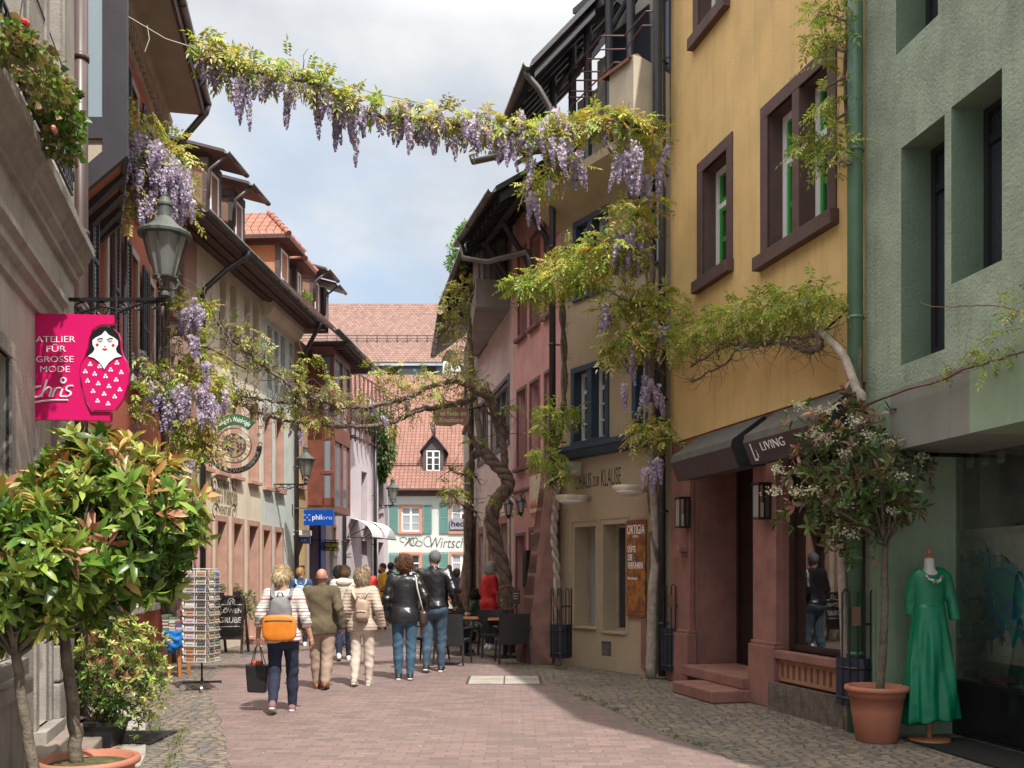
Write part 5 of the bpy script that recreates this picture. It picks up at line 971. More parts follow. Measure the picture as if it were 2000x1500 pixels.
for px,py,Y,n,j in ((1230,320,13.,9,.10),(1080,290,12.7,14,.16),(1120,300,12.8,9,.12),(1265,330,13.2,9,.12),(1215,280,13.1,6,.12),(1215,470,13.3,8,.09),(1235,470,13.3,4,.08),(1040,385,13.,4,.06),(1190,610,13.6,3,.06),(1225,690,13.7,4,.05),(1220,755,13.7,2,.03),(1280,760,13.7,7,.1),(1275,900,13.8,7,.06),(1290,640,13.6,5,.08),(990,240,12.5,13,.13),(925,245,12.3,10,.12),(850,230,12.2,6,.12),(790,225,12.1,6,.1),(475,158,11.4,7,.07),(560,165,11.6,4,.06),(640,190,11.8,10,.13),(700,215,11.9,5,.1),(420,118,11.4,3,.05)):
    for _ in range(n): sp_.append((np.array(W(px,py,Y))+q.normal(size=3)*j,.26+.2*q.random(),.058))
racemes(sp_,43,g1_)
mb=MB(); a=W(395,98,11.3); b=W(250,32,10.9); mb.tube([a,a.lerp(b,.5)-Vector((0,0,.06)),b],.006,5); mb.tube([a.lerp(b,.75),a.lerp(b,.72)-Vector((0,0,.15)),a.lerp(b,.78)-Vector((0,0,.32))],.005,4); tag(mb.build('tie_wire',M('pale_wire',(.45,.42,.36),.6),None),'pale wire tying the garland to the dark oriel on the left','wire')
mb=MB(); a=W(1020,245,12.6); b=FB.P(FB.L-.3,.7,8.65); mb.tube([W(395,96,11.3),W(700,190,11.9)+Vector((0,0,.1)),a,b],.005,4); tag(mb.build('support_cable',M('steel_cable',(.2,.2,.2),.4,metal=.6),None),'thin steel cable carrying the wisteria garland above the lane','cable')
# -- P2 twisted vine between pink and beige -------------------------------------
v2=thing('wisteria','climbing vine with a pale rope-like twisted stem beside the stone buttress','climber',W(1090,1290,16.)*1.); v2.location.z=0; mb=MB()
def twist(mb,path,R_,r,turns,n=3,m=0,ph=0,sd=8):
    P=spl(path,10); N=len(P); rr=R_ if callable(R_) else (lambda t:R_)
    for k in range(n):
        pts=[];rad=[]
        for i,p in enumerate(P):
            t=i/(N-1); a=turns*2*PI*t+2*PI*k/n+ph; d=unit(P[min(i+1,N-1)]-P[max(i-1,0)]); x=unit(np.cross(d,np.array([0,1.,0.3]))); y=np.cross(x,d); pts.append(p+(x*math.cos(a)+y*math.sin(a))*rr(t)); rad.append((r(t) if callable(r) else r))
        mb.tube(pts,rad,sd,m)
    return P
def PB(px,py,d=.35):   # point in front of the beige/pink corner
    return tuple(W(px,py,15.95))
twist(mb,[PB(1090,1300),PB(1086,1230),PB(1088,1120),PB(1082,1050),PB(1086,985),PB(1088,950)],.035,.035,7,2,1)
p2=twist(mb,[PB(1088,955),PB(1080,900),PB(1092,850),PB(1100,800),PB(1102,700),PB(1098,600),PB(1102,565)],.03,.032,5,2,0)
for pts in ([(1102,570,15.9),(1085,545,15.6),(1060,540,15.4),(1030,545,15.2)],[(1102,570,15.9),(1130,550,15.4),(1170,545,15.),(1210,530,14.6),(1270,520,14.)],[(1098,820,15.9),(1080,815,15.8),(1060,810,15.7)]): twigs(mb,branch(mb,wp(pts),.03,.012,6,.015,9),14,.3,.008,10)
twigs(mb,p2,26,.2,.008,12); mb.build('stem',[bark,bark_p],v2,smooth=True)
cl=[(np.array(W(px,py,Y)),(rr,rr,rr*z),n) for px,py,Y,rr,z,n in ((1025,555,15.4,.28,.6,36),(1060,550,15.4,.32,.7,48),(1100,545,15.3,.33,.7,50),(1140,520,15.,.33,.7,46),(1170,530,14.9,.28,.6,30),(1120,490,15.1,.3,.6,26),(1085,810,15.7,.28,.7,28),(1060,825,15.7,.2,.7,12),(1105,800,15.8,.2,.6,12),(1075,890,15.8,.25,.8,28),(1092,930,15.7,.16,.8,9),(1060,885,15.7,.18,.6,9))]
cl=[(c,r,int(n*1.5)) for c,r,n in cl]; compound(cl,51,v2,WD,.22,.08); 
# -- P3 huge twisted trunk with arms over the lane -----------------------------------
v3=thing('wisteria','old wisteria with a massive spiralling trunk and two bare arms over the lane','climber',(0,0,0)); v3.location=(W(990,1180,19.3).x,19.3,0); mb=MB(); T=lambda px,py,Y=19.2:tuple(W(px,py,Y))
twist(mb,[T(996,1275),T(990,1180),T(985,1120),T(968,1060),T(960,1010),T(972,975),T(992,950),T(985,925),T(960,900),T(945,880)],lambda t:.05+.03*math.sin(PI*t),lambda t:.085-.015*t,5.5,3,0,0,10)
twist(mb,[T(985,925),T(985,890),T(980,860),T(965,810),T(955,770),T(940,760)],.035,lambda t:.055-.02*t,3.5,3)
twist(mb,[T(945,885,19.4),T(925,890,19.5),T(918,930,19.6),T(915,1000,19.6),T(912,1100,19.7),T(910,1250,19.8)],.04,.05,3,2)
branch(mb,[T(940,890),T(925,860),T(912,830),T(900,790)],.06,.04,8,.01,1); branch(mb,[T(975,840),T(990,855),T(985,830),T(945,800)],.04,.03,8,.01,1)
up_=branch(mb,[T(945,880,19.6),T(930,800,20.),T(922,720,20.5),T(918,640,20.8),T(915,600,21),T(930,560,21)],.07,.03,8,.012,2)
armA=branch(mb,[T(985,850,19.2),T(960,790,19.),T(930,765,18.6),T(890,745,18.2),T(850,752,17.9),T(790,778,17.6),T(740,790,17.3),T(680,795,17.),T(640,785,16.8),T(590,768,16.5),T(540,735,16.2),T(490,695,16.),T(440,650,15.8),T(410,600,15.6)],.06,.016,9,.012,3)
armB=branch(mb,[T(925,780,18.8),T(870,792,18.4),T(820,800,18.),T(770,822,17.6),T(720,832,17.3),T(650,832,17.),T(580,825,16.7),T(520,812,16.5),T(470,790,16.2),T(420,775,16.)],.06,.018,9,.012,4)
armC=branch(mb,[T(690,795,17.),T(620,800,16.8),T(560,788,16.5),T(500,778,16.3),T(440,770,16.)],.02,.01,6,.012,5)
twigs(mb,armA,170,.55,.010,13); twigs(mb,armB,130,.5,.009,14); twigs(mb,armC,80,.45,.008,15); twigs(mb,armA[-30:],110,.5,.010,16); twigs(mb,up_,30,.4,.01,17)
for pts in ([T(930,1000,19.4),T(900,985,19.2),T(880,960,19.)],[T(930,930,19.4),T(895,925,19.2),T(875,910,19.)]): twigs(mb,branch(mb,pts,.025,.012,6,.01,6),26,.5,.009,18)
mb.build('stem',bark_t,v3,smooth=True)
q=np.random.default_rng(77); cl=[]
for path,n in ((armA,30),(armB,15),(armC,8)):
    for p in along(path,n,n,.16,(-.22,.2)): cl.append((p,(.15,.15,.09),5))
for px,py,Y,rr,n in ((730,725,17.4,.2,18),(775,738,17.5,.15,10),(830,735,17.7,.17,12),(860,765,17.8,.22,14),(790,770,17.5,.2,10),(700,770,17.2,.18,12),(655,775,17.,.2,16),(640,742,16.9,.18,14),(600,700,16.8,.15,10),(575,760,16.5,.2,12),(560,720,16.4,.18,10),(515,690,16.2,.16,10),(490,700,16.,.15,8),(885,705,19.,.25,20),(905,560,20.5,.26,26),(890,600,20.5,.3,32),(885,640,20.4,.28,30),(880,590,20.4,.2,14),(895,680,20.3,.2,14),(915,530,21.,.2,16),(905,725,19.5,.25,18),(920,770,19.,.22,14),(925,860,19.2,.2,12),(895,962,19.1,.26,22),(880,955,19.,.2,14),(960,975,18.9,.14,8),(900,910,19.,.15,8),(940,745,19.,.15,8),(1000,1000,19.,.12,6)): cl.append((np.array(W(px,py,Y)),(rr,rr,rr*.7),n))
compound(cl,61,v3,WY,.2,.075)
racemes([(np.array(W(px,py,Y))+q.normal(size=3)*.05,.28,.06) for px,py,Y in ((650,790,16.9),(655,795,17.),(648,798,17.),(660,800,17.),(725,775,17.2),(733,780,17.3),(797,760,17.6),(803,775,17.6),(690,785,17.1),(575,830,16.6),(580,835,16.6),(743,812,17.3),(640,795,17.),(852,825,18.2),(525,790,16.4),(885,690,19.))],62,v3)
# -- P4 / P5 left clumps ---------------------------------------------------------------
v4=thing('wisteria','dense wisteria in full flower against the red house above the street lamp','climber',F2.P(F2.s(300),.3,6)); mb=MB(); tw=branch(mb,[tuple(F2.P(F2.s(316),.2,.0)),tuple(F2.P(F2.s(318),.22,3.)),tuple(F2.P(F2.s(312),.25,5.)),tuple(F2.P(F2.s(318),.3,6.6)),tuple(W(300,400,14.2)),tuple(W(300,300,14.))],.05,.03,8,.01,1); twigs(mb,tw[-12:],30,.5,.01,2); mb.build('stem',bark,v4,smooth=True)
cl=[(np.array(W(px,py,Y)),(rr,rr,rr*.8),n) for px,py,Y,rr,n in ((280,240,13.6,.28,36),(265,265,13.5,.25,22),(320,285,13.8,.25,26),(350,300,14.,.2,18),(345,330,14.,.22,20),(300,330,13.7,.3,18),(335,365,13.9,.25,26),(265,375,13.5,.28,30),(300,390,13.7,.25,18),(345,385,14.,.22,18),(365,415,14.1,.14,8),(260,420,13.4,.2,14),(290,300,13.6,.3,20))]; compound(cl,71,v4,WG)
sp_=[]
for px,py,n in ((270,275,26),(300,285,22),(320,300,16),(260,310,20),(295,330,22),(330,340,16),(345,350,8),(280,385,12),(300,395,12),(350,395,10),(315,400,6),(260,290,12)):
    for _ in range(n): sp_.append((np.array(W(px,py,13.5))+q.normal(size=3)*np.array([.1,.15,.09]),.24+.16*q.random(),.06))
racemes(sp_,72,v4)
v5=thing('wisteria','wisteria with hanging lilac blossom beside the pink advertising sign','climber',F3.P(0,.3,0)); mb=MB(); b5=branch(mb,wp([(318,1200,15.2),(318,900,15.),(320,700,15.),(318,600,15.1)]),.035,.025,7,.01,1); b6=branch(mb,wp([(325,590,15.1),(350,600,15.),(358,640,15.),(390,670,15.2),(430,690,15.3),(480,720,15.6)]),.03,.018,7,.01,2)
b7=branch(mb,wp([(320,700,15.),(300,720,14.6),(270,740,14.2)]),.025,.012,6,.01,3); b8=branch(mb,wp([(320,650,15.),(345,655,15.),(375,650,15.)]),.014,.008,5,.01,3); twigs(mb,b6+b7+b8,50,.4,.008,4); mb.build('stem',bark,v5,smooth=True)
cl=[(np.array(W(px,py,Y)),(rr,rr,rr*.75),n) for px,py,Y,rr,n in ((370,590,15.,.2,22),(350,585,15.,.15,12),(395,600,15.1,.14,12),(370,640,15.,.18,18),(385,635,15.,.13,8),(375,680,15.1,.2,16),(390,700,15.1,.24,26),(420,715,15.2,.16,12),(300,745,14.6,.22,20),(330,735,14.7,.25,30),(370,740,14.8,.26,36),(410,750,15.,.22,28),(440,760,15.2,.16,14),(265,770,14.1,.2,18),(260,800,14.1,.18,14),(275,700,14.4,.15,10),(365,830,14.8,.28,44),(345,860,14.8,.22,26),(400,830,14.9,.22,28),(390,870,14.9,.28,38),(425,875,15.,.15,14),(350,890,14.8,.15,12))]; compound(cl,81,v5,WG)
sp_=[]
for px,py,n,j in ((375,600,10,.06),(355,610,6,.05),(382,655,5,.03),(270,700,12,.09),(290,715,8,.08),(270,790,4,.06),(320,760,16,.10),(305,770,10,.08),(345,780,14,.09),(330,800,6,.06),(395,760,4,.05),(410,775,3,.04),(430,770,4,.05),(365,760,4,.05),(345,900,4,.05),(365,905,3,.05),(395,800,3,.05),(405,715,4,.05),(260,820,4,.05)):
    for _ in range(n): sp_.append((np.array(W(px,py,14.6))+q.normal(size=3)*j,.22+.18*q.random(),.058))
racemes(sp_,82,v5)
# -- P6 yellow house ------------------------------------------------------------------------
v6=thing('wisteria','young leafy wisteria trained flat along the yellow wall on a pale bent stem','climber',FY.P(FY.L-.1,.2,0)); mb=MB()
Q=lambda px,py,d=.3:tuple(W(px,py,(FY.P(FY.s(px,d),d,0)).y))
b0=branch(mb,[tuple(FY.P(FY.L-.05,.15,0)),tuple(FY.P(FY.L-.1,.2,2.2)),Q(1682,800),Q(1672,760),Q(1655,710),Q(1632,675),Q(1603,648)],.05,.04,10,.004,1,1)
b1_=branch(mb,[Q(1603,648),Q(1600,680),Q(1570,682),Q(1520,668),Q(1470,676),Q(1430,672),Q(1390,690),Q(1350,715)],.045,.012,8,.01,2); b2_=branch(mb,[Q(1590,655),Q(1540,660),Q(1500,668),Q(1450,680),Q(1400,720),Q(1350,745)],.025,.01,6,.012,3)
b3_=branch(mb,[tuple(FY.P(FY.L-.05,.12,2.5)),Q(1678,740,.12),Q(1672,600,.12),Q(1668,450,.12),Q(1662,320,.14),Q(1655,240,.14),Q(1650,150,.15),Q(1655,60,.14),Q(1650,-60,.14)],.028,.018,7,.006,4)
twigs(mb,b1_,120,.42,.006,5,.8); twigs(mb,b2_,70,.35,.005,6,.1)
for pts in ([Q(1662,320),Q(1640,315),Q(1610,325),Q(1590,320)],[Q(1652,220),Q(1630,235),Q(1605,240)],[Q(1650,100),Q(1625,90),Q(1600,80)],[Q(1650,150),Q(1625,165),Q(1600,175)],[Q(1652,40),Q(1625,30),Q(1600,20)]): twigs(mb,branch(mb,pts,.016,.006,6,.006,7),8,.2,.004,8)
mb.tube([Q(1605,650),Q(1640,620,.2),Q(1668,590,.1)],.012,5,2); mb.build('stem',[bark,bark_p,MATS['black_iron']],v6,smooth=True)
GG=[(.36,.44,.08),(.28,.37,.06),(.46,.50,.15),(.40,.43,.10),(.22,.31,.06)]
cl=[]
for px,py,rr,n in ((1600,590,.2,24),(1560,580,.22,34),(1520,590,.25,38),(1480,600,.25,38),(1440,610,.24,34),(1400,620,.22,30),(1370,640,.2,26),(1350,665,.18,18),(1545,620,.2,24),(1500,635,.18,20),(1455,640,.18,18),(1410,660,.16,14),(1345,600,.12,9),(1625,610,.12,6),(1320,690,.18,14),(1300,660,.2,20),(1330,620,.14,10),(1580,560,.12,8),(1640,580,.08,3)): cl.append((np.array(Q(px,py,.33)),(rr,rr*.8,rr*.75),n))
for px,py,rr,n in ((1600,20,.14,13),(1630,60,.15,15),(1590,80,.12,10),(1640,-5,.14,12),(1620,190,.15,12),(1600,215,.12,9),(1595,270,.14,16),(1575,285,.12,12),(1610,300,.12,9),(1640,250,.1,6),(1650,285,.1,6),(1620,330,.08,3),(1605,120,.1,7)): cl.append((np.array(Q(px,py,.3)),(rr,rr,rr*.7),n))
cl=[(c,r,int(n*1.5)) for c,r,n in cl]; compound(cl,91,v6,GG,.17,.06,pairs=5)
v7=thing('creeper','thin red brown creeper shoot running up the lintel of the green house','climber',FG.P(0,.1,0)); mb=MB(); Q2=lambda px,py,d=.12:tuple(W(px,py,(FG.P(FG.s(px,d),d,0)).y))
c7=branch(mb,[Q2(1690,792),Q2(1760,765),Q2(1840,742),Q2(1880,722),Q2(1940,705),Q2(2040,672)],.012,.009,6,.004,1); branch(mb,[Q2(1795,590),Q2(1830,600),Q2(1900,597),Q2(1960,600),Q2(2040,625)],.004,.005,4,.003,2); twigs(mb,c7[14:24],8,.3,.003,3,1.2); mb.build('stem',M('red_stem',(.16,.07,.05),.7,.2),v7,smooth=True)
compound([(np.array(Q2(px,py,.15)),(rr,rr,rr*.6),n) for px,py,rr,n in ((1950,680,.14,12),(1920,690,.12,8),(1860,712,.1,5),(1960,650,.07,3),(1990,600,.12,9),(1935,710,.1,5),(1995,560,.08,4))],92,v7,GG,.12,.045)
# -- potted photinias and shrubs --------------------------------------------------------------
def rosettes(cent,rad,n,seed,parent,L,cols_in,cols_out,k=7,shell=.55,name='foliage',upb=.3,wd=.31,mat=None,outer=lambda p,u:u[...,2]>.25,sub=None,lumpy=1.):
    r=np.random.default_rng(seed); cent=np.array(cent); rad=np.array(rad); u=unit(r.normal(size=(n,3))); t=shell+(1-shell)*r.random((n,1))**.6
    lump=1+lumpy*.16*np.sin(5*u[:,:1]+seed)*np.sin(6*u[:,2:]+1)+.10*np.sin(11*u[:,1:2]+3*u[:,:1]*3)
    p=cent+u*rad*t*lump; B=[];D=[];N=[];Ls=[];C=[]; out=outer(p,u)|(r.random(n)<.08); ci=pal(cols_in,n,r,.2); co_=pal(cols_out,n,r,.15); mix=(out&(t[:,0]>.8)); base=np.where(mix[:,None],co_,ci)
    ax=unit(u*np.array([1,1,.8])+np.array([0,0,upb])+r.normal(size=(n,3))*.25)
    a=unit(np.cross(ax,r.normal(size=(n,3)))); b=np.cross(ax,a)
    for j in range(k):
        an=2*PI*j*.382+r.random(n)*.6; el=(.15+.8*j/k)[...] if False else .25+.75*(j/k); d=unit((a*np.cos(an)[:,None]+b*np.sin(an)[:,None])*math.cos(el)+ax*math.sin(el)+r.normal(size=(n,3))*.28)
        B.append(p-ax*L*.25*(1-j/k)); D.append(d); N.append(ax+r.normal(size=(n,3))*.45); Ls.append(L*(1.15-.45*j/k)*(.75+.5*r.random(n))); C.append(np.clip(base*(1+.18*r.normal(size=(n,1))),.002,.9))
    Ls=np.concatenate(Ls); return leaves(np.concatenate(B),np.concatenate(D),np.concatenate(N),Ls,Ls*wd,np.concatenate(C),parent,name,mat or glossleaf,full=True,fold=.12),p
PG=[(.07,.15,.02),(.12,.22,.03),(.18,.29,.04),(.05,.11,.02),(.26,.34,.06),(.20,.27,.05)]; PR=[(.42,.24,.08),(.38,.17,.09),(.40,.32,.09),(.34,.34,.08),(.28,.32,.07)]
def potted(label,base,trunk,cent,rad,n,seed,L,r0=.035,flowers=0,cols_in=PG,cols_out=PR,outer=None,k=7,dens=.5,shell=.55,lumpy=1.):
    t=thing('potted_tree',label,'tree',base); mb=MB(); P=branch(mb,trunk,r0,r0*.75,10,.003,seed); top=P[-1]; q=np.random.default_rng(seed)
    for _ in range(int(34)): 
        u=unit(q.normal(size=3)+np.array([0,0,.3])); e=np.array(cent)+u*np.array(rad)*.8; m=(top+e)/2+q.normal(size=3)*.05; branch(mb,[top-np.array([0,0,.05*q.random()]),m,e],r0*.4,r0*.1,5,0,1)
    mb.build('trunk',M('tree_bark',(.14,.115,.085),.9,.4,14,.8,50,streak=.3),t,smooth=True)
    _,p=rosettes(cent,rad,n,seed,t,L,cols_in,cols_out,k=k,shell=shell,lumpy=lumpy,outer=outer or (lambda p,u:(u[:,2]>.35)|((u[:,0]>.55)&(u[:,2]>-.25))))
    if flowers:
        V=[];C=[]; 
        for c in flowers:
            c=np.array(c)
            for _ in range(70): o=q.normal(size=3)*np.array([.042,.042,.026])*1.0+np.array([0,0,.0]); a=unit(q.normal(size=3)+np.array([0,0,1.])); x=unit(np.cross(a,q.normal(size=3))); y=np.cross(a,x); s=.012; V+= [c+o-x*s,c+o-y*s,c+o+x*s,c+o+y*s]; C.append((.66,.64,.55) if q.random()<.8 else (.45,.45,.3))
        npmesh('blossom',V,np.arange(len(V)).reshape(-1,4),petal,t,np.array(C))
    return t
def terracotta(name,label,c,r,h,parent=None,mat=None,soil=True):
    t=thing(name,label,'pot',c); mb=MB(); z=h
    mb.lathe(c,[(r*.66,0),(r*.70,.01),(r*.86,z*.55),(r*.93,z*.80),(r*.97,z*.80),(r*.97,z*.86),(r*.99,z*.87),(r*.99,z*.90),(r*1.08,z*.91),(r*1.10,z*.94),(r*1.08,z*.99),(r*1.04,z),(r*.94,z*.99),(r*.9,z*.9),(r*.02,z*.88)],40); mb.build('pot',mat or M('terracotta',(.40,.15,.09),.65,.1,5,.1,60,streak=.15),t,smooth=True)
    mb=MB(); mb.lathe(c,[(r*.9,z*.86),(r*.88,z*.905),(r*.4,z*.93),(.01,z*.94)],24); mb.build('soil',M('mossy_soil',(.09,.085,.035),.95,.5,20,.8,60),t,smooth=True); return t
YA=5.98; cA=Vector((W(172,0,YA).x,YA,0)); tA=terracotta('flower_pot','large terracotta pot at the bottom left holding the nearer speckled trunk',cA,.285,.455)
b_=W(150,1470,YA); t_=W(122,1225,YA)
potted('potted photinia with a dense crown of green and coppery leaves, in the foreground',cA,[tuple(b_-Vector((0,0,.08))),tuple(W(142,1380,YA)),tuple(W(133,1300,YA)),tuple(t_)],tuple(W(215,1030,YA+.1)),(.56,.5,.57),620,3,.135,.042,cols_out=PR,outer=lambda p,u:((u[:,2]>.55)|((u[:,0]>.72)&(u[:,2]>.1)))&(np.random.default_rng(5).random(len(u))<.6))
YB=5.5; 
tB=potted('potted photinia with a leaning dark trunk, left of the pair at the near left',(W(75,0,YB).x,YB,0),[tuple(W(95,1650,YB)),tuple(W(70,1520,YB)),tuple(W(48,1400,YB)),tuple(W(30,1270,YB))],tuple(W(30,1100,YB)),(.42,.4,.44),330,4,.13,.036,outer=lambda p,u:(u[:,2]>.75)); terracotta('flower_pot','terracotta pot of the leaning trunk, cut off below the picture at the left',Vector((W(110,0,YB).x,YB,0)),.22,.18) if 0 else None
YC=9.1; cC=Vector((W(1712,0,YC).x,YC,0)); terracotta('flower_pot','ribbed terracotta pot beside the green mannequin dress',cC,.27,.535)
fl=[tuple(W(px,py,YC-.25)) for px,py in ((1590,845),(1670,820),(1695,852),(1615,860),(1650,885),(1520,918),(1555,960),(1650,985),(1802,895),(1700,958),(1660,1040),(1560,790),(1735,865),(1590,960),(1760,930),(1620,800),(1510,960),(1745,1000))]
potted('potted photinia with bronze leaves and white flower heads before the green house',cC,[tuple(cC+Vector((.03,0,.45))),tuple(W(1726,1240,YC)),tuple(W(1728,1150,YC)),tuple(W(1728,1060,YC))],tuple(W(1668,930,YC)),(.70,.5,.70),430,8,.105,.04,shell=.3,lumpy=2.2,flowers=fl,cols_in=[(.05,.10,.02),(.08,.14,.03),(.10,.09,.03),(.14,.10,.05)],cols_out=[(.24,.11,.07),(.30,.14,.10),(.16,.16,.04),(.34,.20,.17),(.10,.14,.03)],k=6,outer=lambda p,u:((u[:,2]>.35)|(u[:,0]<-.7))&(np.random.default_rng(2).random(len(u))<.7))
# leafy shrub in a black box
YS=8.8; t=thing('potted_shrub','bushy shrub with yellow green tips in a square black planter','shrub',(W(225,0,YS).x,YS,0)); x0=W(165,0,YS).x; x1=W(235,0,YS).x; mb=MB(); c=Vector(((x0+x1)/2,YS,0)); 
mb.hexa([c+Vector((sx*.13,sy*.13,0)) for sx,sy in ((-1,-1),(1,-1),(1,1),(-1,1))]+[c+Vector((sx*.18,sy*.18,.24)) for sx,sy in ((-1,-1),(1,-1),(1,1),(-1,1))]); mb.hexa([c+Vector((sx*.195,sy*.195,.215)) for sx,sy in ((-1,-1),(1,-1),(1,1),(-1,1))]+[c+Vector((sx*.2,sy*.2,.25)) for sx,sy in ((-1,-1),(1,-1),(1,1),(-1,1))]); mb.build('planter',MATS['black_plastic'],t)
mb=MB(); q=np.random.default_rng(3)
for k in range(14): e=np.array(W(225,1310,YS))+unit(q.normal(size=3))*np.array([.4,.35,.4]); branch(mb,[tuple(c+Vector((.03*q.normal(),.03*q.normal(),.2))),tuple((np.array(c)+e)/2+np.array([0,0,.2])),tuple(e)],.012,.004,5)
mb.build('trunk',MATS['tree_bark'],t,smooth=True)
rosettes(W(232,1310,YS),(.46,.40,.52),520,12,t,.06,[(.05,.10,.02),(.08,.15,.03),(.12,.2,.04)],[(.35,.40,.10),(.45,.46,.16),(.28,.34,.07)],k=8,outer=lambda p,u:(u[:,2]>.15)|(u[:,0]>.3))
def bush(name,label,cat,cents,seed,cols,lf,n,parent=None,mat=None,shape=.5,down=0.):
    t=thing(name,label,cat,cents[0][0]); r=np.random.default_rng(seed); B=[]
    for c,rad in cents:
        u=unit(r.normal(size=(n,3))); B.append((np.array(c)+u*np.array(rad)*(r.random((n,1))**.4),u))
    P=np.concatenate([b[0] for b in B]); U=np.concatenate([b[1] for b in B]); L=lf*(.6+.8*r.random(len(P))); leaves(P,unit(U+r.normal(size=U.shape)*.7+np.array([0,0,-down])),r.normal(size=U.shape)*.6+np.array([0,0,1.]),L,L*shape,pal(cols,len(P),r,.25),t)
    return t
gz=lambda px,py,d=.3: tuple(W(px,py,F1.P(F1.s(px,d),d,0).y))
BG=[(.28,.19,.09),(.22,.2,.08),(.12,.2,.04),(.16,.24,.06),(.15,.13,.06)]; 
def redfl(t,pts,cc=(.6,.03,.03)):
    mb=MB(); [mb.ball(p,.022,4) for p in pts]; mb.build('blossom',simple('geranium_red' if cc[1]<.1 else 'geranium_pink',cc,.6),t)
ta=bush('geranium','straggly browning geranium in the upper planter of the grey house','plant',[(gz(30,90),(.2,.2,.1)),(gz(60,130),(.2,.2,.12)),(gz(85,170),(.16,.2,.12)),(gz(15,80),(.15,.2,.08)),(gz(110,165),(.1,.1,.05))],5,BG,.055,190,shape=.85); redfl(ta,[gz(47,42),gz(52,46)])
tb=bush('geranium','greener geranium with a pink bloom further along the grey house cornice','plant',[(gz(110,215),(.16,.2,.13)),(gz(125,245),(.14,.2,.12)),(gz(120,285),(.12,.2,.10)),(gz(145,235),(.08,.1,.07)),(gz(118,180),(.12,.12,.08))],6,[(.07,.16,.03),(.12,.24,.04),(.09,.13,.03),(.25,.2,.08)],.055,210,shape=.85); redfl(tb,[gz(107,255),gz(104,250)],(.7,.22,.2))
bush('hanging_plant','bushy green plants spilling over the roof terrace of the far lilac house','plant',[(W(735,830,33.5),(.7,.6,.9)),(W(750,880,33.8),(.45,.5,.8)),(W(715,820,32.5),(.5,.5,.5)),(W(740,920,34),(.3,.3,.4))],7,[(.06,.13,.03),(.12,.2,.05),(.09,.16,.04)],.14,900,shape=.5,down=.5)
tt=bush('tree','fresh green treetop showing above the dark gutter on the right','tree',[(W(905,485,38),(.62,1.,.6)),(W(930,470,38),(.8,1.2,.8)),(W(892,515,38),(.45,.7,.45)),(W(910,455,38),(.35,.5,.35)),(W(960,490,38.5),(1.,1.3,1.))],8,[(.10,.24,.05),(.16,.30,.07)],.14,480,shape=.5)
mb=MB(); c=W(935,470,38); branch(mb,[(c.x+.3,38.2,0),(c.x+.25,38.2,5),(c.x+.1,38.1,10),tuple(c)],.22,.08,10,.02,1); [branch(mb,[(c.x+.15,38.1,10.5),tuple(W(px,py,38))],.06,.02,6,.01,2) for px,py in ((905,480),(895,512),(960,490),(912,458))]; mb.build('trunk',bark,tt,smooth=True)
bush('potted_plant','small bright green bush on the roof edge between the dormers','plant',[(W(597,583,26.3),(.16,.15,.22))],9,[(.2,.34,.05),(.14,.26,.04)],.07,300)
bush('potted_plant','leafy green plant standing behind the chalkboard','plant',[(W(488,1180,20.8),(.16,.15,.3)),(W(462,1158,20.8),(.12,.1,.1))],10,[(.07,.16,.03),(.13,.25,.05)],.06,300)
bush('grass_tuft','dry grass tuft growing out of the gutter beside the nearest dormer','plant',[(W(372,350,16.6),(.08,.08,.2)),(W(380,362,16.8),(.08,.08,.12))],11,[(.34,.32,.14),(.26,.3,.10)],.16,70,shape=.08)
for px,py,l,cc in ((428,1147,'black pot of green heather on the left restaurant sill',[(.07,.14,.04),(.12,.18,.06)]),(460,1145,'black pot of pale dried flowers on the restaurant sill',[(.35,.25,.18),(.4,.33,.25)])):
    p=F4.P(F4.s(px,.05),.06,1.0); t=bush('potted_plant',l,'plant',[(p+Vector((0,0,.28)),(.12,.1,.1))],px,cc,.04,200); mb=MB(); mb.lathe(p,[(.07,0),(.10,.2),(.09,.2),(.01,.18)],12); mb.build('pot',MATS['black_plastic'],t)
# little tufts of weed and fallen petals in the joints of the paving
r=np.random.default_rng(9); n=420; X=r.uniform(-4.2,2.,n); Y=r.uniform(7.5,19,n); B=np.stack([X,Y,np.full(n,.012)],1); an=r.random(n)*2*PI; leaves(B,np.stack([np.cos(an),np.sin(an),.1+0*an],1),np.stack([0*an,0*an,1+0*an],1),np.full(n,.024)*(.5+r.random(n)),np.full(n,.016),pal([(.6,.55,.5),(.5,.45,.5)],n,r,.1),None,'fallen_petals')['kind']='stuff'
B=[];
for (x0,y0),(x1,y1),m in (((-2.62,7.),(-3.4,9.8),60),((.9,12.3),(1.75,8.7),34),((-3.6,9.5),(-4.4,12),30)):
    for _ in range(m): t=r.random()**1.4; c=np.array([x0+(x1-x0)*t,y0+(y1-y0)*t,.01])+np.array([r.normal()*.03,r.normal()*.03,0]); B+= [c+r.normal(size=3)*np.array([.02,.02,0]) for _ in range(8)]
B=np.array(B); n=len(B); leaves(B,unit(r.normal(size=(n,3))*.6+np.array([0,0,1.])),r.normal(size=(n,3)),.03+.02*r.random(n),np.full(n,.008),pal([(.14,.2,.05),(.2,.24,.08)],n,r),None,'weeds')['kind']='stuff'
# ================================================================ street objects
iron=MATS['black_iron']; patina=M('patina_iron',(.075,.085,.075),.6,.3,8,.2,40,streak=.3)
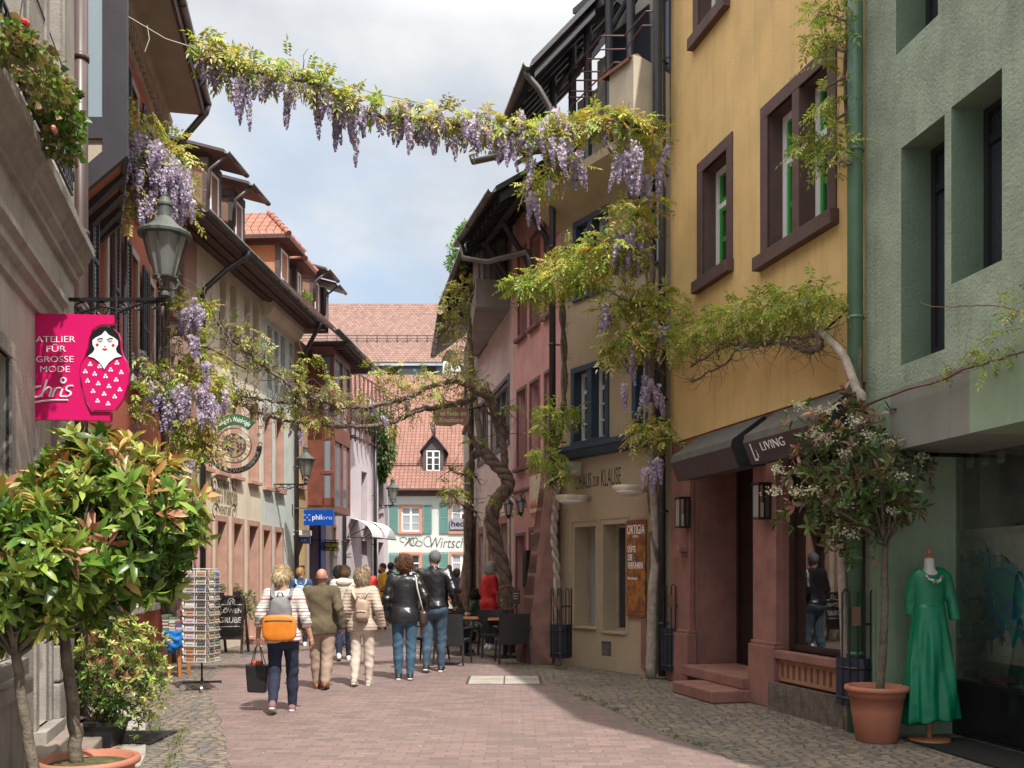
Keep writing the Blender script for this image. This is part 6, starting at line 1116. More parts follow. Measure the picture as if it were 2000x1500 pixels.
# -- fashion shop sign ----------------------------------------------------------
sg=thing('hanging_sign','magenta hanging shop sign with a nesting doll cutout and white lettering','sign',W(140,822,7.65)); YSG=7.65
K=YSG/FP
def zs_(x,y,w=0.): return Vector(((x/3-1000)*K,YSG-w,H0+(HY-(y/3+500))*K))
mag=simple('magenta_paint',(.62,.008,.13),.35); blk=simple('black_enamel',(.012,.012,.015),.35); wht=MATS['white_letter']
def flat(pts,w0,w1,mat,name,parent): mb=MB(); mb.poly([zs_(x,y,w1) for x,y in pts]); mb.poly([zs_(x,y,w0) for x,y in pts][::-1]); [mb.quad(zs_(*a,w0),zs_(*b,w0),zs_(*b,w1),zs_(*a,w1)) for a,b in zip(pts,pts[1:]+pts[:1])]; return mb.build(name,mat,parent)
flat([(185,345),(684,358),(684,408),(600,412),(560,440),(540,500),(530,560),(515,600),(492,640),(484,700),(492,780),(520,860),(555,918),(662,920),(660,972),(160,962)],0,.06,mag,'sign_panel',sg)
body=[(540,600),(505,640),(498,700),(508,760),(530,845),(560,912),(700,912),(748,845),(772,765),(778,695),(765,632),(745,600)]
hair_=[(540,600),(552,540),(556,500),(575,462),(610,436),(650,430),(690,440),(718,470),(731,510),(733,560),(745,600)]
dl=flat(body[::1]+hair_[::-1][1:-1],.05,.085,mag,'doll_cutout',sg)
flat(hair_[0:]+[(720,590),(570,590)],.086,.090,blk,'doll_hair',dl)
face=[(545,603),(575,580),(585,560),(572,535),(572,510),(590,495),(625,478),(645,455),(665,478),(700,497),(718,512),(719,535),(706,560),(712,580),(742,603),(700,612),(665,640),(640,678),(615,640),(580,612)]
flat(face,.091,.094,wht,'doll_face',dl)
mb=MB(); red_=simple('red_enamel',(.55,.02,.03),.4)
def disc(mb,x,y,r,w,m=0,n=12,ry=None): mb.poly([zs_(x+r*math.cos(2*PI*k/n),y+(ry or r)*math.sin(2*PI*k/n),w) for k in range(n)],m)
disc(mb,600,537,9,.0955,0); disc(mb,692,540,9,.0955,0); mb.poly([zs_(*p,.0955) for p in ((626,562),(638,556),(644,559),(650,556),(662,562),(644,572))],0)
for x in (617,674):
    disc(mb,x,516,13,.0952,1,ry=7); disc(mb,x,516,9,.0956,2,ry=5.5); disc(mb,x,516,4.2,.096,1)
for sgn,x in ((-1,617),(1,674)): mb.tube([zs_(x-17,508,.096),zs_(x,498,.096),zs_(x+17,502,.096)],.0035*1.,4,1)
mb.tube([zs_(640,545,.096),zs_(645,548,.096),zs_(650,545,.096)],.0022,4,1); mb.build('doll_features',[red_,blk,wht],dl,recalc=False)
mb=MB()
for x,y in ((556,648),(611,660),(528,690),(582,704),(645,718),(675,680),(711,640),(736,695),(541,744),(603,760),(665,776),(707,738),(728,795),(573,804),(637,820),(698,836),(599,860),(660,876)):
    for a in range(3): disc(mb,x+8.5*math.cos(a*2.09+.5),y+8.5*math.sin(a*2.09+.5),6.3,.0865)
mb.build('dot_pattern',wht,dl,recalc=False)
fr=lambda ox,oy:(lambda u,v,w: zs_(ox,oy,.062+w)+Vector((u,0,v)))
for tx,x,y,wd in (('ATELIER',233,516,228),('FÜR',290,572,112),('GROSSE',231,632,218),('MODE',254,690,172)): text(tx,fr(x,y),36/3*K*1.0,wht,sg,width=wd/3*K,ext=.003,off=-.008)
mb=MB()
for l in ([(262,773),(232,778),(212,800),(212,826),(232,836),(258,828),(272,812)],[(299,732),(280,790),(264,834)],[(274,808),(300,782),(318,780),(322,796),(310,834)],[(346,782),(338,806),(328,834)],[(336,806),(356,784),(378,782)],[(390,786),(380,812),(376,830),(392,832)],[(450,770),(424,772),(410,784),(414,798),(434,806),(434,822),(416,832),(392,830)],[(204,874),(250,862),(320,854),(420,853)],[(408,740),(404,728),(392,724),(381,730),(378,742),(386,753),(398,753),(408,740)]): P=spl([zs_(x,y,.064) for x,y in l],3); mb.tube(P,.0075,6,flat=1.)
mb.build('script_logo',wht,sg)
mb=MB(); mb.tube([zs_(676,408,.03),zs_(690,350,.03),zs_(690,250,.03)],.012,6); mb.build('bracket',iron,sg)
# -- street lanterns ---------------------------------------------------------------
def lantern(label):
    t=thing('street_lamp',label,'lamp',(0,0,0),group='old lanterns on scrolled wall brackets'); mb=MB(); n=6
    def fr_(z0,z1,r0,r1,rr):
        for k in range(n): a=2*PI*(k+.5)/n; mb.tube([(r0*math.cos(a),r0*math.sin(a),z0),(r1*math.cos(a),r1*math.sin(a),z1)],rr,5)
    mb.lathe((0,0,0),[(.02,-.02),(.05,0),(.05,.025),(.025,.05),(.035,.08),(.02,.11)],12)
    for k in range(3):
        a=2*PI*k/3+.4; mb.tube([(.03*math.cos(a),.03*math.sin(a),.06),(.10*math.cos(a),.10*math.sin(a),.08),(.13*math.cos(a),.13*math.sin(a),.13),(.10*math.cos(a),.10*math.sin(a),.17)],.012,6); mb.tube([(.10*math.cos(a)+.025*math.cos(q)*math.cos(a),.10*math.sin(a)+.025*math.cos(q)*math.sin(a),.145+.025*math.sin(q)) for q in np.linspace(0,5.5,9)],.009,5)
    mb.lathe((0,0,0),[(.115,.165),(.12,.17),(.12,.185),(.10,.19)],n); fr_(.19,.56,.105,.205,.011); mb.lathe((0,0,0),[(.20,.555),(.245,.56),(.25,.585),(.24,.60),(.18,.635),(.11,.69),(.075,.735),(.062,.75),(.062,.85),(.072,.855),(.072,.875),(.05,.92),(.02,.945),(.022,.96),(.0,.985)],n*3); mb.build('lamp_frame',patina,t)
    g=MB(); g.lathe((0,0,0),[(.10,.19),(.20,.555)],n); g.build('lamp_glass',MATS['lamp_glass'],t); g=MB(); g.lathe((0,0,0),[(.02,.2),(.025,.26),(.045,.30),(.05,.38),(.03,.44),(.0,.45)],12); g.build('bulb',M('frosted',(.45,.45,.43),.5),t,smooth=True)
    b=MB(); b.box(-.95,.06,-.018,.018,-.05,-.02); b.box(-.98,-.94,-.03,.03,-.32,.06)
    def scroll(cx,cz,r,t0,t1,th=.009): b.tube([(cx+r*(1-.75*i/22)*math.cos(t0+(t1-t0)*i/22),0,cz+r*(1-.75*i/22)*math.sin(t0+(t1-t0)*i/22)) for i in range(23)],th,5)
    b.tube([(-.93,0,-.30),(-.80,0,-.16),(-.6,0,-.10),(-.4,0,-.14),(-.2,0,-.07),(0,0,-.05)],.012,6); scroll(-.80,-.13,.085,-1.,8); scroll(-.60,-.13,.075,2,-7); scroll(-.42,-.12,.07,-1,8); scroll(-.26,-.10,.05,2,-6); scroll(-.10,-.10,.045,-1,7); scroll(-.70,-.2,.05,3,-5); scroll(-.5,-.2,.045,0,8)
    b.build('bracket',iron,t); return t
L0=lantern('old street lantern on the near scrolled bracket above the magenta sign'); 
c1=copy_tree(L0); c1['label']='old street lantern on a bracket on the pale blue house'; c2=copy_tree(L0); c2['label']='small distant street lantern on the lilac house near the inn'
L0.location=W(322,578,9.0); c1.location=W(597,943,23.4); c2.location=W(767,985,34.2)
# -- guild sign -----------------------------------------------------------------
YG=17.3; KG=YG/FP; gs=thing('guild_sign','round wrought iron inn sign with a green banner and coloured glass disc','sign',W(458,925,YG)); cG=W(457,870,YG)
def gp_(x,y,w=0.): return Vector(((x-1000)*KG,YG-w,H0+(HY-y)*KG))
def ringpts(r,n=40,a0=0,a1=2*PI): return [cG+Vector((r*math.cos(a0+(a1-a0)*k/n),0,r*math.sin(a0+(a1-a0)*k/n))) for k in range(n+1)]
mb=MB(); R1_=34*KG; mb.tube(ringpts(R1_),.012,6); mb.tube(ringpts(23*KG),.012,6); mb.tube([gp_(385,790),gp_(503,790)],.015,6); mb.tube([gp_(503,790),gp_(508,800),gp_(500,806),gp_(497,798)],.012,5)
for x,y,r in ((486,785,4),(508,868,5),(505,850,4),(508,835,4)): mb.tube([gp_(x,y)+Vector((r*KG*(1-.6*i/14)*math.cos(i*.6),0,r*KG*(1-.6*i/14)*math.sin(i*.6))) for i in range(15)],.007,5)
for k in range(7): mb.tube([gp_(497,796+4.5*k),gp_(501-(k%2)*3,798.5+4.5*k),gp_(498,800.5+4.5*k)],.007,4)
mb.tube([gp_(430,790),gp_(432,815)],.008,4); mb.build('iron_ring',M('grey_iron',(.13,.13,.12),.45,.2,5,metal=.5),gs)
def band(r0,r1,a0,a1,w0,w1,mat,name,n=24):
    mb=MB()
    for k in range(n):
        A,B=a0+(a1-a0)*k/n,a0+(a1-a0)*(k+1)/n; P=lambda r,a,w:cG+Vector((r*math.cos(a),-w,r*math.sin(a)))
        mb.quad(P(r0,A,w1),P(r1,A,w1),P(r1,B,w1),P(r0,B,w1)); mb.quad(P(r0,A,w0),P(r1,A,w0),P(r1,B,w0),P(r0,B,w0)); mb.quad(P(r1,A,w0),P(r1,A,w1),P(r1,B,w1),P(r1,B,w0)); mb.quad(P(r0,A,w0),P(r0,A,w1),P(r0,B,w1),P(r0,B,w0))
    return mb.build(name,mat,gs,recalc=False)
band(40*KG,61*KG,R(48),R(132),-.02,.03,simple('banner_green',(.02,.14,.06),.5),'banner'); band(45*KG,55*KG,R(192),R(358),-.01,.02,M('iron_band',(.05,.05,.05),.5),'lower_band')
mb=MB(); mb.lathe(cG,[(0.0001,0),(.0002,.0001)],3); 
V=[];C=[]; q=np.random.default_rng(4)
for i in range(4):
    r0,r1=23*KG*i/4,23*KG*(i+1)/4-.004
    for k in range(4+i*4):
        a0,a1=2*PI*k/(4+i*4)+i,2*PI*(k+.93)/(4+i*4)+i; V+=[cG+Vector((r*math.cos(a),-.005,r*math.sin(a))) for r,a in ((r0,a0),(r1,a0),(r1,a1),(r0,a1))]; C.append([(.25,.05,.07),(.22,.07,.09),(.07,.08,.09),(.12,.13,.15),(.35,.28,.12)][q.integers(0,5)] if i>1 else [(.06,.07,.07),(.30,.24,.10)][q.integers(0,2)])
npmesh('glass_disc',[tuple(v) for v in V],np.arange(len(V)).reshape(-1,4),cardm,gs,np.array(C))
mb=MB(); cols_=[]
for k in range(11):
    a=R(200+k*18); p=cG+Vector((29*KG*math.cos(a),-.01,29*KG*math.sin(a))); mb.ball(p,(.035,.012,.035),4,k%2)
mb.build('ornament',[simple('cream_enamel',(.6,.58,.45),.5),simple('gold_enamel',(.45,.33,.12),.5)],gs)
flt=lambda rr,a0,sg_:(lambda u,v:( (rr+v*sg_)*math.cos(a0-sg_*u/rr),(rr+v*sg_)*math.sin(a0-sg_*u/rr)))
frG=lambda u,v,w: cG+Vector((u,-.032-w,v))
text("Gengler's Weinkrügle",frG,10*KG,wht,gs,width=62*KG,off=.012,ext=.003,arc=flt(46*KG,R(128),1))
text("SCHWARZWÄLDERHOF",frG,7*KG,M('silver_letter',(.5,.5,.48),.5),gs,width=130*KG,off=.01,ext=.003,arc=flt(53*KG,R(205),-1))
# painted lettering on the cream wall
dk=M('faded_letter',(.17,.15,.09),.8)
def walltext(tx,px0,px1,py,h,**k):
    z=F4.z(px0,py); fr=plane_frame(F4.P(F4.s(px0),.0,z),F4.u,(0,0,1),F4.n); text(tx,fr,h,dk,h4,width=F4.s(px1)-F4.s(px0),ext=.006,**k)
walltext('RESTAURANT',425,447,950,.16); walltext("Gengler's Weinkrügle",411,463,978,.42,off=.015,shear=.05); walltext('WEINSTUBE',427,450,1003,.17)
for px,py,sx in ((418,945,1),(456,945,-1),(420,998,1),(456,1000,-1)): mb=MB(); p=F4.P(F4.s(px),.008,F4.z(px,py)); mb.tube([p+F4.u*(sx*.22*(1-i/20)*math.cos(i*.5))+Vector((0,0,.2*(1-i/24)*math.sin(i*.5))) for i in range(18)],.010,4); mb.build('painted_flourish',dk,h4)
# -- projecting shop signs -------------------------------------------------------
def boxsign(label,px0,px1,py0,py1,Y,mat,txts,t=.05,name='hanging_sign',frame=None):
    k=Y/FP; a=W(px0,py1,Y); b=W(px1,py0,Y); th=thing(name,label,'sign',((a.x+b.x)/2,Y,a.z)); mb=MB(); mb.box(a.x,b.x,Y-t,Y+t,a.z,b.z); mb.build('panel',mat,th,bevel=.004)
    if frame: mb=MB(); mb.box(a.x-.3,b.x,Y-.015,Y+.015,b.z+.03,b.z+.06); [mb.box(x-.01,x+.01,Y-.01,Y+.01,b.z,b.z+.05) for x in (a.x+.08,(a.x+b.x)/2,b.x-.08)]; mb.box(a.x-.33,a.x-.30,Y-.03,Y+.03,b.z-.12,b.z+.15); mb.build('bracket',frame,th)
    for tx,x,y,h,wd,m in txts: p=W(x,y,Y); text(tx,lambda u,v,w,p=p:Vector((p.x+u,Y-t-.002-w,p.z+v)),h*k,m,th,width=wd*k,ext=.003)
    return th
pale=simple('pale_blue_letter',(.35,.50,.75),.5); yl=simple('yellow_letter',(.9,.8,.1),.5)
s_=boxsign('bright blue hanging sign with white lettering beside the wooden oriel',594,652,996,1026,24.9,simple('sign_blue',(.0,.055,.33),.35),[('phil',610,1015,10,18,wht),('oro',629,1015,8.6,20,pale)],frame=patina)
mb=MB(); k=24.9/FP
for x,y,r in ((600,1011,1.2),): mb.ball(W(x,y,24.84),(.02,.01,.02),4)
for x,y in ((596,1006),(605,1006),(596,1016),(605,1016)): mb.box(W(x,y,24.9).x-.03,W(x,y,24.9).x+.03,24.84,24.85,W(x,y,24.9).z-.01,W(x,y,24.9).z+.01)
mb.build('emblem',pale,s_)
boxsign('small black hanging sign with yellow lettering below the blue sign',630,661,1058,1076,28.,simple('sign_black',(.02,.02,.015),.4),[('MIRJAM',632,1069,8,27,yl),('FRISEUR',633,1074.5,3,25,yl)],frame=patina)
boxsign('little blue hanging sign under the white awning box by the ochre house',583,606,1048,1062,25.2,simple('sign_blue2',(.03,.10,.28),.4),[('AA',588,1058,6,12,pale)])
mb=MB(); a=W(577,1046,25.3); b=W(606,1036,25.3); mb.box(a.x,b.x,25.0,25.5,a.z,b.z); tag(mb.build('awning_box',MATS['white_canvas'],None),'white rolled awning box above the little blue sign','awning')
# hotel sign, rounded brown board with cream letters
YH=18.9; k=YH/FP; hs=thing('hanging_sign','brown rounded hanging sign with cream blackletter writing in the branches','sign',W(880,835,YH)); mb=MB(); o=[(846,800),(850,796),(868,792),(890,793),(910,797),(915,803),(915,826),(908,832),(895,828),(880,833),(865,832),(852,831),(846,822)]
mb.poly([W(x,y,YH-.04) for x,y in o]); mb.poly([W(x,y,YH+.04) for x,y in o][::-1]); [mb.quad(W(*a,YH-.04),W(*b,YH-.04),W(*b,YH+.04),W(*a,YH+.04)) for a,b in zip(o,o[1:]+o[:1])]; mb.build('panel',M('sign_brown',(.36,.20,.15),.6,.1,5),hs)
crm=simple('cream_letter',(.85,.78,.52),.6)
for tx,x,y,wd in (('Hotel Restaurant',850,812,61),('Kreuzblume',858,825,46)): p=W(x,y,YH); text(tx,lambda u,v,w,p=p:Vector((p.x+u,YH-.042-w,p.z+v)),9*k,crm,hs,width=wd*k,off=.012,ext=.003,shear=.1)
mb=MB(); mb.tube([W(915,800,YH),W(960,790,YH+.3)],.012,5); mb.tube([W(915,800,YH),W(935,770,YH),W(960,765,YH+.3)],.01,5); mb.build('bracket',iron,hs)
# menu case and double lantern on the pink house, alarm box
p=FP4.P(FP4.s(1028,.05),.0,0); z0,z1=FP4.z(1028,1147,.1),FP4.z(1028,1075,.1); s=FP4.s(1028,.1); mc=thing('menu_case','tall narrow black menu case with a lit picture on the pink house','case',FP4.P(s,.02,z0)); mb=MB(); mb.fbox(FP4,s-.12,s+.12,.02,.14,z0,z1); mb.build('case',blk,mc); mb=MB(); mb.hexa([FP4.P(s-.128,.03,z0+.05),FP4.P(s-.124,.03,z0+.05),FP4.P(s-.124,.12,z0+.05),FP4.P(s-.128,.12,z0+.05),FP4.P(s-.128,.03,z1-.03),FP4.P(s-.124,.03,z1-.03),FP4.P(s-.124,.12,z1-.03),FP4.P(s-.128,.12,z1-.03)]); mb.build('poster',M('poster_mix',(.45,.38,.28),.6,.7,9),mc)
dlm=thing('wall_lamp','pair of small black carriage lanterns on one arm above the cafe','lamp',W(1010,1010,17.4)); mb=MB(); g=MB()
for px in (993,1017):
    c=W(px,1007 if px>1000 else 1012,17.3); 
    for k in range(6): a=2*PI*k/6; mb.tube([c+Vector((.045*math.cos(a),.045*math.sin(a),.06)),c+Vector((.085*math.cos(a),.085*math.sin(a),.25))],.006,4)
    mb.lathe(c,[(.0,-.02),(.02,.0),(.05,.05),(.05,.06)],8); mb.lathe(c,[(.095,.25),(.10,.26),(.05,.32),(.02,.35),(.02,.37),(.0,.40)],8); g.lathe(c,[(.042,.06),(.08,.25)],6)
    mb.tube([c+Vector((0,0,.36)),c+Vector((.05,.1,.42)),FP4.P(FP4.s(1031),.02,c.z+.3)],.01,5)
mb.build('lamp_frame',iron,dlm); g.build('lamp_glass',MATS['lamp_glass'],dlm)
# -- chalkboard ---------------------------------------------------------------------
YK=19.0; k=YK/FP; cb=thing('chalkboard','A-frame chalkboard with white lettering at the left kerb','sign board',(W(455,0,YK).x,YK,0)); a=W(428,1262,YK); b=W(478,1163,YK); 
mb=MB(); lean=lambda z:.10*(1.15-z)
def lbox(x0,x1,z0,z1,t0,t1,m=0): mb.hexa([(x0,YK-lean(z0)-t1,z0),(x1,YK-lean(z0)-t1,z0),(x1,YK-lean(z0)-t0,z0),(x0,YK-lean(z0)-t0,z0),(x0,YK-lean(z1)-t1,z1),(x1,YK-lean(z1)-t1,z1),(x1,YK-lean(z1)-t0,z1),(x0,YK-lean(z1)-t0,z1)],m)
x0,x1=a.x,b.x; zt_=b.z; zb_k=.28
for xa_,xb_ in ((x0,x0+.05),(x1-.05,x1)): lbox(xa_,xb_,0.0,zt_,.0,.03)
lbox(x0+.05,x1-.05,zt_-.05,zt_,0,.03); lbox(x0+.05,x1-.05,zb_k,zb_k+.05,0,.03)
for xa_ in (x0,x1-.05): mb.hexa([(xa_,YK+.35,0),(xa_+.05,YK+.35,0),(xa_+.05,YK+.38,0),(xa_,YK+.38,0),(xa_,YK-.0,zt_),(xa_+.05,YK-.0,zt_),(xa_+.05,YK+.03,zt_),(xa_,YK+.03,zt_)])
mb.build('frame',M('board_wood',(.075,.045,.04),.6,.15,6),cb); mb=MB(); lbox(x0+.05,x1-.05,zb_k+.05,zt_-.05,.005,.015); pb=mb.build('slate',M('slate',(.035,.035,.036),.8,.1,6),cb)
frK=lambda px,py:(lambda u,v,w,p=W(px,py,YK): Vector((p.x+u,YK-lean(p.z+v)-.017-w,p.z+v)))
text('LÖWEN',frK(431,1197),9.*k,MATS['chalk'],cb,width=42*k,off=.01,ext=.002); text('GRUBE',frK(429,1216),11*k,MATS['chalk'],cb,width=44*k,off=.012,ext=.002)
mb=MB(); f_=frK(0,0)
def ck(l): mb.tube([Vector((W(x,y,YK).x,YK-lean(W(x,y,YK).z)-.02,W(x,y,YK).z)) for x,y in l],.008,4)
ck([(432,1181),(446,1181)]); ck([(459,1181),(473,1181)]); ck([(446,1181),(446,1174),(449,1170),(453,1169),(457,1171),(459,1175),(459,1181)]); ck([(450,1181),(450,1176),(453,1173),(456,1176),(456,1181)]); ck([(431,1224),(470,1223)]); mb.build('chalk_drawing',MATS['chalk'],cb)
# -- postcard rack ---------------------------------------------------------------------
YR=13.0; rk=thing('postcard_rack','tall revolving postcard rack on a wheeled cross foot','rack',(W(392,0,YR).x,YR,0)); cx=W(390,0,YR).x
mb=MB(); mb.tube([(cx+.03,YR,.12),(cx+.03,YR,1.62)],.014,8); 
for an in (.3,.3+PI/2): mb.hexa([(cx+.03+math.cos(an)*sx*.26-math.sin(an)*sy*.02,YR+math.sin(an)*sx*.26+math.cos(an)*sy*.02,z) for z in (.10,.13) for sx,sy in ((-1,-1),(1,-1),(1,1),(-1,1))])
mb.build('stand',iron,rk)
for k in range(4):
    an=.3+PI/2*k; c=Vector((cx+.03+math.cos(an)*.25,YR+math.sin(an)*.25,.045)); mb=MB(); mb.tube([c+Vector((-.015*math.sin(an),.015*math.cos(an),0)),c-Vector((-.015*math.sin(an),.015*math.cos(an),0))],.042,14); mb.box(c.x-.012,c.x+.012,c.y-.012,c.y+.012,.05,.11); mb.build('caster',MATS['chrome'],rk)
q=random.Random(8); V=[];C=[];wv=MB(); th0=-.16; hw=.165
for side in range(4):
    an=th0+PI/2*side; nx,ny=math.sin(an),-math.cos(an); ux,uy=math.cos(an),math.sin(an)
    P=lambda u,d,z:(cx+.03+ux*u+nx*d,YR+uy*u+ny*d,z)
    for u in (-hw,0,hw): wv.tube([P(u,.165,.38),P(u,.165,1.66)],.005,4)
    for r_ in range(12):
        z=.40+r_*.105; wv.tube([P(-hw,.20,z+.012),P(hw,.20,z+.012)],.0035,4); wv.tube([P(-hw,.17,z),P(hw,.17,z)],.0035,4)
        for c_ in (0,1):
            u0=-hw+.012+c_*hw; u1=u0+hw-.024; base=q.choice([(.30,.26,.22),(.42,.38,.33),(.20,.16,.13),(.35,.14,.06),(.12,.14,.2),(.5,.47,.42),(.28,.22,.12),(.4,.2,.1),(.08,.07,.07)])
            h=.088
            for m in range(3):   # card border, picture, accent band
                e=(0,.008,.02)[m]; z0=z+e+(.02 if m==2 else 0); z1=z+h-e-(.02 if m==2 else 0); col=(.66,.64,.6) if m==0 else (base if m==1 else tuple(min(.8,x*q.uniform(.4,2.1)) for x in base)); dd=.185+.0015*m; V+=[P(u0+e,dd+.006,z0),P(u1-e,dd+.006,z0),P(u1-e,dd-.012,z1),P(u0+e,dd-.012,z1)]; C.append(col)
        if side==3 or side==0:
            for f_ in range(3): V+=[P(-hw-.02-.012*f_,.16-.04*f_,z),P(-hw-.0,.14-.04*f_,z),P(-hw-.0,.14-.04*f_,z+.085),P(-hw-.04-.012*f_,.17-.04*f_,z+.085)]; C.append((.62,.6,.57))
wv.build('wire_frame',M('white_wire',(.45,.45,.45),.4),rk); npmesh('postcards',V,np.arange(len(V)).reshape(-1,4),cardm,rk,np.array(C))
mb=MB(); mb.box(cx-.14,cx+.2,YR-.15,YR+.16,1.665,1.675); mb.build('top_plate',MATS['white_paint'],rk)
# -- book trestle --------------------------------------------------------------------------
YT=14.6; bt=thing('book_table','small wooden trestle piled with books and draped with a blue cloth','table',(W(338,0,YT).x,YT,0)); x0=W(318,0,YT).x; x1=W(356,0,YT).x; zt_=W(0,1240,YT).z; mb=MB(); ow_=M('orange_wood',(.42,.18,.06),.5,.15,6)
for x,dx in ((x0+.12,-.02),(x1-.06,.03)):
    for dy in (0,.35): lg=MB(); lg.hexa([(x+dx-.02,YT+dy*1.2-.02,0),(x+dx+.02,YT+dy*1.2-.02,0),(x+dx+.02,YT+dy*1.2+.02,0),(x+dx-.02,YT+dy*1.2+.02,0),(x-.02,YT+dy-.02,zt_),(x+.02,YT+dy-.02,zt_),(x+.02,YT+dy+.02,zt_),(x-.02,YT+dy+.02,zt_)]); lg.build('leg',ow_,bt)
mb.box(x0,x1,YT-.05,YT+.4,zt_-.03,zt_); mb.build('table_top',ow_,bt)
q=random.Random(4); n=0
for col_ in range(3):
    z=zt_+.002; xx=x0+.01+col_*.10
    while z<zt_+.30-.05*col_:
        h=q.uniform(.012,.035); b=MB(); dx=q.uniform(-.01,.01); b.box(xx+dx,xx+.155*.6+dx,YT-.05,YT+.15,z,z+h); c_=q.choice([(.5,.48,.42),(.35,.05,.05),(.1,.2,.1),(.4,.35,.2),(.08,.1,.2),(.6,.58,.5)]); n+=1
        tag(b.build('book',simple('book_%d'%n,c_,.5),None),'book lying in a pile on the wooden trestle','book','books piled on the trestle'); z+=h+.001
V,F_=snet(lambda P:np.maximum(ellip(P,(0,0,0),(.13,.07,.22))+.02*wob(P,28),P[...,2]-.12),(-.18,-.1,-.25),(.18,.1,.2),.015); tag(npmesh('blue_cloth',V+np.array([x1-.1,YT-.1,zt_-.05]),F_,M('blue_fabric',(.0,.13,.45),.7,.15,8),None,smooth=True),'bright blue cloth hanging over the front of the book trestle','cloth')
# -- iron guards around the climber roots ----------------------------------------------------------
def guard(label,px0,px1,pyb,pyt,pyhoop,Y):
    k=Y/FP; w=(px1-px0)*k; c=Vector((W((px0+px1)/2,0,Y).x,Y,0)); t=thing('stem_guard',label,'guard',c,group='iron stem guards'); zb=max(W(0,pyb,Y).z,.03); zt=W(0,pyt,Y).z; zh=W(0,pyhoop,Y).z; mb=MB()
    r=w/2; arc=[(c.x+r*math.cos(a)*1.0,c.y-.30*math.sin(a)) for a in np.linspace(0,PI,9)]
    for (a,b) in zip(arc,arc[1:]): mb.hexa([(a[0],a[1],zb),(b[0],b[1],zb),(b[0],b[1]+.02,zb),(a[0],a[1]+.02,zb),(a[0],a[1],zt),(b[0],b[1],zt),(b[0],b[1]+.02,zt),(a[0],a[1]+.02,zt)])
    mb.build('tub',M('navy_staves',(.018,.024,.045),.5,.3,12),t); mb=MB()
    for z in (zb+.08,zt-.1): mb.tube([(x,y-.012,z) for x,y in arc],.014,4)
    for i in (0,2,4,6):
        a,b=arc[i],arc[min(i+1,8)] if i+1<len(arc) else arc[i]; b=arc[i+1]; m=((a[0]+b[0])/2,(a[1]+b[1])/2); mb.tube([(a[0],a[1]-.015,zb),(a[0],a[1]-.015,zh-.04),(m[0],m[1]-.015,zh),(b[0],b[1]-.015,zh-.04),(b[0],b[1]-.015,zb)],.010,5)
    mb.tube([(x,y-.012,zt+(zh-zt)*.5) for x,y in arc[:5]],.012,4); mb.build('bars',iron,t)
    mb=MB(); mb.box(c.x-r*.75,c.x-.05,c.y-.34,c.y-.325,zt+(zh-zt)*.48,zt+(zh-zt)*.75); mb.build('plate',M('brass_plate',(.16,.09,.05),.5,metal=.3),t)
guard('iron stem guard of the twisted vine by the stone buttress',1074,1116,1283,1218,1148,16.0); guard('iron stem guard below the poster, holding the pale garland stem',1291,1334,1308,1225,1140,14.3); guard('iron stem guard at the corner of the yellow and the green house',1634,1700,1374,1282,1150,9.75)
# -- mannequin with dress -----------------------------------------------------------------------------
YM=9.05; mq=thing('dress_form','tailor dummy on a round wooden foot wearing a long emerald green dress','mannequin',(W(1815,0,YM).x,YM,0)); cx=W(1815,0,YM).x; kM=YM/FP; wd_=M('turned_wood',(.30,.13,.05),.35,.15,6)
mb=MB(); mb.lathe((cx,YM,0),[(.19,0),(.195,.015),(.19,.035),(.03,.045)],28); mb.lathe((cx,YM,0),[(.028,.03),(.028,.9)],12); mb.build('stand',wd_,mq,smooth=False)
tn=Vector((-.02,0,0)); mb=MB(); zn=W(0,1090,YM).z; mb.lathe((cx-.0,YM,0),[(.052,zn),(.055,zn+.012),(.03,zn+.025),(.012,zn+.035),(.026,zn+.06),(.022,zn+.085),(.0,zn+.10)],18); mb.build('neck_cap',wd_,mq,smooth=True)
def Zm(y): return W(0,y,YM).z
def dress(P):
    Q=P.copy(); f=rcone(Q,(0,0,Zm(1190)),(0,0,Zm(1135)),.135,.155,(1,.62,1)); f=smin(f,rcone(Q,(-.11,0,Zm(1122)),(.12,0,Zm(1122)),.055,.06,(1,.8,1)),.05)
    t=np.clip((Zm(1185)-P[...,2])/(Zm(1185)-Zm(1420)),0,1.2); r_=.14+.105*t**.9+.022*np.sin(PI*t)
    an=np.arctan2(P[...,1]/.75,P[...,0]); rad=np.sqrt((P[...,0]-.02*t)**2+(P[...,1]/.75)**2); amp=.022*np.clip(t*2,0,1); fold=amp*(np.sin(7*an+2.5*t)+.6*np.sin(13*an-3*t+1)+.4*np.sin(5*an+9*t)); sk=rad-(r_+fold); sk=np.maximum(sk,P[...,2]-Zm(1185)); hem=Zm(1408)+.035*np.sin(an*1.+2.0)+.012*np.sin(7*an); sk=np.maximum(sk,hem-P[...,2]); f=smin(f,sk,.04)
    for sx,l in ((1,((.16,0,Zm(1128)),(.205,-.01,Zm(1170)),(.235,-.03,Zm(1212)))),(-1,((-.14,0.03,Zm(1128)),(-.165,.06,Zm(1170)),(-.15,.08,Zm(1205))))):
        f=smin(f,rcone(P,l[0],l[1],.052,.047),.03); f=smin(f,np.maximum(rcone(P,l[1],l[2],.046,.052),(l[2][2]+.01-P[...,2])),.015)
    f=np.maximum(f,-ellip(P,(0,-.05,Zm(1108)),(.085,.16,.075))); f+=.0035*wob(P,24,1); return f
V,F_=snet(dress,(-.34,-.27,Zm(1425)),(.34,.27,Zm(1105)),.0125); npmesh('dress',V+np.array([cx,YM,0]),F_,M('emerald_satin',(.0,.17,.08),.36,.08,5,spec=.5),mq,smooth=True)
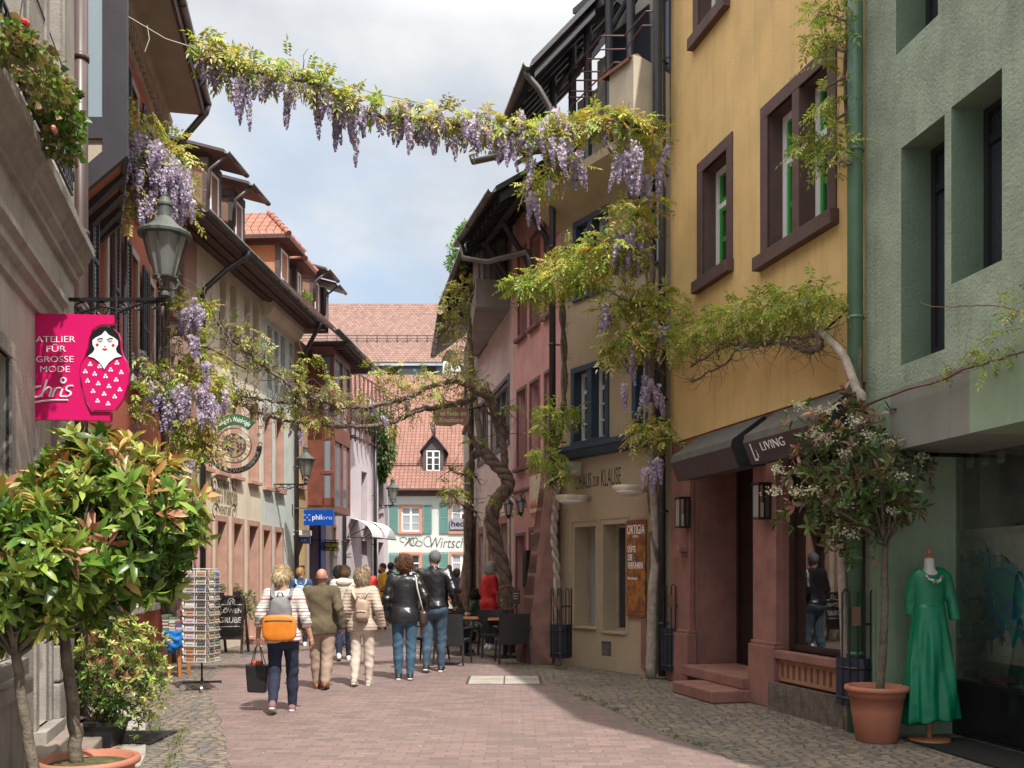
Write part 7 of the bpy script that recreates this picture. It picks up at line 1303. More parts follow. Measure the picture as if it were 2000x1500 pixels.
V,F_=snet(lambda P:smin(rcone(P,(0,0,Zm(1108)),(0,0,Zm(1090)),.048,.045),ellip(P,(0,0,Zm(1128)),(.13,.085,.07)),.05),(-.15,-.1,Zm(1145)),(.15,.1,zn+.0),.01); V[:,2]=np.minimum(V[:,2],zn+.005); npmesh('torso_form',V+np.array([cx,YM,0]),F_,M('linen',(.55,.53,.5),.8),mq,smooth=True)
t=MB(); q=random.Random(2)
for k in range(26): a=R(200+k*5.5); t.ball((cx+.075*math.cos(a)*1.05,YM-.085+.03*math.sin(a)-.01,Zm(1121)-.045-.03*math.cos((k-13)*.18)+q.uniform(-.014,.014)),.013,4,q.randrange(3))
t.build('necklace',[simple('bead_green',(.05,.55,.08),.3),simple('bead_pink',(.35,.03,.15),.3),simple('bead_white',(.6,.58,.55),.3)],mq)
# -- cafe chairs and tables ----------------------------------------------------------------------------
wick=brickmat('wicker',(.06,.06,.066),(.035,.036,.042),(.006,.006,.007),.03,.015,.003,'Object',1,bump=1.,bdist=.01,rough=.35,stain=0.)
def mkchair():
    t=thing('cafe_chair','x','chair',(0,0,0),group='dark wicker cafe chairs')
    mb=MB(); mb.hexa([(-.25,-.24,.40),(.25,-.24,.40),(.26,.26,.40),(-.26,.26,.40),(-.25,-.24,.46),(.25,-.24,.46),(.26,.26,.465),(-.26,.26,.465)]); mb.build('seat',wick,t,local=True,bevel=.015)
    mb=MB(); n=8
    for k in range(n):
        a,b=-.26+.52*k/n,-.26+.52*(k+1)/n; ca,cb=.05-.7*a*a,.05-.7*b*b; P=lambda x,c,z,d:(x*(1+.06*z),-.25-c-.13*(z-.4)+d,z)
        mb.hexa([P(a,ca,.36,-.02),P(b,cb,.36,-.02),P(b,cb,.36,.015),P(a,ca,.36,.015),P(a,ca,.9,-.02),P(b,cb,.9,-.02),P(b,cb,.9,.015),P(a,ca,.9,.015)])
    mb.build('backrest',wick,t,local=True)
    for sx in (-1,1):
        for sy in (-1,1): mb=MB(); mb.tube([(sx*.25,sy*.24,.42),(sx*.27,sy*(.27 if sy>0 else .30),0.02)],[.024,.018],8); mb.tube([(sx*.27,sy*(.27 if sy>0 else .30),.02),(sx*.27,sy*(.27 if sy>0 else .30),0)],.019,8,1); mb.build('leg',[wick,MATS['chrome']],t,local=True)
        mb=MB(); mb.tube([(sx*.28,-.28,.66),(sx*.30,0,.66),(sx*.30,.22,.65),(sx*.28,.26,.60),(sx*.26,.25,.44)],.024,8,flat=.8); mb.build('armrest',wick,t,local=True)
    return t
ch0=mkchair(); q=0
for px,py,rz,l in ((1000,1300,R(8),'wicker chair standing nearest on the right, its back to the viewer'),(884,1303,R(-12),'wicker chair in front of the man in the leather jacket'),(965,1288,R(190),'wicker chair facing the viewer behind the small orange table top'),(1022,1284,R(-80),'wicker chair against the pink wall at the far side of the table'),(878,1278,R(10),'wicker chair half hidden behind the one beside the leather jacket'),(838,1296,R(75),'wicker chair seen sideways between the leather jacket couple'),(1000,1262,R(200),'rearmost wicker chair by the wall below the menu case')):
    c=ch0 if q==0 else copy_tree(ch0); q+=1; c['label']=l; g=G(px,py-4); c.location=(g.x,g.y,0); c.rotation_euler=(0,0,rz)
def table(px,py,label,w=.62):
    g=G(px,py); t=thing('cafe_table',label,'table',g); mb=MB(); mb.box(g.x-w/2,g.x+w/2,g.y-w/2,g.y+w/2,.715,.745); mb.build('table_top',M('orange_top',(.48,.19,.09),.4,.15,5),t,bevel=.006)
    mb=MB(); mb.lathe((g.x,g.y,0),[(.24,0),(.24,.02),(.03,.05),(.025,.71)],16); mb.build('pedestal',blk,t); return t
table(985,1284,'small square cafe table with an orange wood top in front of the red coat'); table(905,1280,'square orange cafe table beside the seated woman in green')
table(862,1262,'orange cafe table further back behind the leather jacket')
mb=MB(); wh=thing('cart_wheel','old wooden cart wheel leaning by the big twisted trunk','wheel',W(990,1185,18.6)); c=W(991,1168,18.6); mb.tube([c+Vector((.20*math.cos(a),0,.24*math.sin(a))) for a in np.linspace(0,2*PI,25)],.022,6)
for k in range(6): a=PI*k/6; mb.tube([c+Vector((.2*math.cos(a),0,.24*math.sin(a))),c-Vector((.2*math.cos(a),0,.24*math.sin(a)))],.012,5)
mb.build('wheel',M('cart_wood',(.12,.08,.06),.8,.3,8),wh); wh.location.z=0 if 0 else wh.location.z
mt=boxsign('small dark menu board with pale writing by the cafe wall',1000,1016,1152,1180,17.9,M('board_green',(.05,.05,.035),.7),[('Tagesessen',1002,1160,2.4,11,crm),('Suppe',1002,1165,2.4,8,crm),('Salat',1002,1170,2.4,9,crm)],t=.02,name='menu_board')
# boot scraper mat grid on the pavement at left
g=G(262,1445); mb=MB(); mb.box(g.x-.27,g.x+.27,g.y-.30,g.y+.42,.001,.02); tag(mb.build('floor_mat',mm,None),'dark grid mat in front of the shrub planter','mat')
mb=MB(); s=FY.s(1337,.08); z=FY.z(1337,1073,.08); mb.fbox(FY,s-.05,s+.07,.02,.2,z-.04,z+.04); mb.fbox(FY,s-.02,s+.02,.03,.14,z-.12,z-.04); tag(mb.build('stone_bracket',sand,None,bevel=.01),'small stone bracket on the left pier of the yellow house','bracket')
# ================================================================ people
def cloth(name,col,rough=.85,**k): return M(name,col,rough,k.pop('var',.12),k.pop('scale',9),k.pop('bump',.25),k.pop('bscale',120),**k)
skin=M('skin',(.50,.27,.19),.55,.08,20); skin2=M('skin_tan',(.36,.18,.12),.55,.08,20)
def leather(name,col=(.018,.018,.02)):
    m,nt,b,out=newmat(name); b.inputs['Base Color'].default_value=(*col,1); b.inputs['Roughness'].default_value=.33; v=coords(nt,'Object',(1,1,1.8)); n=noise(nt,v,9,3,.5); bp=nd(nt,'Bump',Strength=.32,Distance=.03); nt.links.new(n,bp.inputs['Height']); nt.links.new(bp.outputs[0],b.inputs['Normal']); MATS[name]=m; return m
def stripes(name,base,bands):
    m,nt,b,out=newmat(name); v=coords(nt); sp=nd(nt,'SeparateXYZ'); nt.links.new(v,sp.inputs[0]); a=nd(nt,'Math',_operation='MULTIPLY'); nt.links.new(sp.outputs[2],a.inputs[0]); a.inputs[1].default_value=7.; f=nd(nt,'Math',_operation='FRACT'); nt.links.new(a.outputs[0],f.inputs[0])
    r=nd(nt,'ValToRGB'); nt.links.new(f.outputs[0],r.inputs[0]); r.color_ramp.interpolation='CONSTANT'; e=r.color_ramp.elements; e[0].position=0; e[0].color=(*base,1); e[1].position=bands[0][0]; e[1].color=(*bands[0][1],1)
    for p,c in bands[1:]: x=e.new(p); x.color=(*c,1)
    nt.links.new(r.outputs[0],b.inputs[0]); b.inputs['Roughness'].default_value=.85; MATS[name]=m; return m
HC={'blond_hair':(.62,.50,.31),'ash_blond_hair':(.42,.32,.2),'grey_hair':(.18,.18,.18),'white_hair':(.6,.6,.58),'auburn_curls':(.20,.09,.045),'dark_hair':(.025,.02,.018),'brown_hair':(.14,.08,.04),'sandy_hair':(.42,.26,.1)}; colmat('hair_strand',.5,.1,.4)
def mul(a,k): return (a[0]*k,a[1]*k,a[2]*k)
FING=[(-.030,.085,.0085),(-.010,.094,.0088),(.010,.088,.0085),(.028,.068,.0078)]
def hand(wr,dirv,palm,curl,mir):   # wr wrist; dirv along hand; palm normal; returns verts, faces
    d=unit(np.array(dirv,float)); n=unit(np.array(palm,float)); s=np.cross(d,n)*mir; prims=[]
    L=lambda a,b,c:wr+d*a+s*b+n*c
    def f(P):
        r=rcone(P,L(-.02,0,0),L(.03,0,0),.024,.027); r=smin(r,rcone(P,L(.04,-.018,0),L(.085,-.024,0),.018,.014),.012); r=smin(r,rcone(P,L(.04,.016,0),L(.08,.022,0),.018,.013),.012); r=smin(r,rcone(P,L(.05,0,0),L(.088,0,0),.017,.014),.012)
        for o,l,w in FING:
            a=L(.088,o*.95,0); b=a+(d*math.cos(curl)+n*math.sin(curl))*l*.5+s*o*.1; c=b+(d*math.cos(curl*2.1)+n*math.sin(curl*2.1))*l*.5; r=smin(r,np.minimum(rcone(P,a,b,w*1.05,w),rcone(P,b,c,w,w*.8)),.004)
        a=L(.02,-.022,.005); b=L(.055,-.048,.018); c=L(.085,-.050,.034); return smin(r,np.minimum(rcone(P,a,b,.014,.011),rcone(P,b,c,.011,.0085)),.008)
    c=wr+d*.08; return snet(f,c-.13,c+.13,.0062)
DEF=dict(legs=((.0,.0),(.0,.0)),arms=((-.27,0,.02),(.27,0,.02)))
def person(label,px,fy,ty,rz,top,pants,hair=None,hem=.86,fat=1.,stride=0.,arml=None,armr=None,neck=True,coat_r=0.,shoe=None,sk=None,sleeve='long',pant_end=.10,pose='stand',headturn=0.,group=None,H=None,g=None,wide=1.,cuff=0.,puff=0,pantw=0.,face=False,elbow=None):
    sk=sk or skin; g=g or G(px,fy); Y=g.y; H=H or (fy-ty)*Y/FP; k=H/1.75; t=thing('person',label,'person',(g.x,g.y,0),0,group)
    c_,s_=math.cos(rz),math.sin(rz); lean=0.
    def place(V): V=V*k; X=V[:,0]*c_-V[:,1]*s_; Yy=V[:,0]*s_+V[:,1]*c_; return np.stack([X+g.x,Yy+g.y,V[:,2]],1)
    # joints
    hz=.93; dz=0.
    if pose=='sit': hz=.50; dz=-.43
    lf,rf=stride,-stride
    def leg(sx,st):
        hip=np.array([sx*.092,0,hz])
        if pose=='sit': return hip,np.array([sx*.11,.42,.50]),np.array([sx*.12,.40,.09]),0
        if st>=0: return hip,np.array([sx*.095,st*.62,.50]),np.array([sx*.085,st*.95,.085]),0
        return hip,np.array([sx*.095,st*.18,.50]),np.array([sx*.085,st*1.25,.085+min(.20,-st*.42)]),-st
    LG=[leg(-1,lf),leg(1,rf)]
    sh_z=1.44+dz; AR=[]
    for sx,a in ((-1,arml),(1,armr)):
        s=np.array([sx*.175*wide,-.005,sh_z]); w=np.array(a if a is not None else (sx*.27,.06,.90)); w=w+np.array([0,0,dz if a is None else 0])
        v=w-s; L=np.linalg.norm(v); L=min(L,.56); w=s+unit(v)*L; h=math.sqrt(max(.285**2-(L/2)**2,0)); back=unit(np.array([sx*.35,-1,-.2])); back=back-unit(v)*(back@unit(v)); e=(s+w)/2+unit(back)*h; AR.append((s,e,w))
    hd=np.array([0,.02,1.635+dz]); ch,sh=math.cos(headturn),math.sin(headturn)
    def hx(P): Q=P-hd; return np.stack([Q[...,0]*ch+Q[...,1]*sh,-Q[...,0]*sh+Q[...,1]*ch,Q[...,2]],-1)
    f_=fat
    def torso(P,o=0.):
        r=rcone(P,(0,0,hz+.03),(0,-.0,1.30+dz),.150*f_+o,.165*f_+o,(1,.68,1)); r=smin(r,rcone(P,(-.125*wide,-.005,1.405+dz),(.125*wide,-.005,1.405+dz),.068+o,.068+o),.06)
        r=smin(r,rcone(P,(-.06,-.02,hz-.01),(.06,-.02,hz-.01),.118*f_+o,.118*f_+o),.06); return r
    def arms(P,o=0.,end=1.):
        r=9.
        for s,e,w in AR: x=smin(rcone(P,s,e,.052+o,.042+o),rcone(P,e,e+(w-e)*end,.041+o,.029+o*.9+(.006 if o else 0)),.02); r=np.minimum(r,x)
        return r
    def legs(P,o=0.,end=1.):
        r=9.
        for h,kn,a,_ in LG: x=smin(rcone(P,h,kn,.088*f_+o,.056+o),smin(rcone(P,kn,kn+(a-kn)*.45,.056+o,.055+o),rcone(P,kn+(a-kn)*.45,kn+(a-kn)*end,.053+o,.036+o*(1.1)),.02),.03); r=smin(r,x,.01) if not isinstance(r,float) else x
        return r
    def bodyf(P): r=smin(torso(P),legs(P),.04); r=smin(r,arms(P),.03); return smin(r,rcone(P,(0,-.01,1.42+dz),(0,.01,1.56+dz),.058,.054),.03)
    parts=[snet(bodyf,(-.42,-.45 if pose!='sit' else -.3,.03),(.42,.45 if pose!='sit' else .65,1.60+dz),.017)]
    def headf(P):
        Q=hx(P); r=ellip(Q,(0,-.012,.025),(.076,.097,.098)); r=smin(r,ellip(Q,(0,.028,-.04),(.054,.062,.075)),.04); r=smin(r,rcone(Q,(0,.095,.0),(0,.112,-.028),.008,.013),.012); r=smin(r,rcone(Q,(-.022,.082,-.062),(.022,.082,-.062),.008,.008),.01)
        for sx in (-1,1): r=smin(r,ellip(Q,(sx*.079,-.005,-.005),(.012,.02,.032)),.006); r=np.maximum(r,-(ellip(Q,(sx*.031,.098,.012),(.016,.016,.010)))) 
        return smin(r,rcone(P,(0,-.015,1.44+dz),hd+np.array([0,-.02,-.05]),.057,.054),.03)
    parts.append(snet(headf,hd-np.array([.11,.13,.2]),hd+np.array([.11,.15,.14]),.0095))
    for i,(s,e,w) in enumerate(AR):
        d=unit(w-e); parts.append(hand(w-d*.01,d,(1 if i==0 else -1,.25,0),.45,1 if i==0 else -1))
    V=[];F=[];o=0
    for v,f in parts: V.append(v);F.append(f+o);o+=len(v)
    npmesh('body',place(np.concatenate(V)),np.concatenate(F),sk,t,smooth=True)
    # clothes
    to=.020+coat_r
    def topf(P):
        r=smin(torso(P,to),arms(P,.018+coat_r*.6,.96 if sleeve=='long' else .0),.03) if sleeve!='short' else smin(torso(P,to),np.minimum(*[rcone(P,s,s+(e-s)*.8,.066,.066) for s,e,w in AR]),.02)
        if sleeve=='mid': r=smin(torso(P,to),np.minimum(*[smin(rcone(P,s,e,.070,.062),rcone(P,e,e+(w-e)*.35,.060,.058),.02) for s,e,w in AR]),.03)
        if hem<hz-.05: r=smin(r,rcone(P,(-.05,-.01,hem),(.05,-.01,hem+.02),.15*f_+to,.15*f_+to,(1,.8,1)),.05)
        r=smin(r,rcone(P,(0,-.02,1.42+dz),(0,-.018,1.50+dz),.066,.062),.02) if neck else r
        el=np.exp(-((P[...,2]-1.14-dz)/.13)**2)*(np.abs(P[...,0])>.19); r=r+(.009 if not puff else .004)*wob(P,17,px*.1)+(.0 if puff else .004)*(el+.35)*np.sin(P[...,2]*60+5*np.sin(P[...,0]*13+px)+4*P[...,1])
        if puff: r=r+.010*np.abs(np.sin(P[...,2]*62))-.008
        A=P[...,2]; lo=hem+.012*np.sin(P[...,0]*9); body_=(np.abs(P[...,0])<.225*f_+coat_r); return np.maximum(r,np.where(body_|(A>1.2+dz),lo-A,-9))
    V,F=snet(topf,(-.48,-.32,.60 if pose!='sit' else .3),(.48,.45,1.56+dz),.0145); npmesh('jacket' if sleeve=='long' else 'shirt',place(V),F,top,t,smooth=True)
    def pf(P):
        r=smin(smin(legs(P,.016+pantw,1.0),rcone(P,(-.06,-.02,hz-.01),(.06,-.02,hz-.01),.118*f_+.016,.118*f_+.016),.04),torso(P,.014),.03); zk=np.exp(-((P[...,2]-.48)/.16)**2)+np.exp(-((P[...,2]-.14)/.08)**2)+.5*np.exp(-((P[...,2]-.85)/.07)**2); r=r+.005*wob(P,21,px*.2)+.0028*zk*np.sin(P[...,2]*60+6*P[...,0]+2.5*np.sin(P[...,0]*22+px)); r=np.maximum(r,P[...,2]-(hz+.14)); return np.maximum(r,pant_end-P[...,2]) if stride==0 else r
    V,F=snet(pf,(-.32,-.50,.05),(.32,.70 if pose=='sit' else .42,hz+.16),.0145); npmesh('trousers',place(V),F,pants,t,smooth=True)
    for h,kn,a,lift in LG:
        al=lift*2.2; hl=a+np.array([0,-.05*math.cos(al)-.04*math.sin(al),-.055*math.cos(al)+.03*math.sin(al)]); toe=hl+np.array([0,.19*math.cos(al),-.19*math.sin(al)]); toe[2]=max(toe[2],.032)
        hl[2]=max(hl[2],.035)
        def sf(P): r=smin(rcone(P,hl,toe,.038,.034,(1,1,.95)),rcone(P,hl+np.array([0,.02,.0]),a+np.array([0,.0,.02]),.04,.042),.03); return r
        V,F=snet(sf,np.minimum(hl,toe)-.07,np.maximum(np.maximum(hl,toe),a)+.08,.011); so=npmesh('shoe',place(V),F,shoe or MATS['black_plastic'],t,smooth=True)
        sol=MB(); 
        V2,F2=snet(lambda P:np.maximum(rcone(P,hl-np.array([0,.008,.022]),toe+np.array([0,.006,-.02]),.040,.037,(1,1,.5)),-9+0*P[...,0]),np.minimum(hl,toe)-.08,np.maximum(hl,toe)+.08,.011); npmesh('sole',place(V2),F2,MATS['rubber_white'] if shoe is not None and shoe.name!='brown_shoe' else MATS['black_plastic'],so,smooth=True)
    if hair:
        kind,hm=hair
        def hf(P):
            Q=hx(P)
            if kind=='bald': r=np.maximum(ellip(Q,(0,-.02,.0),(.083,.103,.095)),Q[...,2]-.0); r=np.maximum(r,Q[...,1]-.0); r=np.maximum(r,-.045-Q[...,2]); return r
            sz={'short':(.086,.106,.108),'curly':(.125,.13,.135),'bob':(.108,.118,.12),'bun':(.088,.107,.108),'long':(.10,.115,.115),'crop':(.084,.104,.104)}[kind]
            r=ellip(Q,(0,-.018,.03 if kind!='curly' else .02),sz)
            if kind=='bun': r=smin(r,ellip(Q,(-.02,-.10,.01),(.06,.05,.065)),.03); r=smin(r,ellip(Q,(-.03,-.09,-.05),(.035,.03,.05)),.02)
            if kind=='long': r=smin(r,rcone(Q,(0,-.06,-.02),(0,-.075,-.24),.085,.06),.05)
            if kind=='bob': r=smin(r,ellip(Q,(0,-.03,-.03),(.10,.10,.09)),.04)
            face_=ellip(Q,(0,.12,-.045),(.075,.09,.12)); r=np.maximum(r,-face_); r=np.maximum(r,-(Q[...,2]+(.06 if kind in('short','crop') else .12 if kind!='long' else .3)))
            a={'curly':.014,'bob':.004,'bun':.003,'long':.003,'short':.002,'crop':.0015}[kind]; return r+a*(wob(P,70 if kind=='curly' else 50)+.6*wob(P,130,2))
        V,F=snet(hf,hd-np.array([.16,.2,.28 if kind=='long' else .17]),hd+np.array([.16,.14,.18]),.0085); ho=npmesh('hair',place(V),F,hm,t,smooth=kind!='curly')
        if kind!='bald' and H>1.3:
            qn=np.random.default_rng(int(px)); c0=V.mean(0); ii=qn.integers(0,len(V),{'curly':2600,'bun':2200,'bob':2300,'long':2200}.get(kind,1200)); p=V[ii]; nn=unit((p-c0)*np.array([1,1,.9])); tg=unit(np.cross(nn,np.cross(np.array([0,.15,-1.])+.0*nn,nn))+qn.normal(size=nn.shape)*(.9 if kind=='curly' else .22)+nn*(.35 if kind!='curly' else .8))
            ln=({'curly':.035,'short':.03,'crop':.014}.get(kind,.05))*(.6+.8*qn.random(len(p))); bc=np.array(HC.get(hm.name,(.1,.06,.03))); A=place(p); B2=place(p+tg*.01)-A; N2=place(p+nn*.01)-A
            leaves(A,B2,N2,ln,np.full(len(p),.0045),np.clip(bc*(.55+.9*qn.random((len(p),1))),.002,.9),ho,'strands',MATS['hair_strand'])
    if face:
        Rt=lambda q:place(np.array([hd+np.array([q[0]*ch-q[1]*sh,q[0]*sh+q[1]*ch,q[2]])]))[0]
        for sx in (-1,1): mb=MB(); mb.ball(Rt((sx*.031,.088,.012)),(.010,.010,.008),5); mb.build('eye',MATS['black_plastic'],t,smooth=True)
    t['_k']=k
    return t,place,AR,hd,k
simple('rubber_white',(.6,.58,.55),.6); whs=simple('white_shoe',(.6,.6,.58),.6); mauve=cloth('mauve_shoe',(.22,.11,.11)); brs=simple('brown_shoe',(.22,.06,.02),.3); bks=simple('black_shoe',(.02,.02,.02),.5); bei_s=cloth('beige_shoe',(.42,.33,.26))
blond=M('blond_hair',(.52,.40,.24),.6,.25,40,.6,140); blond2=M('ash_blond_hair',(.36,.26,.17),.6,.3,40,.6,140); grey_h=M('grey_hair',(.15,.15,.155),.6,.3,50,.5,150); wht_h=M('white_hair',(.50,.49,.48),.6,.2,40,.5,140); curl_h=M('auburn_curls',(.13,.06,.035),.8,.5,60,1.,120); dark_h=M('dark_hair',(.018,.014,.013),.6,.3,40,.5,140); brown_h=M('brown_hair',(.10,.055,.03),.65,.3,40,.5,140)
denim=M('denim',(.045,.105,.165),.85,.3,6,.3,150,streak=.4); denim_d=M('dark_denim',(.05,.085,.13),.85,.45,5,.3,150); navy=cloth('navy_trousers',(.016,.022,.048)); khaki=cloth('khaki_trousers',(.34,.25,.19)); cream=cloth('cream_trousers',(.58,.49,.41)); 
def pack(place,t,c,r,col,mat,name='backpack',label=None,pocket=None,top=None,straps=None,thing_=True):
    c=np.array(c,float); r=np.array(r,float)
    def f(P): Q=(P-c)/r; q=(np.abs(Q)**3.2).sum(-1)**(1/3.2); return (q-1)*min(r)+.004*wob(P,22)
    V,F=snet(f,c-r*1.15,c+r*1.15,.0125); V=place(V)
    lo=V.mean(0); b=thing(name,label,'bag',(lo[0],lo[1],V[:,2].min())); npmesh('bag_body',V,F,mat,b,smooth=True)
    if pocket:
        c2=c+np.array([0,-r[1]*.75,-r[2]*pocket[1]]); r2=np.array([r[0]*pocket[2],r[1]*.6,r[2]*pocket[3]]); V,F=snet(lambda P:((np.abs((P-c2)/r2)**3.5).sum(-1)**(1/3.5)-1)*min(r2),c2-r2*1.15,c2+r2*1.15,.0125); npmesh('pocket',place(V),F,pocket[0],b,smooth=True)
        mb=MB(); z=c2[2]+r2[2]*.55; pts=place(np.array([[c2[0]-r2[0]*.8,c2[1]-r2[1]*1.0,z],[c2[0],c2[1]-r2[1]*1.05,z+.004],[c2[0]+r2[0]*.8,c2[1]-r2[1]*1.0,z]])); mb.tube([tuple(p) for p in pts],.005,5); mb.build('zip',MATS['black_plastic'],b)
    if straps:
        for sx in (-1,1):
            mb=MB(); pts=place(np.array([[sx*r[0]*.45,c[1]+.02,c[2]+r[2]*.9],[sx*.105,-.125,1.42],[sx*.115,-.06,1.502],[sx*.12,.03,1.49],[sx*.125,.115,1.38]])); mb.tube([tuple(p) for p in pts],[.02,.026,.026,.026,.024],8,flat=.45); mb.build('strap',straps,b,smooth=True)
        mb=MB(); pts=place(np.array([[-.04,c[1],c[2]+r[2]*.95],[-.02,c[1]-.01,c[2]+r[2]+.05],[.02,c[1]-.01,c[2]+r[2]+.05],[.04,c[1],c[2]+r[2]*.95]])); mb.tube([tuple(p) for p in pts],.009,6); mb.build('handle',straps,b,smooth=True)
    return b
# 1 woman with orange backpack
st_=stripes('striped_jersey',(.62,.60,.56),[(.12,(.42,.16,.18)),(.26,(.62,.60,.56)),(.42,(.05,.06,.13)),(.47,(.62,.6,.56)),(.66,(.50,.36,.12)),(.71,(.62,.60,.56)),(.86,(.40,.18,.2)),(.92,(.62,.6,.56))])
t,pl,AR,hd,k=person('woman in striped jersey and navy trousers carrying an orange backpack and a black tote',553,1392,1110,R(4),st_,navy,('bun',blond),hem=.86,fat=.98,stride=-.17,arml=(-.31,.06,.92),armr=(.33,.02,.90),sleeve='mid',shoe=mauve,wide=1.0,headturn=R(-25),neck=False,pant_end=.12)
og=cloth('orange_nylon',(.62,.19,.015),.5); gy=cloth('grey_nylon',(.19,.185,.19),.6); pack(pl,t,(0,-.20,1.15),(.135,.085,.26),0,gy,label='orange and grey backpack on the woman in the striped jersey',pocket=(og,.42,1.5,.62),straps=gy)
hb=pl(np.array([AR[0][2]+np.array([0,.03,-.10])]))[0]; tb_=thing('tote_bag','black shopping tote with long handles hanging from a striped-jersey arm','bag',(hb[0],hb[1],hb[2]-.62)); mb=MB(); x,y,z=hb; 
zt_=z-.22; mb.hexa([(x-.12,y-.06,zt_-.33),(x+.09,y-.05,zt_-.34),(x+.09,y+.05,zt_-.34),(x-.12,y+.05,zt_-.33),(x-.14,y-.08,zt_),(x+.13,y-.07,zt_-.01),(x+.13,y+.07,zt_-.01),(x-.14,y+.08,zt_)]); mb.build('bag_body',leather('black_vinyl'),tb_,bevel=.02)
for yy in (-.06,.06): mb=MB(); mb.tube([(x-.08,y+yy,zt_-.03),(x-.03,y+yy*.3,z-.03),(x,y,z+.02),(x+.02,y+yy*.3,z-.03),(x+.07,y+yy,zt_-.03)],.010,6,flat=.5); mb.build('handle',MATS['black_plastic'],tb_)
mb=MB(); [mb.ball((x-.04+.03*i,y-.02,zt_+.005),.035,5) for i in range(3)]; tag(mb.build('fruit_bag',simple('red_fruit',(.5,.05,.02),.5),None),'red packed groceries peeping out of the black tote','groceries')
# 2 child/woman in blue behind
t,pl,*_=person('person with fair hair in a dark blue top with a light blue rucksack',588,1262,1110,R(10),cloth('dark_blue_top',(.03,.06,.13)),navy,('short',M('sandy_hair',(.36,.2,.08),.6,.3,40,.5)),headturn=R(-50),shoe=whs)
pack(pl,t,(-.02,-.19,1.2),(.12,.07,.17),0,cloth('light_blue_nylon',(.30,.42,.52)),label='light blue rucksack on the fair haired person',straps=cloth('light_blue_nylon',(0,0,0)))
# 3 bald man
suede=M('olive_suede',(.11,.088,.05),.95,.25,5,.35,60,streak=.35)
person('bald man in an olive suede jacket and khaki trousers',628,1346,1112,R(-2),suede,khaki,('bald',M('grey_stubble',(.16,.10,.08),.8)),hem=.80,fat=1.08,stride=.10,arml=(-.29,.05,.9),armr=(.31,-.04,.92),coat_r=.014,shoe=brs,wide=1.12,pantw=.014,sk=M('skin_red',(.50,.22,.15),.5))
# 4 cream puffer
puf=cloth('cream_puffer',(.60,.54,.46),.6); t,pl,*_=person('woman in a cream puffer jacket with a hood and dark leggings',672,1290,1108,R(8),puf,navy,('bun',brown_h),hem=.88,stride=-.12,coat_r=.03,puff=1,shoe=whs,pant_end=.2,headturn=R(30))
V,F=snet(lambda P:ellip(P,(0,-.10,1.47),(.15,.08,.085))+.006*wob(P,30),(-.17,-.2,1.36),(.17,.0,1.58),.012); npmesh('hood',pl(V),F,puf,t,smooth=True)
# 5 beige lady
bg=cloth('beige_quilt',(.47,.37,.30),.6); t,pl,*_=person('woman dressed in beige and cream with a small beige backpack',707,1340,1115,R(-4),bg,cream,('bob',blond2),hem=.84,fat=.95,stride=-.10,arml=(-.26,.10,.93),armr=(.30,.04,.93),coat_r=.016,puff=1,shoe=bei_s,pant_end=.17,neck=True)
bl_=M('beige_leather',(.40,.29,.22),.5,.1,8,.2,60); pack(pl,t,(.05,-.20,1.16),(.105,.07,.165),0,bl_,label='small beige leather backpack worn over the quilted beige jacket',pocket=(bl_,.38,.85,.42),straps=M('strap_beige',(.52,.42,.33),.6))
# 6 dark long hair
person('woman with long dark hair seen from behind at the far left of the crowd',662,1262,1108,R(0),cloth('charcoal_top',(.04,.04,.045)),denim_d,('long',dark_h))
# 7 red vest man
t,pl,AR,hd,k=person('balding man in a red open vest over black, wearing sunglasses, facing the camera',719,1228,1108,R(175),cloth('red_vest',(.50,.03,.02),.6),navy,('bald',grey_h),fat=1.1,face=True,sleeve='mid',coat_r=.012,sk=skin2)
V,F=snet(lambda P:ellip(P,(0,.145,1.2),(.07,.05,.24)),(-.09,.08,.94),(.09,.21,1.46),.012); npmesh('shirt_front',pl(V),F,MATS['black_plastic'],t,smooth=True)
mb=MB(); p=pl(np.array([hd+np.array([-.035,.105,.012]),hd+np.array([.035,.105,.012])])); [mb.ball(tuple(x),(.024,.012,.017),5) for x in p]; mb.build('sunglasses',blk,t)
# 8 yellow shirt
t,pl,*_=person('bearded man in a mustard yellow t-shirt with a rucksack strap, seen side on',748,1230,1101,R(110),cloth('mustard_tee',(.60,.33,.02)),cloth('black_shorts',(.03,.03,.035)),('crop',dark_h),sleeve='short',pant_end=.42,arml=(-.22,.25,1.05),armr=(.22,.28,1.08),face=True,fat=1.12,shoe=bks,headturn=R(20),sk=skin2)
V,F=snet(lambda P:np.maximum(ellip(P,hd*0+np.array([0,.075,1.555]),(.06,.055,.07)),P[...,2]-1.60)+.004*wob(P,90),(-.08,0,1.47),(.08,.15,1.62),.01); npmesh('beard',pl(V),F,dark_h,t,smooth=True); pack(pl,t,(0,-.20,1.2),(.13,.08,.2),0,cloth('grey_rucksack',(.10,.10,.10)),label='grey rucksack on the man in the yellow t-shirt')
# 9 man behind
person('man with short dark hair and dark jacket behind the yellow t-shirt',763,1218,1100,R(-60),cloth('dark_jacket',(.03,.035,.045)),navy,('short',dark_h),headturn=R(20))
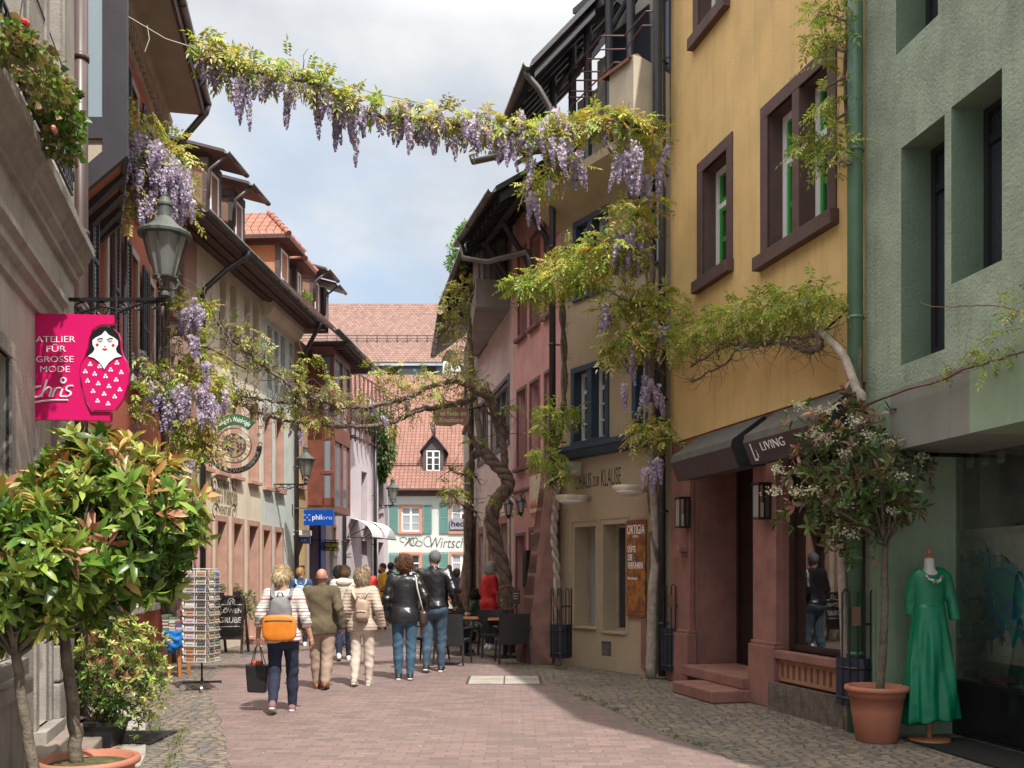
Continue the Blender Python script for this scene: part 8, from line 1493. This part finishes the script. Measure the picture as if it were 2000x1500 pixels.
# 10 curly leather blazer
lb=leather('black_leather_blazer'); t,pl,AR,hd,k=person('woman with curly auburn hair in a black leather blazer and blue jeans',790,1328,1088,R(3),lb,denim,('curly',curl_h),hem=.82,fat=.98,stride=.04,arml=(-.27,.04,.90),armr=(.30,.14,1.0),coat_r=.012,shoe=bks,wide=1.02,headturn=R(-15))
hbg=thing('handbag','brown leather shoulder bag on a white strap beside the black blazer','bag',tuple(pl(np.array([[.27,-.02,.78]]))[0])); V,F=snet(lambda P:((np.abs((P-np.array([.27,-.03,.88]))/np.array([.065,.10,.12]))**3).sum(-1)**(1/3)-1)*.065,(.18,-.16,.73),(.36,.1,1.03),.012); npmesh('bag_body',pl(V),F,leather('bag_leather',(.05,.03,.025)),hbg,smooth=True)
mb=MB(); mb.tube([tuple(p) for p in pl(np.array([[.27,-.09,.97],[.24,-.15,1.1],[.19,-.16,1.30],[.16,-.10,1.48],[.13,.0,1.50]]))],.014,6,flat=.4); mb.build('strap',M('white_strap',(.6,.57,.5),.6),hbg,smooth=True)
# 11 man leather jacket
person('tall grey haired man in a short black leather jacket and faded jeans',848,1313,1077,R(-8),leather('black_leather_jacket',(.014,.014,.016)),denim_d,('crop',grey_h),hem=.93,fat=1.06,stride=-.09,arml=(-.25,.22,1.05),armr=(.30,.10,1.0),coat_r=.014,wide=1.12,shoe=bks,headturn=R(30))
# 12.. background
person('man in a mustard jacket and dark face covering facing the camera, far back',878,1208,1104,R(170),cloth('ochre_jacket',(.40,.22,.03)),navy,('crop',dark_h),face=True,sk=skin2)
person('person with brown wavy hair in dark blue walking away at the far end',892,1212,1113,R(20),cloth('blue_top',(.04,.07,.14)),navy,('bob',brown_h))
person('distant passer-by between the auburn curls and the short leather jacket',814,1200,1109,R(0),cloth('grey_top',(.2,.2,.22)),navy,('short',brown_h))
# 14 seated woman
t,pl,*_=person('seated woman with dark curly hair, green jacket and scarf at a cafe table',928,1262,1135,R(75),cloth('green_knit',(.03,.09,.05)),cloth('pale_jeans',(.30,.34,.38)),('curly',dark_h),pose='sit',hem=.42,H=1.62,arml=(-.16,.36,.80),armr=(.18,.36,.82),shoe=bks,face=True)
V,F=snet(lambda P:rcone(P,(-.06,.12,1.07),(-.10,.17,.68),.045,.06)+.006*wob(P,30),(-.2,.02,.55),(.05,.28,1.15),.012); npmesh('scarf',pl(V),F,stripes('scarf_stripes',(.22,.08,.16),[(.3,(.25,.4,.08)),(.5,(.1,.1,.2)),(.7,(.3,.1,.2))]),t,smooth=True)
t2,pl2,*_=person('person in an olive jacket sitting at the cafe table behind',892,1256,1135,R(-100),cloth('olive_jacket',(.10,.09,.05)),navy,('short',brown_h),pose='sit',hem=.42,H=1.66,arml=(-.16,.36,.80),armr=(.18,.36,.82))
person('person in a white top sitting half hidden behind the leather jacket',874,1274,1145,R(-75),cloth('white_top',(.6,.58,.55)),navy,('short',dark_h),pose='sit',hem=.42,H=1.62,arml=(-.16,.36,.80),armr=(.18,.36,.82))
# 15 red coat lady with mask
rc=cloth('red_coat',(.56,.012,.016),.6); t,pl,AR,hd,k=person('white haired woman in a bright red coat and white face mask looking up',957,1268,1101,R(-62),rc,navy,('bob',wht_h),hem=.74,fat=1.02,coat_r=.028,arml=(-.25,.06,.90),armr=(.25,.12,.90),shoe=whs,pant_end=.12,face=True,headturn=R(-12))
ch,sh=math.cos(R(-12)),math.sin(R(-12)); mk=np.array([0,.085,-.035]); mk=hd+np.array([mk[0]*ch-mk[1]*sh,mk[0]*sh+mk[1]*ch,mk[2]]); V,F=snet(lambda P:ellip(P,mk,(.05,.052,.052)),mk-.07,mk+.07,.009); npmesh('face_mask',pl(V),F,M('mask_white',(.7,.72,.74),.8),t,smooth=True)
g=G(943,1262); pb_=thing('paper_bag','brown paper carrier bag hanging beside the cafe table','bag',(g.x,g.y,.12)); mb=MB(); mb.hexa([(g.x-.15,g.y-.08,.12),(g.x+.15,g.y-.08,.12),(g.x+.15,g.y+.08,.12),(g.x-.15,g.y+.08,.12),(g.x-.14,g.y-.05,.52),(g.x+.14,g.y-.05,.54),(g.x+.14,g.y+.05,.54),(g.x-.14,g.y+.05,.52)]); mb.build('bag_body',M('kraft_paper',(.30,.17,.09),.8,.15,8,.4,30),pb_)
for yy in (-.05,.05): mb=MB(); mb.tube([(g.x-.06,g.y+yy,.52),(g.x-.05,g.y+yy,.68),(g.x+.05,g.y+yy,.68),(g.x+.06,g.y+yy,.53)],.006,5); mb.build('handle',MATS['kraft_paper'],pb_)
for o in list(bpy.data.objects):
    if '_k' in o: del o['_k']
